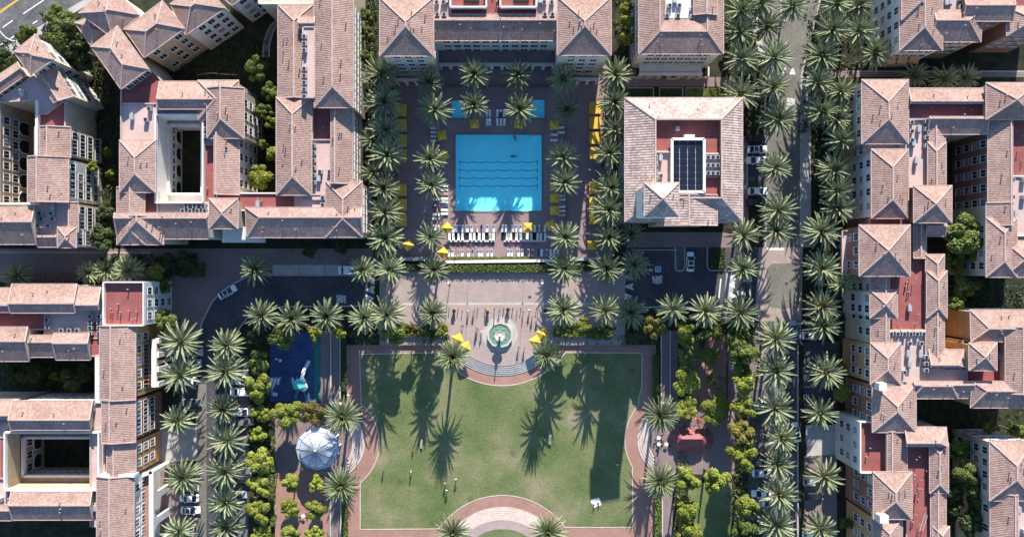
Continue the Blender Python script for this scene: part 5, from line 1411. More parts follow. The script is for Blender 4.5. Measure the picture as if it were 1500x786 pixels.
cover('undergrowth', [(1012, 495, 1024, 600), (1046, 530, 1064, 600), (364, 486, 396, 800), (470, 590, 500, 600), (993, 490, 1012, 790), (1064, 490, 1068, 600), (1080, 486, 1112, 800), (512, 484, 560, 504), (560, 478, 660, 504), (805, 478, 960, 504), (1062, 694, 1096, 800), (985, 694, 1008, 800), (500, 575, 508, 606), (960, 500, 968, 520)], 'leafm', .55, .2, .8, .12, .3, 'low green planting in the park beds round the trees', 5)
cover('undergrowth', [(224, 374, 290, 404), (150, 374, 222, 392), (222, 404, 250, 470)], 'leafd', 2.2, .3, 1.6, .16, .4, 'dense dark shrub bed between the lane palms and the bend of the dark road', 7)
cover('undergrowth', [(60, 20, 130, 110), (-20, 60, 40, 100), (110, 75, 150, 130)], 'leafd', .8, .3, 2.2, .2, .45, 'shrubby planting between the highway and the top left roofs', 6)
cover('flower_bed', [(660, 353.5, 724, 357.5)], 'leafd', 2.0, .15, .35, .1, .2, 'low leaves of the left flower strip between the lounger rows', 8)
M['pinkfl'] = mat_leaf('pink_flower', (0.55, 0.09, 0.20), (0.65, 0.16, 0.28), .2, .1); M['redfl'] = mat_leaf('red_flower', (0.42, 0.08, 0.10), (0.5, 0.2, 0.2), .2, .1)
cover('flower_bed', [(743, 353.5, 784, 357.5)], 'pinkfl', 3.5, .2, .5, .1, .2, 'bright pink flower strip right of the central pool steps', 9)
cover('flower_bed', [(668, 353.5, 718, 357.5)], 'redfl', 2.5, .2, .5, .1, .18, 'dull red flower strip left of the central pool steps', 10)
M['orangefl'] = mat_leaf('orange_flower', (0.42, 0.13, 0.06), (0.52, 0.20, 0.09), .2, .1)
cover('flower_bed', [(1002, 612, 1037, 617)], 'orangefl', 2.0, .6, 2.4, .14, .26, 'orange-red flowering shrub against the upper edge of the red pavilion', 11)
# ------------------------------------------------------------------ pool furniture
def mklounger():
    e = empty('sun_lounger', (0, 0, 0))
    mb = MB()
    for x in (-.31, .31): mb.box(x - .03, -1.0, .24, x + .03, 1.0, .30)
    for y in (-.97, .94): mb.box(-.28, y, .24, .28, y + .04, .30)
    for x in (-.31, .31):
        for y in (-.85, .8): mb.box(x - .03, y - .03, 0, x + .03, y + .03, .24)
    mb.build('frame', M['frame'], e)
    mb = MB(); mb.box(-.30, -1.0, .305, .30, .30, .38); mb.build('seat_cushion', M['cushion'], e)
    mb = MB(); a = rad(28); c, s = math.cos(a), math.sin(a)
    mb.obox((0, .31 + .36 * c, .35 + .36 * s), (.30, 0, 0), (0, .36 * c, .36 * s), (0, -.04 * s, .04 * c)); mb.build('backrest', M['cushion'], e)
    return e
TOWELS = [mat_plain('towel_' + k, v, .9, .05) for k, v in (('blue', (.22, .34, .5)), ('pink', (.55, .25, .28)), ('grey', (.25, .25, .27)), ('sand', (.5, .42, .3)), ('navy', (.05, .07, .14)))]
LOUNGER = mklounger(); lr = random.Random(3)
def loungers(pts, rz, tmpl, group):
    for i, (x, y) in enumerate(pts):
        c = copy_tree(LOUNGER); p = W(x, y, .3); c.location = (p.x, p.y, 0.005); c.rotation_euler = (0, 0, rz + lr.uniform(-.07, .07))
        tag(c, tmpl.format(o=ORD[i + 1]), 'sun lounger', group)
        c.scale = (.88, .86, 1)
        if lr.random() < .18:
            mt = lr.choice(TOWELS)
            for ch in c.children:
                if not ch.name.startswith('frame') and (ch.name.startswith('seat') or lr.random() < .7):
                    ch.material_slots[0].link = 'OBJECT'; ch.material_slots[0].material = mt
U = lambda xs, o, k: [o + x / k for x in xs]
loungers([(x, 334.5) for x in U([255, 290, 325, 360, 412, 455, 512, 565, 627, 700], 630, 7.5)], 0, 'white lounger in the upper row left of the pool-foot steps, {o} from the left', 'loungers at the foot of the pool')
loungers([(x, 334.5) for x in U([800, 835, 905, 942, 995, 1150, 1195, 1262], 630, 7.5)], 0, 'white lounger in the upper row right of the pool-foot steps, {o} from the left', 'loungers at the foot of the pool')
loungers([(x, 346.5) for x in U([212, 255, 315, 358, 443, 484, 540, 586, 660, 696], 630, 7.5)], math.pi, 'white lounger on black mat left of the pool-foot steps, {o} from the left', 'loungers at the foot of the pool')
loungers([(x, 346.5) for x in U([848, 886, 950, 995, 1067, 1110, 1182, 1218, 1264], 630, 7.5)], math.pi, 'white lounger on black mat right of the pool-foot steps, {o} from the left', 'loungers at the foot of the pool')
loungers([(x, 370.5) for x in U([205, 243, 315, 355, 423, 465, 535, 567, 633, 676], 630, 7.5)], 0, 'white lounger in the lowest row left of the central steps, {o} from the left', 'loungers at the foot of the pool')
loungers([(x, 370) for x in U([860, 896, 970, 1012, 1080, 1125, 1187, 1226, 1283, 1325, 1362, 1402], 630, 7.5)], 0, 'white lounger in the lowest row right of the central steps, {o} from the left', 'loungers at the foot of the pool')
loungers([(651, y) for y in (272, 278, 284, 291, 296, 302, 307.5, 313)], math.pi / 2, 'white lounger in the inner column left of the pool, {o} from the top', 'loungers left of the pool')
loungers([(638.5, y) for y in (292, 304, 314.5, 320, 331, 335.5)], math.pi / 2, 'white lounger in the outer column left of the pool, {o} from the top', 'loungers left of the pool')
loungers([(636, y) for y in (188, 194, 200, 206)], math.pi / 2, 'shaded lounger by the upper left pool corner, {o} from the top', 'loungers left of the pool')
loungers([(823, y) for y in (287, 292.5, 298, 303, 309, 315)], -math.pi / 2, 'shaded lounger right of the lower pool side, {o} from the top', 'loungers right of the pool')
loungers([(812, 197.5), (811.5, 205.5), (822, 187), (822, 194)], -math.pi / 2, 'shaded lounger by the upper right pool corner, {o} of four', 'loungers right of the pool')
loungers([(x, 166) for x in (713, 717.5, 728.5, 733.5, 738.5)], 0, 'shaded lounger between the plunge pools, upper row, {o} from the left', 'loungers between the plunge pools')
loungers([(x, 179) for x in (713.5, 717.5, 728.5, 734, 739)], 0, 'shaded lounger between the plunge pools, lower row, {o} from the left', 'loungers between the plunge pools')
for x0, x1, s in ((655, 726, 'left'), (734, 801, 'right')):
    a, b = W(x0, 340.5), W(x1, 352); mb = MB(((a.x + b.x) / 2, (a.y + b.y) / 2, 0))
    mb.box(a.x, b.y, .008, b.x, a.y, .05)
    o = mb.build('floor_mat', M['blackmat']); o.location = ((a.x + b.x) / 2, (a.y + b.y) / 2, 0)
    tag(o, 'long black mat under the middle lounger row on the %s of the steps' % s, 'mat', 'black lounger mats')

def mkumbrella():
    e = empty('square_umbrella', (0, 0, 0)); mb = MB()
    w = 1.05; z = 2.35; ap = (0, 0, 2.95)
    k = [(-w, -w, z), (w, -w, z), (w, w, z), (-w, w, z)]
    for i in range(4):
        a, b = k[i], k[(i + 1) % 4]; m = ((a[0] + b[0]) / 2 * .96, (a[1] + b[1]) / 2 * .96, z - .02)
        mb.face([a, m, ap]); mb.face([m, b, ap])
        mb.face([a, b, (b[0], b[1], z - .16), (a[0], a[1], z - .16)])
    mb.build('canopy', M['yellow'], e)
    mb = MB(); mb.tube([(.035, 0.08), (.035, 3.0), (.06, 3.02), (.01, 3.1)], 8); mb.build('pole', M['timber'], e)
    mb = MB(); mb.tube([(.33, 0), (.33, .06), (.1, .1)], 14); mb.build('base', M['dmetal'], e)
    mb = MB()
    for i in range(4): mb.bar((0, 0, 2.75), (k[i][0] * .97, k[i][1] * .97, z - .03), .03)
    mb.build('rib', M['timber'], e)
    return e
UMB = mkumbrella()
for x, y, a, l in ((695, 181, .1, 'tilted square beside the upper left plunge pool palm'), (760, 181, -.12, 'beside the upper right plunge pool palm'), (812, 183, 0, 'at the upper right corner of the deck'),
                   (647, 198, .2, 'at the upper left corner of the big pool'), (650, 227, .5, 'half under a palm left of the big pool'), (655, 334, .75, 'turned diamond-wise at the lower left pool corner'),
                   (649, 370, .7, 'turned diamond-wise at the left end of the lowest lounger row'), (598, 358.5, .6, 'alone on the dark deck below the left cabanas'), (812, 224, .1, 'half under a palm right of the big pool'),
                   (812, 273, 0, 'at right of the pool under a palm edge, topmost of three'), (812.5, 290, 0, 'at right of the pool, middle of three'), (812.5, 308, .05, 'at right of the pool, lowest of three'),
                   (773.5, 333, 0, 'sunlit among the upper row of loungers'), (807, 329.5, .4, 'tilted under the lower right deck palm'), (867.5, 359, .03, 'alone on the dark deck below the right cabanas'),
                   (670.5, 497, .35, 'upper one of the left pair on the fountain plaza'), (681, 508, .3, 'lower one of the left pair on the fountain plaza'), (795, 489.5, .35, 'upper one of the right pair on the fountain plaza'), (784.5, 500, .6, 'lower one of the right pair on the fountain plaza')):
    c = copy_tree(UMB); p = W(x, y, 2.5); c.location = (p.x, p.y, 0.005); c.rotation_euler = (0, 0, a); s_ = 1.12 if y > 480 else 1.0; c.scale = (s_, s_, 1.0)
    tag(c, 'yellow square umbrella ' + l, 'umbrella', 'yellow umbrellas')

def mkcabana():
    e = empty('cabana', (0, 0, 0)); w = 1.35
    mb = MB(); mb.face([(-w, -w, 2.4), (w, -w, 2.4), (w, w, 2.62), (-w, w, 2.62)])
    for a, b in (((-w, -w, 2.4), (w, -w, 2.4)), ((w, -w, 2.4), (w, w, 2.62)), ((w, w, 2.62), (-w, w, 2.62)), ((-w, w, 2.62), (-w, -w, 2.4))):
        mb.face([a, b, (b[0], b[1], b[2] - .25), (a[0], a[1], a[2] - .25)])
    mb.build('canopy', M['yellow'], e)
    for x in (-w + .06, w - .06):
        for y in (-w + .06, w - .06):
            mb = MB(); mb.box(x - .05, y - .05, 0, x + .05, y + .05, 2.36); mb.build('post', M['timber'], e)
    mb = MB(); mb.box(-w + .1, w - .09, .1, w - .1, w - .06, 2.3); mb.build('curtain', M['yellow'], e)
    mb = MB(); mb.box(-.9, -.1, .02, .9, 1.1, .45); mb.build('daybed', M['cushion'], e)
    return e
CAB = mkcabana()
for i, y in enumerate((161.5, 183.5, 206, 228, 278, 300, 322.5)):
    c = copy_tree(CAB); p = W(587, y, 2.5); c.location = (p.x, p.y, 0.005); c.rotation_euler = (0, 0, math.pi / 2); tag(c, 'yellow square cabana along the left edge of the pool deck, %s from the top' % ORD[i + 1], 'cabana', 'yellow cabanas')
for i, y in enumerate((158, 180, 202, 224, 275, 297, 319.5)):
    c = copy_tree(CAB); p = W(872, y, 2.5); c.location = (p.x, p.y, 0.005); c.rotation_euler = (0, 0, -math.pi / 2); tag(c, 'yellow square cabana along the right edge of the pool deck, %s from the top' % ORD[i + 1], 'cabana', 'yellow cabanas')

def wall_thing(name, pts, h, w, mat, label, cat='wall', capm=None):
    P = [W(a, b, 0) for a, b in pts]; o = P[0].copy(); e = empty(name, o, label, cat)
    mb = MB(o)
    for p, q in zip(P, P[1:]): mb.bar((p.x, p.y, h / 2), (q.x, q.y, h / 2), w, h)
    mb.build('wall_body', M[mat], e)
    mb = MB(o)
    for p, q in zip(P, P[1:]): mb.bar((p.x, p.y, h + .04), (q.x, q.y, h + .04), w * 1.35, .09)
    mb.build('coping', M[capm or mat], e)
wall_thing('garden_wall', [(650, 383.5), (812, 381.5)], .9, .5, 'white', 'long low white wall between pool terrace and clipped hedge', capm='white')
wall_thing('garden_wall', [(655, 353), (725, 353)], .35, .3, 'pale', 'short low planter wall left of the central pool steps')
wall_thing('garden_wall', [(738, 353), (800, 353)], .35, .3, 'pale', 'short low planter wall right of the central pool steps')
wall_thing('garden_wall', [(641, 96), (817, 96)], 1.0, .3, 'walk', 'dark low wall between loggia terrace and the pool deck')
wall_thing('garden_wall', [(652, 131), (808, 131)], .9, .4, 'walk', 'dark low wall above the two plunge pools')
wall_thing('garden_wall', [(641, 186), (641, 340)], .5, .25, 'walk', 'narrow kerb wall down the left side of the pool deck')
wall_thing('garden_wall', [(829, 186), (829, 322)], .5, .25, 'walk', 'narrow kerb wall down the right side of the pool deck')
wall_thing('garden_wall', [(587, 379), (640, 379)], 1.0, .6, 'concrete', 'grey wall at the lower left corner of the pool deck')
wall_thing('garden_wall', [(835, 379), (870, 379)], 1.0, .6, 'concrete', 'grey wall at the lower right corner of the pool deck')
wall_thing('garden_wall', [(485, 581), (484, 590), (503, 590)], .8, .4, 'white', 'short white angled wall at the lower end of the left twin paths')
wall_thing('garden_wall', [(970, 590), (985, 590)], .8, .4, 'white', 'short white wall at the lower end of the right twin paths')

# ------------------------------------------------------------------ fountain
fo = W(732.5, 490, 0)
e = empty('fountain', (fo.x, fo.y, 0.005), 'octagonal pale stone fountain with green water and a bowl in the plaza', 'fountain')
mb = MB(); mb.tube([(2.95, 0), (2.95, .55), (3.05, .62), (3.05, .74), (2.62, .74), (2.62, .2), (2.6, .15)], 10, cap=False, rot=.3); mb.build('basin', M['steps'], e)
mb = MB(); mb.tube([(2.63, .58), (.001, .585)], 32, cap=False); mb.build('water', mat_plain('green_fountain_water', (0.13, 0.26, 0.19), rough=.12, spec=.5), e)
mb = MB(); mb.tube([(.75, .2), (.75, .75), (.4, .9), (.32, 1.5), (.45, 2.0), (.3, 2.2)], 16); mb.build('pedestal', M['steps'], e)
mb = MB(); mb.tube([(.3, 2.0), (.75, 2.12), (1.15, 2.4), (1.2, 2.52), (1.05, 2.5), (.4, 2.3), (.02, 2.28)], 24, cap=False); mb.build('bowl', M['steps'], e)
mb = MB(); mb.tube([(.28, 2.3), (.2, 2.9), (.34, 3.2), (.4, 3.3), (.14, 3.45), (.1, 3.9), (.17, 4.1), (.02, 4.5)], 14); mb.build('finial', M['white'], e)
for k in range(8):
    a = k * math.pi / 4 + .3; mb = MB(); x, y = 1.55 * math.cos(a), 1.55 * math.sin(a); mb.tube([(.1, .5), (.09, .68), (.13, .74), (.02, .8)], 8, c=(x, y)); mb.build('spout', M['steps'], e)
sheet('fountain_apron', arc(732.5, 489, 26, 0, 360, 40)[:-1], 0.012, M['concrete'])

# ------------------------------------------------------------------ gazebo and pavilion
go = W(464.5, 657, 5); e = empty('gazebo', (go.x, go.y, 0.008), 'large white twelve-sided gazebo with a two-tier seamed metal roof', 'gazebo')
M['whitemetal'] = mat_plain('white_metal_roof', (0.62, 0.64, 0.68), rough=.45, spec=.4)
mb = MB(); seams = MB(); n = 12; R1, R2 = 4.95, 3.95
for tier, (ra, za, rb, zb) in enumerate(((R1, 4.45, 3.7, 4.75), (R2, 5.25, .12, 6.8))):
    for k in range(n):
        a0, a1 = 2 * math.pi * k / n, 2 * math.pi * (k + 1) / n
        P = lambda r, z, a: Vector((r * math.cos(a), r * math.sin(a), z))
        mb.face([P(ra, za, a0), P(ra, za, a1), P(rb, zb, a1), P(rb, zb, a0)])
        mb.face([P(ra, za, a0), P(ra, za, a1), P(ra, za - .25, a1), P(ra, za - .25, a0)])
        seams.bar(P(ra, za + .04, a0), P(rb, zb + .04, a0), .15, .1); seams.bar(P(ra, za + .03, a0), P(ra, za + .03, a1), .12, .08)
        for f in (.2, .4, .6, .8):
            p = P(ra, za, a0).lerp(P(ra, za, a1), f); top = P(rb, zb, a0).lerp(P(rb, zb, a1), f)
            q = p.lerp(top, 1 if tier == 0 else (1 - abs(f - .5) * .9)); seams.bar(p + Vector((0, 0, .02)), q + Vector((0, 0, .02)), .08, .06)
    if tier == 0:
        for k in range(n):
            a0, a1 = 2 * math.pi * k / n, 2 * math.pi * (k + 1) / n
            mb.face([P(3.7, 4.75, a0), P(3.7, 4.75, a1), P(3.7, 5.25, a1), P(3.7, 5.25, a0)])
ro = mb.build('roof', M['whitemetal'], e); seams.build('seam', mat_plain('grey_seam', (.20, .22, .25)), ro)
mb = MB(); mb.tube([(.16, 6.65), (.12, 7.1), (.2, 7.2), (.02, 7.6)], 10); mb.build('finial', M['whitemetal'], ro)
for k in range(n):
    a = 2 * math.pi * k / n; mb = MB(); mb.tube([(.2, 0), (.2, .3), (.13, .35), (.12, 4.0), (.2, 4.1)], 10, c=(4.3 * math.cos(a), 4.3 * math.sin(a))); mb.build('column', M['whitemetal'], e)
po = W(1018, 648, 4); e = empty('pavilion', (po.x, po.y, 0.008), 'dark red seamed-roof pavilion with a raised ridge vent under the right park trees', 'pavilion')
M['redmetal'] = mat_noise('red_metal_roof', (0.23, 0.085, 0.085), (0.28, 0.11, 0.105), .6, amt2=.08)
def octa(x0, y0, x1, y1, ch, h): return [W(a, b, h) for a, b in ((x0 + ch, y0), (x1 - ch, y0), (x1, y0 + ch), (x1, y1 - ch), (x1 - ch, y1), (x0 + ch, y1), (x0, y1 - ch), (x0, y0 + ch))]
A = octa(980, 623.5, 1057, 673.5, 15, 3.4); Bq = octa(999, 642, 1039, 657, 3, 5.2); mb = MB(po); sm = MB(po)
for k in range(8):
    j = (k + 1) % 8; mb.face([A[k], A[j], Bq[j], Bq[k]]); mb.face([A[k], A[j], A[j] - Vector((0, 0, .25)), A[k] - Vector((0, 0, .25))]); sm.bar(A[k] + Vector((0, 0, .05)), Bq[k] + Vector((0, 0, .05)), .14)
    sm.bar(A[k], A[j], .14)
    for f in (.15, .3, .45, .6, .75, .9): sm.bar(A[k].lerp(A[j], f) + Vector((0, 0, .03)), Bq[k].lerp(Bq[j], f) + Vector((0, 0, .03)), .05)
    up = Vector((0, 0, .7)); mb.face([Bq[k], Bq[j], Bq[j] + up, Bq[k] + up])
C1 = octa(997.5, 640, 1040.5, 658.5, 4, 5.9); r0, r1 = W(1004, 647.5, 6.9), W(1034, 647.5, 6.9)
mb.face([C1[0], C1[1], r1, r0]); mb.face([C1[1], C1[2], r1]); mb.face([C1[2], C1[3], r1]); mb.face([C1[3], C1[4], r1]); mb.face([C1[4], C1[5], r0, r1]); mb.face([C1[5], C1[6], r0]); mb.face([C1[6], C1[7], r0]); mb.face([C1[7], C1[0], r0])
sm.bar(r0, r1, .2)
ro = mb.build('roof', M['redmetal'], e); sm.build('seam', mat_plain('pale_red_trim', (.36, .18, .165)), ro)
for p in octa(985, 628, 1052, 669, 14, 3.4): 
    mb = MB(po); mb.tube([(.17, 0), (.13, .3), (.13, 3.3)], 10, c=(p.x, p.y)); mb.build('column', M['timber'], e)

# ------------------------------------------------------------------ playground
mg = mat_plain('mint_plastic', (.10, .50, .42)); mw = mat_plain('pale_plastic', (.62, .66, .66)); mbk = mat_plain('dark_plastic', (.03, .03, .035))
pp = W(439, 564, 1.5); e = empty('play_tower', (pp.x, pp.y, 0.012), 'mint and white climbing tower with a long pale tube slide on blue rubber', 'play tower')
def loc(x, y, z): return W(x, y, z) - Vector((pp.x, pp.y, 0))
mb = MB(); c = loc(438, 562, 2.7); mb.obox(c, (1.35, .3, 0), (-.25, 1.0, 0), (0, 0, .1)); mb.build('platform_roof', mg, e)
for dx, dy in ((-1.1, -.9), (1.1, -.7), (1.0, .9), (-1.2, .7)):
    mb = MB(); mb.tube([(.07, 0), (.07, 2.75)], 8, c=(c.x + dx, c.y + dy)); mb.build('post', mbk, e)
mb = MB(); mb.obox(c - Vector((0, 0, 1.3)), (1.2, .2, 0), (-.2, .9, 0), (0, 0, .06)); mb.build('deck', mw, e)
mb = MB(); P = [loc(441.5, 556, 1.7), loc(444, 547, 1.3), loc(446, 541, .9), loc(450, 534, .5), loc(453, 528, .25)]
for p, q in zip(P, P[1:]): mb.bar(p, q, .75, .5)
mb.build('tube_slide', mw, e)
mb = MB(); mb.bar(loc(436, 570, 1.3), loc(433, 584, .1), .7, .1); mb.bar(loc(444, 566, 1.3), loc(448, 582, .1), .5, .1)
for k in range(5): mb.bar(loc(431.5 + .3 * k, 572 + 2.3 * k, 1.3 - .25 * k), loc(437 - .2 * k, 572 + 2.3 * k, 1.3 - .25 * k), .06)
mb.build('climbing_ramp', mat_plain('teal_plastic', (.05, .20, .27)), e)
mb = MB(); mb.tube([(.9, 0), (1.0, .9), (.8, 1.4), (.3, 1.6)], 10, c=tuple(loc(446, 566, 0)[:2])); mb.build('bubble_panel', mw, e)
pp2 = W(413, 532, .5); e = empty('spinner_seat', (pp2.x, pp2.y, .012), 'small pale spinner with two crossed bars on the dark blue rubber', 'play spinner')
mb = MB(); mb.tube([(.35, .3), (.4, .5), (.1, .55)], 10, c=(-.4, .7)); mb.tube([(.25, .3), (.3, .5), (.1, .55)], 10, c=(-1.3, 1.0)); mb.build('seat', mw, e)
mb = MB(); mb.bar((0, 0, .4), (2.2, 1.0, .4), .25); mb.bar((0, 0, .3), (1.0, -1.4, .3), .2); mb.bar((-.4, .7, .4), (0, 0, .4), .15); mb.tube([(.1, 0), (.1, .5)], 8); mb.build('bar', mat_plain('slate_plastic', (.09, .11, .14)), e)
pp3 = W(403, 577, .5); e = empty('play_box', (pp3.x, pp3.y, .012), 'small pinkish box seat near the lower left corner of the playground', 'play box')
mb = MB(); mb.box(-.45, -.35, 0, .45, .35, .55); mb.build('box_body', mat_plain('peach_panel', (.5, .34, .28)), e); mb = MB(); mb.box(-.5, -.4, .552, .5, .4, .62); mb.build('lid', mw, e)
# ------------------------------------------------------------------ cars (x forward)
def mkcar(name, col, suv=False, hatch=False, glassroof=False):
    paint = mat_plain('car_paint_' + name, col, rough=.25, spec=.6, var=.01)
    e = empty('parked_car', (0, 0, 0)); L = 2.3 if not suv else 2.35; wd = .9 if not suv else .95; hb = .78 if not suv else .95
    def section(x, w, z0, z1): # lower body ring
        r = .12
        return [(x, -w, z0), (x, -w - .02, (z0 + z1) / 2), (x, -w + r, z1 - .04), (x, -w + 2.6 * r, z1), (x, w - 2.6 * r, z1), (x, w - r, z1 - .04), (x, w + .02, (z0 + z1) / 2), (x, w, z0)]
    xs = [(-L, wd * .80, .42, hb * .80), (-L + .12, wd * .90, .25, hb * .98), (-L + .6, wd * .98, .22, hb * 1.02), (-.9, wd, .2, hb * 1.05), (.5, wd, .2, hb * 1.04), (1.1, wd * .985, .2, hb * 1.0), (L - .55, wd * .95, .22, hb * .92), (L - .15, wd * .86, .25, hb * .82), (L, wd * .70, .40, hb * .66)]
    mb = MB(); S_ = [section(*a) for a in xs]
    for a, b in zip(S_, S_[1:]):
        for i in range(7): mb.face([a[i], a[i + 1], b[i + 1], b[i]])
        mb.face([a[7], a[0], b[0], b[7]])
    mb.face(S_[0]); mb.face(list(reversed(S_[-1]))); mb.build('body', paint, e, smooth=True)
    hr = hb + (.55 if not suv else .68); zb = hb * 1.03
    xr0, xr1 = (-.95 if not (suv or hatch) else -1.6), .2
    xb0, xb1 = (-1.75 if not (suv or hatch) else -2.12), 1.2
    wt, wb_ = wd * .72, wd * .9
    mb = MB()
    T = [(xr0, -wt, hr), (xr1, -wt, hr), (xr1, wt, hr), (xr0, wt, hr)]; B_ = [(xb0, -wb_, zb), (xb1, -wb_, zb), (xb1, wb_, zb), (xb0, wb_, zb)]
    m_ = (xr0 + xr1) / 2
    top = [(xr0, -wt, hr), (m_, -wt, hr + .06), (xr1, -wt, hr), (xr1, wt, hr), (m_, wt, hr + .06), (xr0, wt, hr)]
    mb.face([top[0], top[1], top[4], top[5]]); mb.face([top[1], top[2], top[3], top[4]])
    for i in range(4):
        mb.bar(T[i], B_[i], .07, .07)
        j = (i + 1) % 4; mb.bar(T[i], T[j], .08, .08)
    mb.build('roof', paint, e)
    if glassroof:
        g = MB(); k_ = .86; g.face([(xr0 + .12, -wt * k_, hr + .012), (m_, -wt * k_, hr + .072), (m_, wt * k_, hr + .072), (xr0 + .12, wt * k_, hr + .012)]); g.face([(m_, -wt * k_, hr + .072), (xr1 - .08, -wt * k_, hr + .012), (xr1 - .08, wt * k_, hr + .012), (m_, wt * k_, hr + .072)]); g.build('sunroof', M['glass'], e)
    sh = lambda P, Q, R_, S__: [Vector(P), Vector(Q), Vector(R_), Vector(S__)]
    def pane(nm, f):
        g = MB(); c = sum(f, Vector()) / 4; g.face([v + (c - v) * .05 for v in f]); g.build(nm, M['glass'], e)
    pane('windshield', sh(T[1], T[2], B_[2], B_[1])); pane('rear_window', sh(T[0], T[3], B_[3], B_[0]))
    pane('side_window', sh(T[0], T[1], B_[1], B_[0])); pane('side_window', sh(T[3], T[2], B_[2], B_[3]))
    for x in (-1.35, 1.4):
        for y in (-wd + .1, wd - .1):
            g = MB(); N = 16
            for r0, r1, mi in ((.0, .2, 1), (.2, .33, 0)):
                for sy in (-.11, .11):
                    for k in range(N):
                        a0, a1 = 2 * math.pi * k / N, 2 * math.pi * (k + 1) / N
                        g.face([(x + r0 * math.cos(a0), y + sy, .33 + r0 * math.sin(a0)), (x + r1 * math.cos(a0), y + sy, .33 + r1 * math.sin(a0)), (x + r1 * math.cos(a1), y + sy, .33 + r1 * math.sin(a1)), (x + r0 * math.cos(a1), y + sy, .33 + r0 * math.sin(a1))], mi)
            for k in range(N):
                a0, a1 = 2 * math.pi * k / N, 2 * math.pi * (k + 1) / N
                g.face([(x + .33 * math.cos(a0), y - .11, .33 + .33 * math.sin(a0)), (x + .33 * math.cos(a1), y - .11, .33 + .33 * math.sin(a1)), (x + .33 * math.cos(a1), y + .11, .33 + .33 * math.sin(a1)), (x + .33 * math.cos(a0), y + .11, .33 + .33 * math.sin(a0))], 0)
            g.build('wheel', [M['blackmat'], M['metal']], e)
    for y in (-.6, .6):
        g = MB(); g.obox((L - .06, y, hb * .68), (.06, 0, 0), (0, .17, 0), (0, 0, .07)); g.build('headlight', M['white'], e)
        g = MB(); g.obox((-L + .03, y * 1.05, hb * .75), (.05, 0, 0), (0, .16, 0), (0, 0, .07)); g.build('taillight', M['redmetal'], e)
        g = MB(); g.obox((.85, y / abs(y) * (wd + .1), hb + .08), (.09, 0, 0), (0, .1, 0), (0, 0, .06)); g.build('side_mirror', paint, e)
    return e
CARS = {'w': mkcar('white', (.86, .87, .88)), 'wg': mkcar('white_glass_roof', (.86, .87, .88), glassroof=True), 'ws': mkcar('white_large', (.84, .85, .86), suv=True), 'g': mkcar('grey', (.16, .17, .18)), 's': mkcar('silver', (.42, .43, .45), hatch=True), 'b': mkcar('black', (.02, .02, .025)), 'l': mkcar('pale_blue', (.36, .46, .52))}
def car(px, py, deg, kind, label, group='cars parked along the streets'):
    c = copy_tree(CARS[kind]); p = W(px, py, 1.0); c.location = (p.x, p.y, .012); c.rotation_euler = (0, 0, rad(deg)); tag(c, label, 'car', group)
car(332, 427.5, 30, 'wg', 'white car with dark roof glass driving round the bend of the dark road', 'cars driving')
car(1012, 383, 90, 'wg', 'white car alone beside the rounded island of the east road', 'cars driving')
car(1167, 633, 100, 'wg', 'white car on the lower east street facing away, under a palm frond', 'cars driving')
car(282, 516, 0, 'l', 'pale blue car half under the topmost palm of the bottom left terrace')
car(279.5, 531, 0, 'l', 'pale blue-white car between the two upper terrace palms')
car(274, 558.5, 180, 'ws', 'bright white sport utility car under the second terrace palm')
car(280, 590, 0, 'g', 'grey car in shade above the third terrace palm')
car(276, 714, 0, 's', 'silver car mostly hidden by the fourth terrace palm')
car(276, 730, 180, 'w', 'sunlit white car just below the fourth terrace palm')
car(278, 747.5, 0, 'wg', 'white car with dark roof in the lower terrace bay')
car(352, 557.5, 0, 'w', 'white car parked left of the playground tree, upper of two'); car(351, 574, 180, 'ws', 'white van-like car parked left of the playground tree, lower of two')
car(354, 604, 0, 'w', 'white car at the head of the middle west parking bays'); car(356, 618, 0, 'g', 'dark grey car below the white one in the west parking bays')
car(352, 690, 0, 'g', 'dim grey car beside the fourth park-side palm'); car(354, 702, 180, 'b', 'black car in shade below the fourth park-side palm'); car(346, 725, 0, 's', 'silver car under the fifth park-side palm')
car(1110, 218.5, 0, 'wg', 'white car topmost in the bays right of the clubhouse'); car(1108, 234.5, 180, 'w', 'white car second in the bays right of the clubhouse'); car(1110.5, 280, 0, 'w', 'white car lowest in the bays right of the clubhouse')
car(1108, 203, 0, 'b', 'black car above the white ones right of the clubhouse'); car(1108, 296, 0, 'b', 'black car below the white ones right of the clubhouse')
car(1120, 594, 0, 'ws', 'white car under the third kerb palm of the lower street'); car(1113, 678, 0, 'g', 'grey car below the red pavilion trees, topmost of four'); car(1117, 693, 0, 'w', 'white car below the grey one in the lower bays')
car(1116, 723, 180, 'w', 'white car lower in the east bays beside a round tree'); car(1119, 737, 0, 's', 'silver car just below the white one in the east bays')
car(1190, 491.5, 0, 'w', 'white car at the driveway right of the street crossing'); car(1192, 706, 0, 's', 'silver car hidden under a right kerb palm low down'); car(1192, 727, 0, 'b', 'black car on the right forecourt between two kerb palms'); car(1191, 785, 0, 'ws', 'white car at the bottom edge under the last right kerb palm')
car(1164, 484, 95, 'l', 'pale car waiting under the palm fronds below the street crossing', 'cars driving')
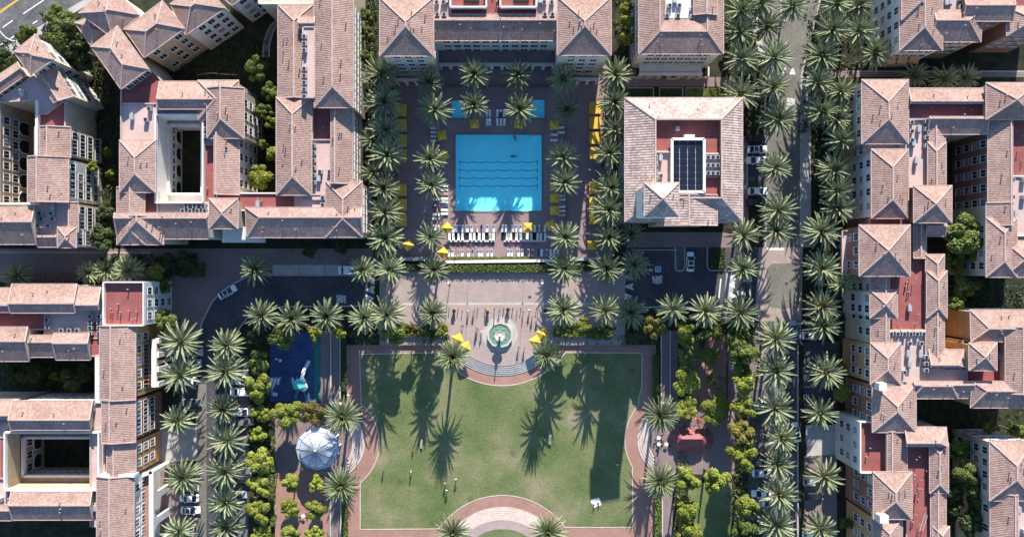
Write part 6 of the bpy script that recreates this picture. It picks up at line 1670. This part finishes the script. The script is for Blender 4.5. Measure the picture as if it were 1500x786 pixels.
# shuttle van in the loading bay
vp = W(511, 395.8, 1.5); e = empty('passenger_van', (vp.x, vp.y, .015), 'white passenger van in the pale loading bay beside the dark road', 'van')
e.rotation_euler = (0, 0, math.pi); pm = mat_plain('van_paint', (.80, .82, .84), rough=.3, spec=.5)
mb = MB(); prof = [(-2.6, .35), (-2.6, 1.75), (-2.5, 2.05), (1.1, 2.05), (1.75, 1.25), (2.55, 1.05), (2.65, .4)]
for s_ in (-1, 1):
    mb.flatpoly([(0, 0), (0, 0), (0, 0)], 0) if False else None
for (x0, z0), (x1, z1) in zip(prof, prof[1:]): mb.face([(x0, -.95, z0), (x0, .95, z0), (x1, .95, z1), (x1, -.95, z1)])
mb.face([(x, -.95, z) for x, z in prof]); mb.face([(x, .95, z) for x, z in reversed(prof)]); mb.face([(-2.6, -.95, .35), (2.65, -.95, .4), (2.65, .95, .4), (-2.6, .95, .35)]); mb.build('body', pm, e)
mb = MB(); mb.face([(1.2, -.8, 1.97), (1.2, .8, 1.97), (1.75, .85, 1.3), (1.75, -.85, 1.3)]); mb.v = [(x + .02, y, z + .02) for x, y, z in mb.v]; mb.build('windshield', M['glass'], e)
for sy in (-.962, .962):
    mb = MB(); mb.face([(-2.3, sy, 1.25), (1.2, sy, 1.25), (.9, sy, 1.8), (-2.3, sy, 1.8)]); mb.build('side_window', M['glass'], e)
for x in (-1.7, 1.7):
    for y in (-.8, .8):
        mb = MB(); N = 14
        for k in range(N):
            a0, a1 = 2 * math.pi * k / N, 2 * math.pi * (k + 1) / N
            for sy in (-.17, .17): mb.face([(x, y + sy, .36), (x + .36 * math.cos(a0), y + sy, .36 + .36 * math.sin(a0)), (x + .36 * math.cos(a1), y + sy, .36 + .36 * math.sin(a1))])
            mb.face([(x + .36 * math.cos(a0), y - .17, .36 + .36 * math.sin(a0)), (x + .36 * math.cos(a1), y - .17, .36 + .36 * math.sin(a1)), (x + .36 * math.cos(a1), y + .17, .36 + .36 * math.sin(a1)), (x + .36 * math.cos(a0), y + .17, .36 + .36 * math.sin(a0))])
        mb.build('wheel', M['blackmat'], e)

# ------------------------------------------------------------------ people: one skinned body each
MS = {'skin': mat_plain('skin', (.42, .24, .16)), 'hair': mat_plain('dark_hair', (.03, .02, .015)), 'shoe': mat_plain('shoe', (.08, .07, .07))}
CL = {'white': (.7, .7, .7), 'black': (.02, .02, .025), 'red': (.45, .05, .05), 'blue': (.05, .12, .35), 'grey': (.2, .2, .21), 'pink': (.6, .25, .3), 'green': (.08, .2, .08), 'denim': (.06, .09, .17), 'khaki': (.3, .24, .15)}
CM = {k: mat_plain('cloth_' + k, v, .85, .1) for k, v in CL.items()}
def skel(pose):
    """joints: name -> (pos, radius)"""
    if pose in ('stand', 'walk'):
        st = .0 if pose == 'stand' else .26
        J = {'pelvis': ((0, 0, .95), .145), 'belly': ((0, .01, 1.12), .135), 'chest': ((0, 0, 1.32), .155), 'neck': ((0, 0, 1.48), .06), 'chin': ((0, .02, 1.57), .075), 'head': ((0, .015, 1.66), .098), 'crown': ((0, 0, 1.72), .075)}
        for s, n in ((-1, 'r'), (1, 'l')):
            f = st * s
            J['sh' + n] = ((.18 * s, 0, 1.42), .065); J['el' + n] = ((.25 * s, -.03 - f * .5, 1.15), .045); J['wr' + n] = ((.26 * s, .06 - f * .9, .92), .034); J['ha' + n] = ((.26 * s, .09 - f, .83), .04)
            J['hp' + n] = ((.095 * s, 0, .88), .10); J['kn' + n] = ((.10 * s, .04 + f * .7, .49), .065); J['an' + n] = ((.10 * s, -.02 + f * 1.1, .09), .045); J['to' + n] = ((.11 * s, .16 + f * 1.1, .04), .04)
    elif pose == 'sit':
        J = {'pelvis': ((0, 0, .50), .15), 'belly': ((0, -.02, .66), .14), 'chest': ((0, -.03, .86), .155), 'neck': ((0, -.01, 1.02), .06), 'chin': ((0, .03, 1.11), .075), 'head': ((0, .03, 1.20), .098), 'crown': ((0, .01, 1.26), .075)}
        for s, n in ((-1, 'r'), (1, 'l')):
            J['sh' + n] = ((.18 * s, -.02, .96), .065); J['el' + n] = ((.24 * s, .08, .72), .045); J['wr' + n] = ((.16 * s, .28, .62), .034); J['ha' + n] = ((.13 * s, .36, .61), .04)
            J['hp' + n] = ((.1 * s, .06, .48), .10); J['kn' + n] = ((.12 * s, .46, .50), .065); J['an' + n] = ((.12 * s, .45, .09), .045); J['to' + n] = ((.13 * s, .62, .04), .04)
    else:  # lying on the back, head towards +y
        J = {'pelvis': ((0, 0, .13), .14), 'belly': ((0, .17, .13), .13), 'chest': ((0, .38, .16), .15), 'neck': ((0, .53, .2), .06), 'chin': ((0, .62, .24), .075), 'head': ((0, .71, .26), .098), 'crown': ((0, .78, .26), .075)}
        for s, n in ((-1, 'r'), (1, 'l')):
            J['sh' + n] = ((.18 * s, .46, .15), .065); J['el' + n] = ((.27 * s, .2, .1), .045); J['wr' + n] = ((.26 * s, -.04, .1), .034); J['ha' + n] = ((.25 * s, -.12, .1), .04)
            J['hp' + n] = ((.1 * s, -.08, .12), .10); J['kn' + n] = ((.11 * s, -.47, .17), .065); J['an' + n] = ((.11 * s, -.88, .09), .045); J['to' + n] = ((.13 * s, -.97, .2), .04)
    return J
def mkperson(pose, skirt=False):
    J = skel(pose); names = list(J); ix = {n: i for i, n in enumerate(names)}
    E = [('pelvis', 'belly'), ('belly', 'chest'), ('chest', 'neck'), ('neck', 'chin'), ('chin', 'head'), ('head', 'crown')]
    for n in 'rl': E += [('chest', 'sh' + n), ('sh' + n, 'el' + n), ('el' + n, 'wr' + n), ('wr' + n, 'ha' + n), ('pelvis', 'hp' + n), ('hp' + n, 'kn' + n), ('kn' + n, 'an' + n), ('an' + n, 'to' + n)]
    me = bpy.data.meshes.new('person'); me.from_pydata([J[n][0] for n in names], [(ix[a], ix[b]) for a, b in E], [])
    o = bpy.data.objects.new('person', me); COL.objects.link(o)
    md = o.modifiers.new('skin', 'SKIN'); sv = me.skin_vertices[0].data
    for n in names:
        r = J[n][1]; sv[ix[n]].radius = (r, r)
    sv[ix['pelvis']].use_root = True
    ss = o.modifiers.new('sub', 'SUBSURF'); ss.levels = 1; ss.render_levels = 1
    bpy.context.view_layer.update()
    m2 = bpy.data.meshes.new_from_object(o.evaluated_get(bpy.context.evaluated_depsgraph_get()))
    bpy.data.objects.remove(o)
    m2.materials.clear()
    for k in range(5): m2.materials.append(MS['skin'])
    seg = {'pelvis': 2, 'belly': 1, 'chest': 1, 'neck': 0, 'chin': 0, 'head': 0, 'crown': 3}
    for n in 'rl': seg.update({'sh' + n: 1, 'el' + n: 0, 'wr' + n: 0, 'ha' + n: 0, 'hp' + n: 2, 'kn' + n: 2, 'an' + n: 2 if not skirt else 0, 'to' + n: 4})
    hd = Vector(J['head'][0]); hb_ = (Vector(J['head'][0]) - Vector(J['neck'][0])).normalized()
    fw = Vector((0, 1, 0)) if pose != 'lie' else Vector((0, 0, 1))
    for p in m2.polygons:
        c = p.center; n = min(names, key=lambda q: (c - Vector(J[q][0])).length - J[q][1] * .6); k = seg[n]
        if n in ('head', 'crown', 'chin') and ((c - hd).dot(hb_) > .045 or ((c - hd).dot(fw) < -.01 and (c - hd).dot(hb_) > -.08)): k = 3
        p.material_index = k; p.use_smooth = True
    m2.name = 'person'
    return m2
PM = {k: mkperson(k) for k in ('stand', 'walk', 'sit', 'lie')}
FACE = {}
def person(px, py, pose, rz, shirt, pants, label, group=None, z=0.01):
    m = PM[pose]; o = bpy.data.objects.new('person', m); COL.objects.link(o)
    p = W(px, py, z + .8 if pose in ('stand', 'walk') else z + .4); o.location = (p.x, p.y, z); o.rotation_euler = (0, 0, rz)
    for i, mt in enumerate((MS['skin'], CM[shirt], CM[pants], MS['hair'], MS['shoe'])):
        o.material_slots[i].link = 'OBJECT'; o.material_slots[i].material = mt
    tag(o, label, 'person', group)
pz = 'people on the fountain plaza'; lz = 'people on the lawn'
person(686, 455, 'walk', 2.6, 'white', 'denim', 'person in white top walking on the upper plaza, left of a close pair', pz); person(694, 454.5, 'walk', 2.8, 'grey', 'black', 'person in grey top walking on the upper plaza, right of a close pair', pz)
person(731.5, 455, 'walk', .2, 'black', 'denim', 'person in black walking straight above the fountain', pz)
person(767, 456, 'stand', 1.2, 'blue', 'black', 'person in blue standing at the right upper plaza beside a taller companion', pz); person(775.5, 454, 'walk', 3.0, 'white', 'khaki', 'person in white and khaki at the right upper plaza', pz)
person(780, 462, 'walk', 3.3, 'pink', 'denim', 'person in pink walking at the shade edge of the plaza', pz)
person(677, 477, 'walk', 2.2, 'black', 'black', 'person in all black walking left of the fountain', pz); person(699, 481, 'walk', 1.2, 'grey', 'denim', 'person pushing along just left of the fountain, grey top', pz); person(705, 486, 'walk', 1.0, 'white', 'white', 'person all in white just left of the fountain', pz); person(697, 486, 'stand', .8, 'black', 'khaki', 'person in black top standing left of the fountain rim', pz)
person(654, 488, 'stand', .3, 'white', 'black', 'person in white standing by the bed left of the umbrellas', pz); person(724, 465, 'stand', 2.0, 'red', 'black', 'person in red standing at the upper fountain apron', pz)
person(797, 452, 'stand', 1.4, 'grey', 'black', 'person in grey in the palm shade right of the plaza', pz)
person(759.5, 508, 'walk', .1, 'black', 'grey', 'person in black walking below right of the fountain, left of two', pz); person(768, 509, 'walk', .2, 'green', 'denim', 'person in green walking below right of the fountain, right of two', pz)
person(602, 690, 'walk', 2.0, 'white', 'khaki', 'person in white playing on the lower left lawn', lz, LZ + .015); person(561, 688, 'stand', 1.0, 'green', 'black', 'person in green standing alone at the far left of the lawn', lz, LZ + .015)
person(668, 701, 'walk', .5, 'white', 'denim', 'person in white shirt on the lawn right of the palm shadow', lz, LZ + .015); person(652, 707, 'stand', .2, 'khaki', 'grey', 'person in khaki at the foot of the palm shadow, left of two', lz, LZ + .015); person(654.5, 717, 'walk', .4, 'white', 'black', 'person in white top at the foot of the palm shadow, right of two', lz, LZ + .015)
person(605, 660, 'sit', .6, 'black', 'black', 'person in black sitting near the left lawn bench', lz, LZ + .015 - .38); person(798, 643.5, 'sit', 1.2, 'white', 'denim', 'person in white sitting beside the right lawn bench', lz, LZ + .015 - .38)
person(904.5, 680, 'stand', .2, 'white', 'white', 'person in white at the right edge of the tower shadow', lz, LZ + .015); person(870, 739, 'sit', 1.2, 'black', 'black', 'person in black sitting on the white picnic blanket, left of two', lz, LZ + .03 - .38); person(877, 735, 'sit', 2.6, 'white', 'grey', 'person in white sitting on the white picnic blanket, right of two', lz, LZ + .03 - .38)
person(802, 768, 'sit', 1.5, 'black', 'black', 'person in black sitting on the lowest curved steps', 'people on the steps', -.4)
person(752, 228.5, 'lie', 1.57, 'black', 'black', 'swimmer in dark suit floating in the big pool', 'people at the pool', -.22); person(754, 201, 'lie', 0.3, 'red', 'black', 'swimmer in red at the upper edge of the big pool', 'people at the pool', -.22)
for i, (x, y, s_, l) in enumerate(((697.5, 334, 'pink', 'sunbather in pink lying in the upper lounger row, left of the steps'), (673, 334, 'blue', 'sunbather in blue lying in the upper lounger row at far left'), (788, 334, 'green', 'sunbather in green lying in the upper lounger row, right of the steps'),
                                     (773.5, 370, 'black', 'sunbather in black in the lowest lounger row, left of the last ones'), (780, 370, 'red', 'sunbather in red in the lowest lounger row, right of the black one'), (801, 370, 'blue', 'sunbather in blue in the lowest lounger row at far right'),
                                     (672, 370, 'pink', 'sunbather in pink in the lowest lounger row at far left'), (718, 347, 'grey', 'sunbather in grey on the black mat row beside the steps'))):
    person(x, y, 'lie', 0 if y != 347 else math.pi, s_, s_, l, 'people at the pool', .36)
person(648, 320, 'stand', .5, 'black', 'black', 'person in black standing below the left lounger columns', 'people at the pool'); person(667, 375.5, 'walk', 1.5, 'white', 'white', 'person in white walking behind the lowest lounger row', 'people at the pool')
person(1113, 477.5, 'walk', 2.4, 'red', 'white', 'person in red at the corner of the street crossing', 'people by the street'); person(428, 368, 'walk', .4, 'black', 'grey', 'person in black walking in the shade of the largest block', 'people by the street')

# ------------------------------------------------------------------ benches, tables, planters, bollards
def mkbench():
    e = empty('park_bench', (0, 0, 0)); mb = MB()
    for x in (-.22, 0, .22): mb.box(x - .09, -.95, .42, x + .09, .95, .46)
    mb.build('seat', M['concrete'], e)
    mb = MB()
    for z in (.6, .78): mb.box(.33, -.95, z, .37, .95, z + .12)
    mb.build('backrest', M['concrete'], e)
    for y in (-.75, .75):
        mb = MB(); mb.box(-.28, y - .04, 0, .34, y + .04, .42); mb.box(.30, y - .04, .42, .37, y + .04, .92); mb.build('leg', M['metal'], e)
    return e
BEN = mkbench()
for x, y, s_, z, l in ((617, 650, 1.05, LZ + .012, 'pale bench standing on the left lawn beside the big palm shadow'), (805.5, 643.5, 1.2, LZ + .012, 'pale bench standing on the lawn at the right palm shadow'), (404, 746, 1.1, .01, 'pale bench beside the brick garden path at lower left'), (1069, 535, 1.2, .01, 'pale bench beside the narrow path of the right brick garden')):
    c = copy_tree(BEN); p = W(x, y, 0); c.location = (p.x, p.y, z); c.scale = (s_ * .72, s_, 1); tag(c, l, 'bench', 'pale park benches')
def mktable():
    e = empty('cafe_table', (0, 0, 0)); mb = MB(); mb.tube([(.45, .72), (.45, .75)], 18); mb.build('tabletop', M['cushion'], e)
    mb = MB(); mb.tube([(.25, 0), (.25, .03), (.04, .06), (.04, .72)], 12); mb.build('pedestal', M['dmetal'], e); return e
TAB = mktable()
def mkchair():
    e = empty('cafe_chair', (0, 0, 0)); mb = MB(); mb.box(-.21, -.21, .43, .21, .21, .47); mb.build('seat', M['dmetal'], e)
    mb = MB(); mb.box(-.21, .19, .47, .21, .22, .88); mb.build('backrest', M['dmetal'], e)
    for x in (-.19, .19):
        for y in (-.19, .19):
            mb = MB(); mb.box(x - .018, y - .018, 0, x + .018, y + .018, .43); mb.build('leg', M['dmetal'], e)
    return e
CHA = mkchair()
for i, (x, y, l) in enumerate(((965, 641, 'upper white cafe table by the pavilion'), (965, 650, 'lower white cafe table by the pavilion'), (976, 650, 'white cafe table touching the pavilion edge'),
                               (444, 755, 'small cafe table among clipped trees'), (675, 502, 'cafe table under the left plaza umbrellas'), (789, 495, 'cafe table under the right plaza umbrellas'))):
    c = copy_tree(TAB); p = W(x, y, .7); c.location = (p.x, p.y, .012); s_ = 1.0; c.scale = (s_, s_, 1); tag(c, l, 'table', 'cafe tables')
    for k in range(2):
        c = copy_tree(CHA); a = .6 + k * math.pi + i; c.location = (p.x + .85 * math.cos(a), p.y + .85 * math.sin(a), .012); c.rotation_euler = (0, 0, a - math.pi / 2)
        tag(c, 'dark cafe chair, %s of two, at the %s' % (ORD[k + 1], l), 'chair', 'cafe chairs')
def mkurn():
    e = empty('planter_urn', (0, 0, 0)); mb = MB(); mb.tube([(.3, 0), (.3, .08), (.18, .14), (.36, .5), (.5, .9), (.55, .95), (.46, .95), (.44, .85)], 16, cap=False); mb.build('urn', M['tan'], e)
    mb = MB(); rr = random.Random(4); leaf_cloud(mb, rr, [(Vector((0, 0, 1.1)), .45)], 160, .12); mb.build('shrub', M['leafd'], e); return e
URN = mkurn()
for x, y, l in ((665, 455, 'shrub urn at the left end of the plaza row'), (714, 457, 'shrub urn left of the fountain axis'), (744, 453, 'shrub urn right of the fountain axis'), (799, 455, 'shrub urn in the palm shade at right of the plaza row')):
    c = copy_tree(URN); p = W(x, y, .8); c.location = (p.x, p.y, .01); tag(c, l, 'planter', 'shrub urns')
def mkboll():
    e = empty('bollard', (0, 0, 0)); mb = MB(); mb.tube([(.12, 0), (.12, .1), (.08, .14), (.08, .85), (.11, .88), (.1, .98), (.02, 1.04)], 12); mb.build('post', M['dmetal'], e); return e
BOL = mkboll()
for i, x in enumerate((658, 671, 677, 700, 711, 724.5, 738, 751, 757.5, 763, 786)):
    c = copy_tree(BOL); p = W(x, 451.5 if i not in (2, 8) else 455, .5); c.location = (p.x, p.y, .01); tag(c, 'thin dark bollard below the pale band of the plaza, %s from the left' % ORD[i + 1], 'bollard', 'plaza bollards')
def mklamp():
    e = empty('street_lamp', (0, 0, 0)); mb = MB(); mb.tube([(.18, 0), (.18, .3), (.08, .4), (.06, 4.2)], 12); mb.build('pole', M['dmetal'], e)
    mb = MB(); mb.tube([(.08, 4.2), (.24, 4.35), (.3, 4.8), (.33, 4.84), (.04, 5.1)], 10); mb.build('lantern', M['frame'], e); return e
LMP = mklamp()
for x, y, l in ((657, 415, 'lamp post at the upper left of the sunlit plaza'), (794, 415, 'lamp post at the upper right of the sunlit plaza'), (511, 578, 'lamp post where the left twin paths end'), (1101, 470, 'lamp post at the corner left of the street crossing'), (399, 700, 'lamp post beside the brick garden path'), (1118, 745, 'lamp post in the lower right parking bays'), (1176, 470, 'lamp post at the corner right of the street crossing'), (521, 655, 'lamp post on the left curved steps')):
    c = copy_tree(LMP); p = W(x, y, 4); c.location = (p.x, p.y, .005); tag(c, l, 'street lamp', 'lamp posts')
bp = W(873.5, 736.5, 0); mb = MB(); N = 8
for i in range(N):
    for j in range(N):
        f = lambda a, b: (-1.05 + 2.1 * a / N, -.95 + 1.9 * b / N, .02 + .02 * math.sin(a * 2.1 + b * 1.7))
        mb.face([f(i, j), f(i + 1, j), f(i + 1, j + 1), f(i, j + 1)])
o = mb.build('picnic_blanket', M['cushion']); o.location = (bp.x, bp.y, LZ + .02); o.rotation_euler = (0, 0, .35); tag(o, 'white picnic blanket spread on the lawn below the tower shadow', 'blanket')
# blue table on the bottom left terrace
tp_ = W(216, 749, 4.3); e = empty('terrace_parasol', (tp_.x, tp_.y, 3.7), 'light blue square parasol on the brick terrace of the bottom left block', 'umbrella')
mb = MB(); w = 1.0; k4 = [(-w, -w, 2.2), (w, -w, 2.2), (w, w, 2.2), (-w, w, 2.2)]
for i in range(4): mb.face([k4[i], k4[(i + 1) % 4], (0, 0, 2.7)])
mb.build('canopy', mat_plain('light_blue_canvas', (.16, .42, .62)), e); mb = MB(); mb.tube([(.03, 0), (.03, 2.75)], 8); mb.build('pole', M['frame'], e)
mp = W(1154, 414.5, 0)
# ------------------------------------------------------------------ remove the prototypes that were only copied
def kill(o):
    for c in list(o.children): kill(c)
    bpy.data.objects.remove(o)
for o in list(PROTO.values()) + PALMS + PALMF + PARKP + [t for v in TREES.values() for t in v] + [LOUNGER, UMB, CAB, BEN, TAB, CHA, URN, BOL, LMP] + list(CARS.values()): kill(o)
# ------------------------------------------------------------------ light, camera, view
ELEV = rad(24.0); AZ = math.atan2(0.125, 1.0)          # sun in the north, slightly east
sd = Vector((math.sin(AZ) * math.cos(ELEV), math.cos(AZ) * math.cos(ELEV), math.sin(ELEV)))
sl = bpy.data.lights.new('sun', 'SUN'); sl.energy = 4.2; sl.angle = rad(0.5); sl.color = (1.0, 0.94, 0.86)
so = bpy.data.objects.new('sun', sl); COL.objects.link(so); so.rotation_euler = (-sd).to_track_quat('-Z', 'Y').to_euler(); so.location = (0, 60, 120)
w = bpy.data.worlds.new('World'); S.world = w; w.use_nodes = True
nt = w.node_tree; bg = nt.nodes['Background']; sk = nt.nodes.new('ShaderNodeTexSky'); sk.sky_type = 'NISHITA'; sk.sun_disc = False
sk.sun_elevation = ELEV; sk.sun_rotation = AZ; sk.ozone_density = 5.0; sk.dust_density = 0.3; bg.inputs['Strength'].default_value = 0.095
nt.links.new(sk.outputs[0], bg.inputs['Color'])
cd = bpy.data.cameras.new('camera'); cd.sensor_width = 36.0; cd.lens = 36.0 * FPX / 1500.0; cd.clip_end = 3000; cd.clip_start = 1
co = bpy.data.objects.new('camera', cd); COL.objects.link(co); co.location = (0, 0, HC); co.rotation_euler = (0, 0, 0); S.camera = co
S.view_settings.view_transform = 'Standard'; S.view_settings.look = 'None'; S.view_settings.exposure = 1.5; S.view_settings.gamma = 1.0; S.view_settings.use_curve_mapping = False
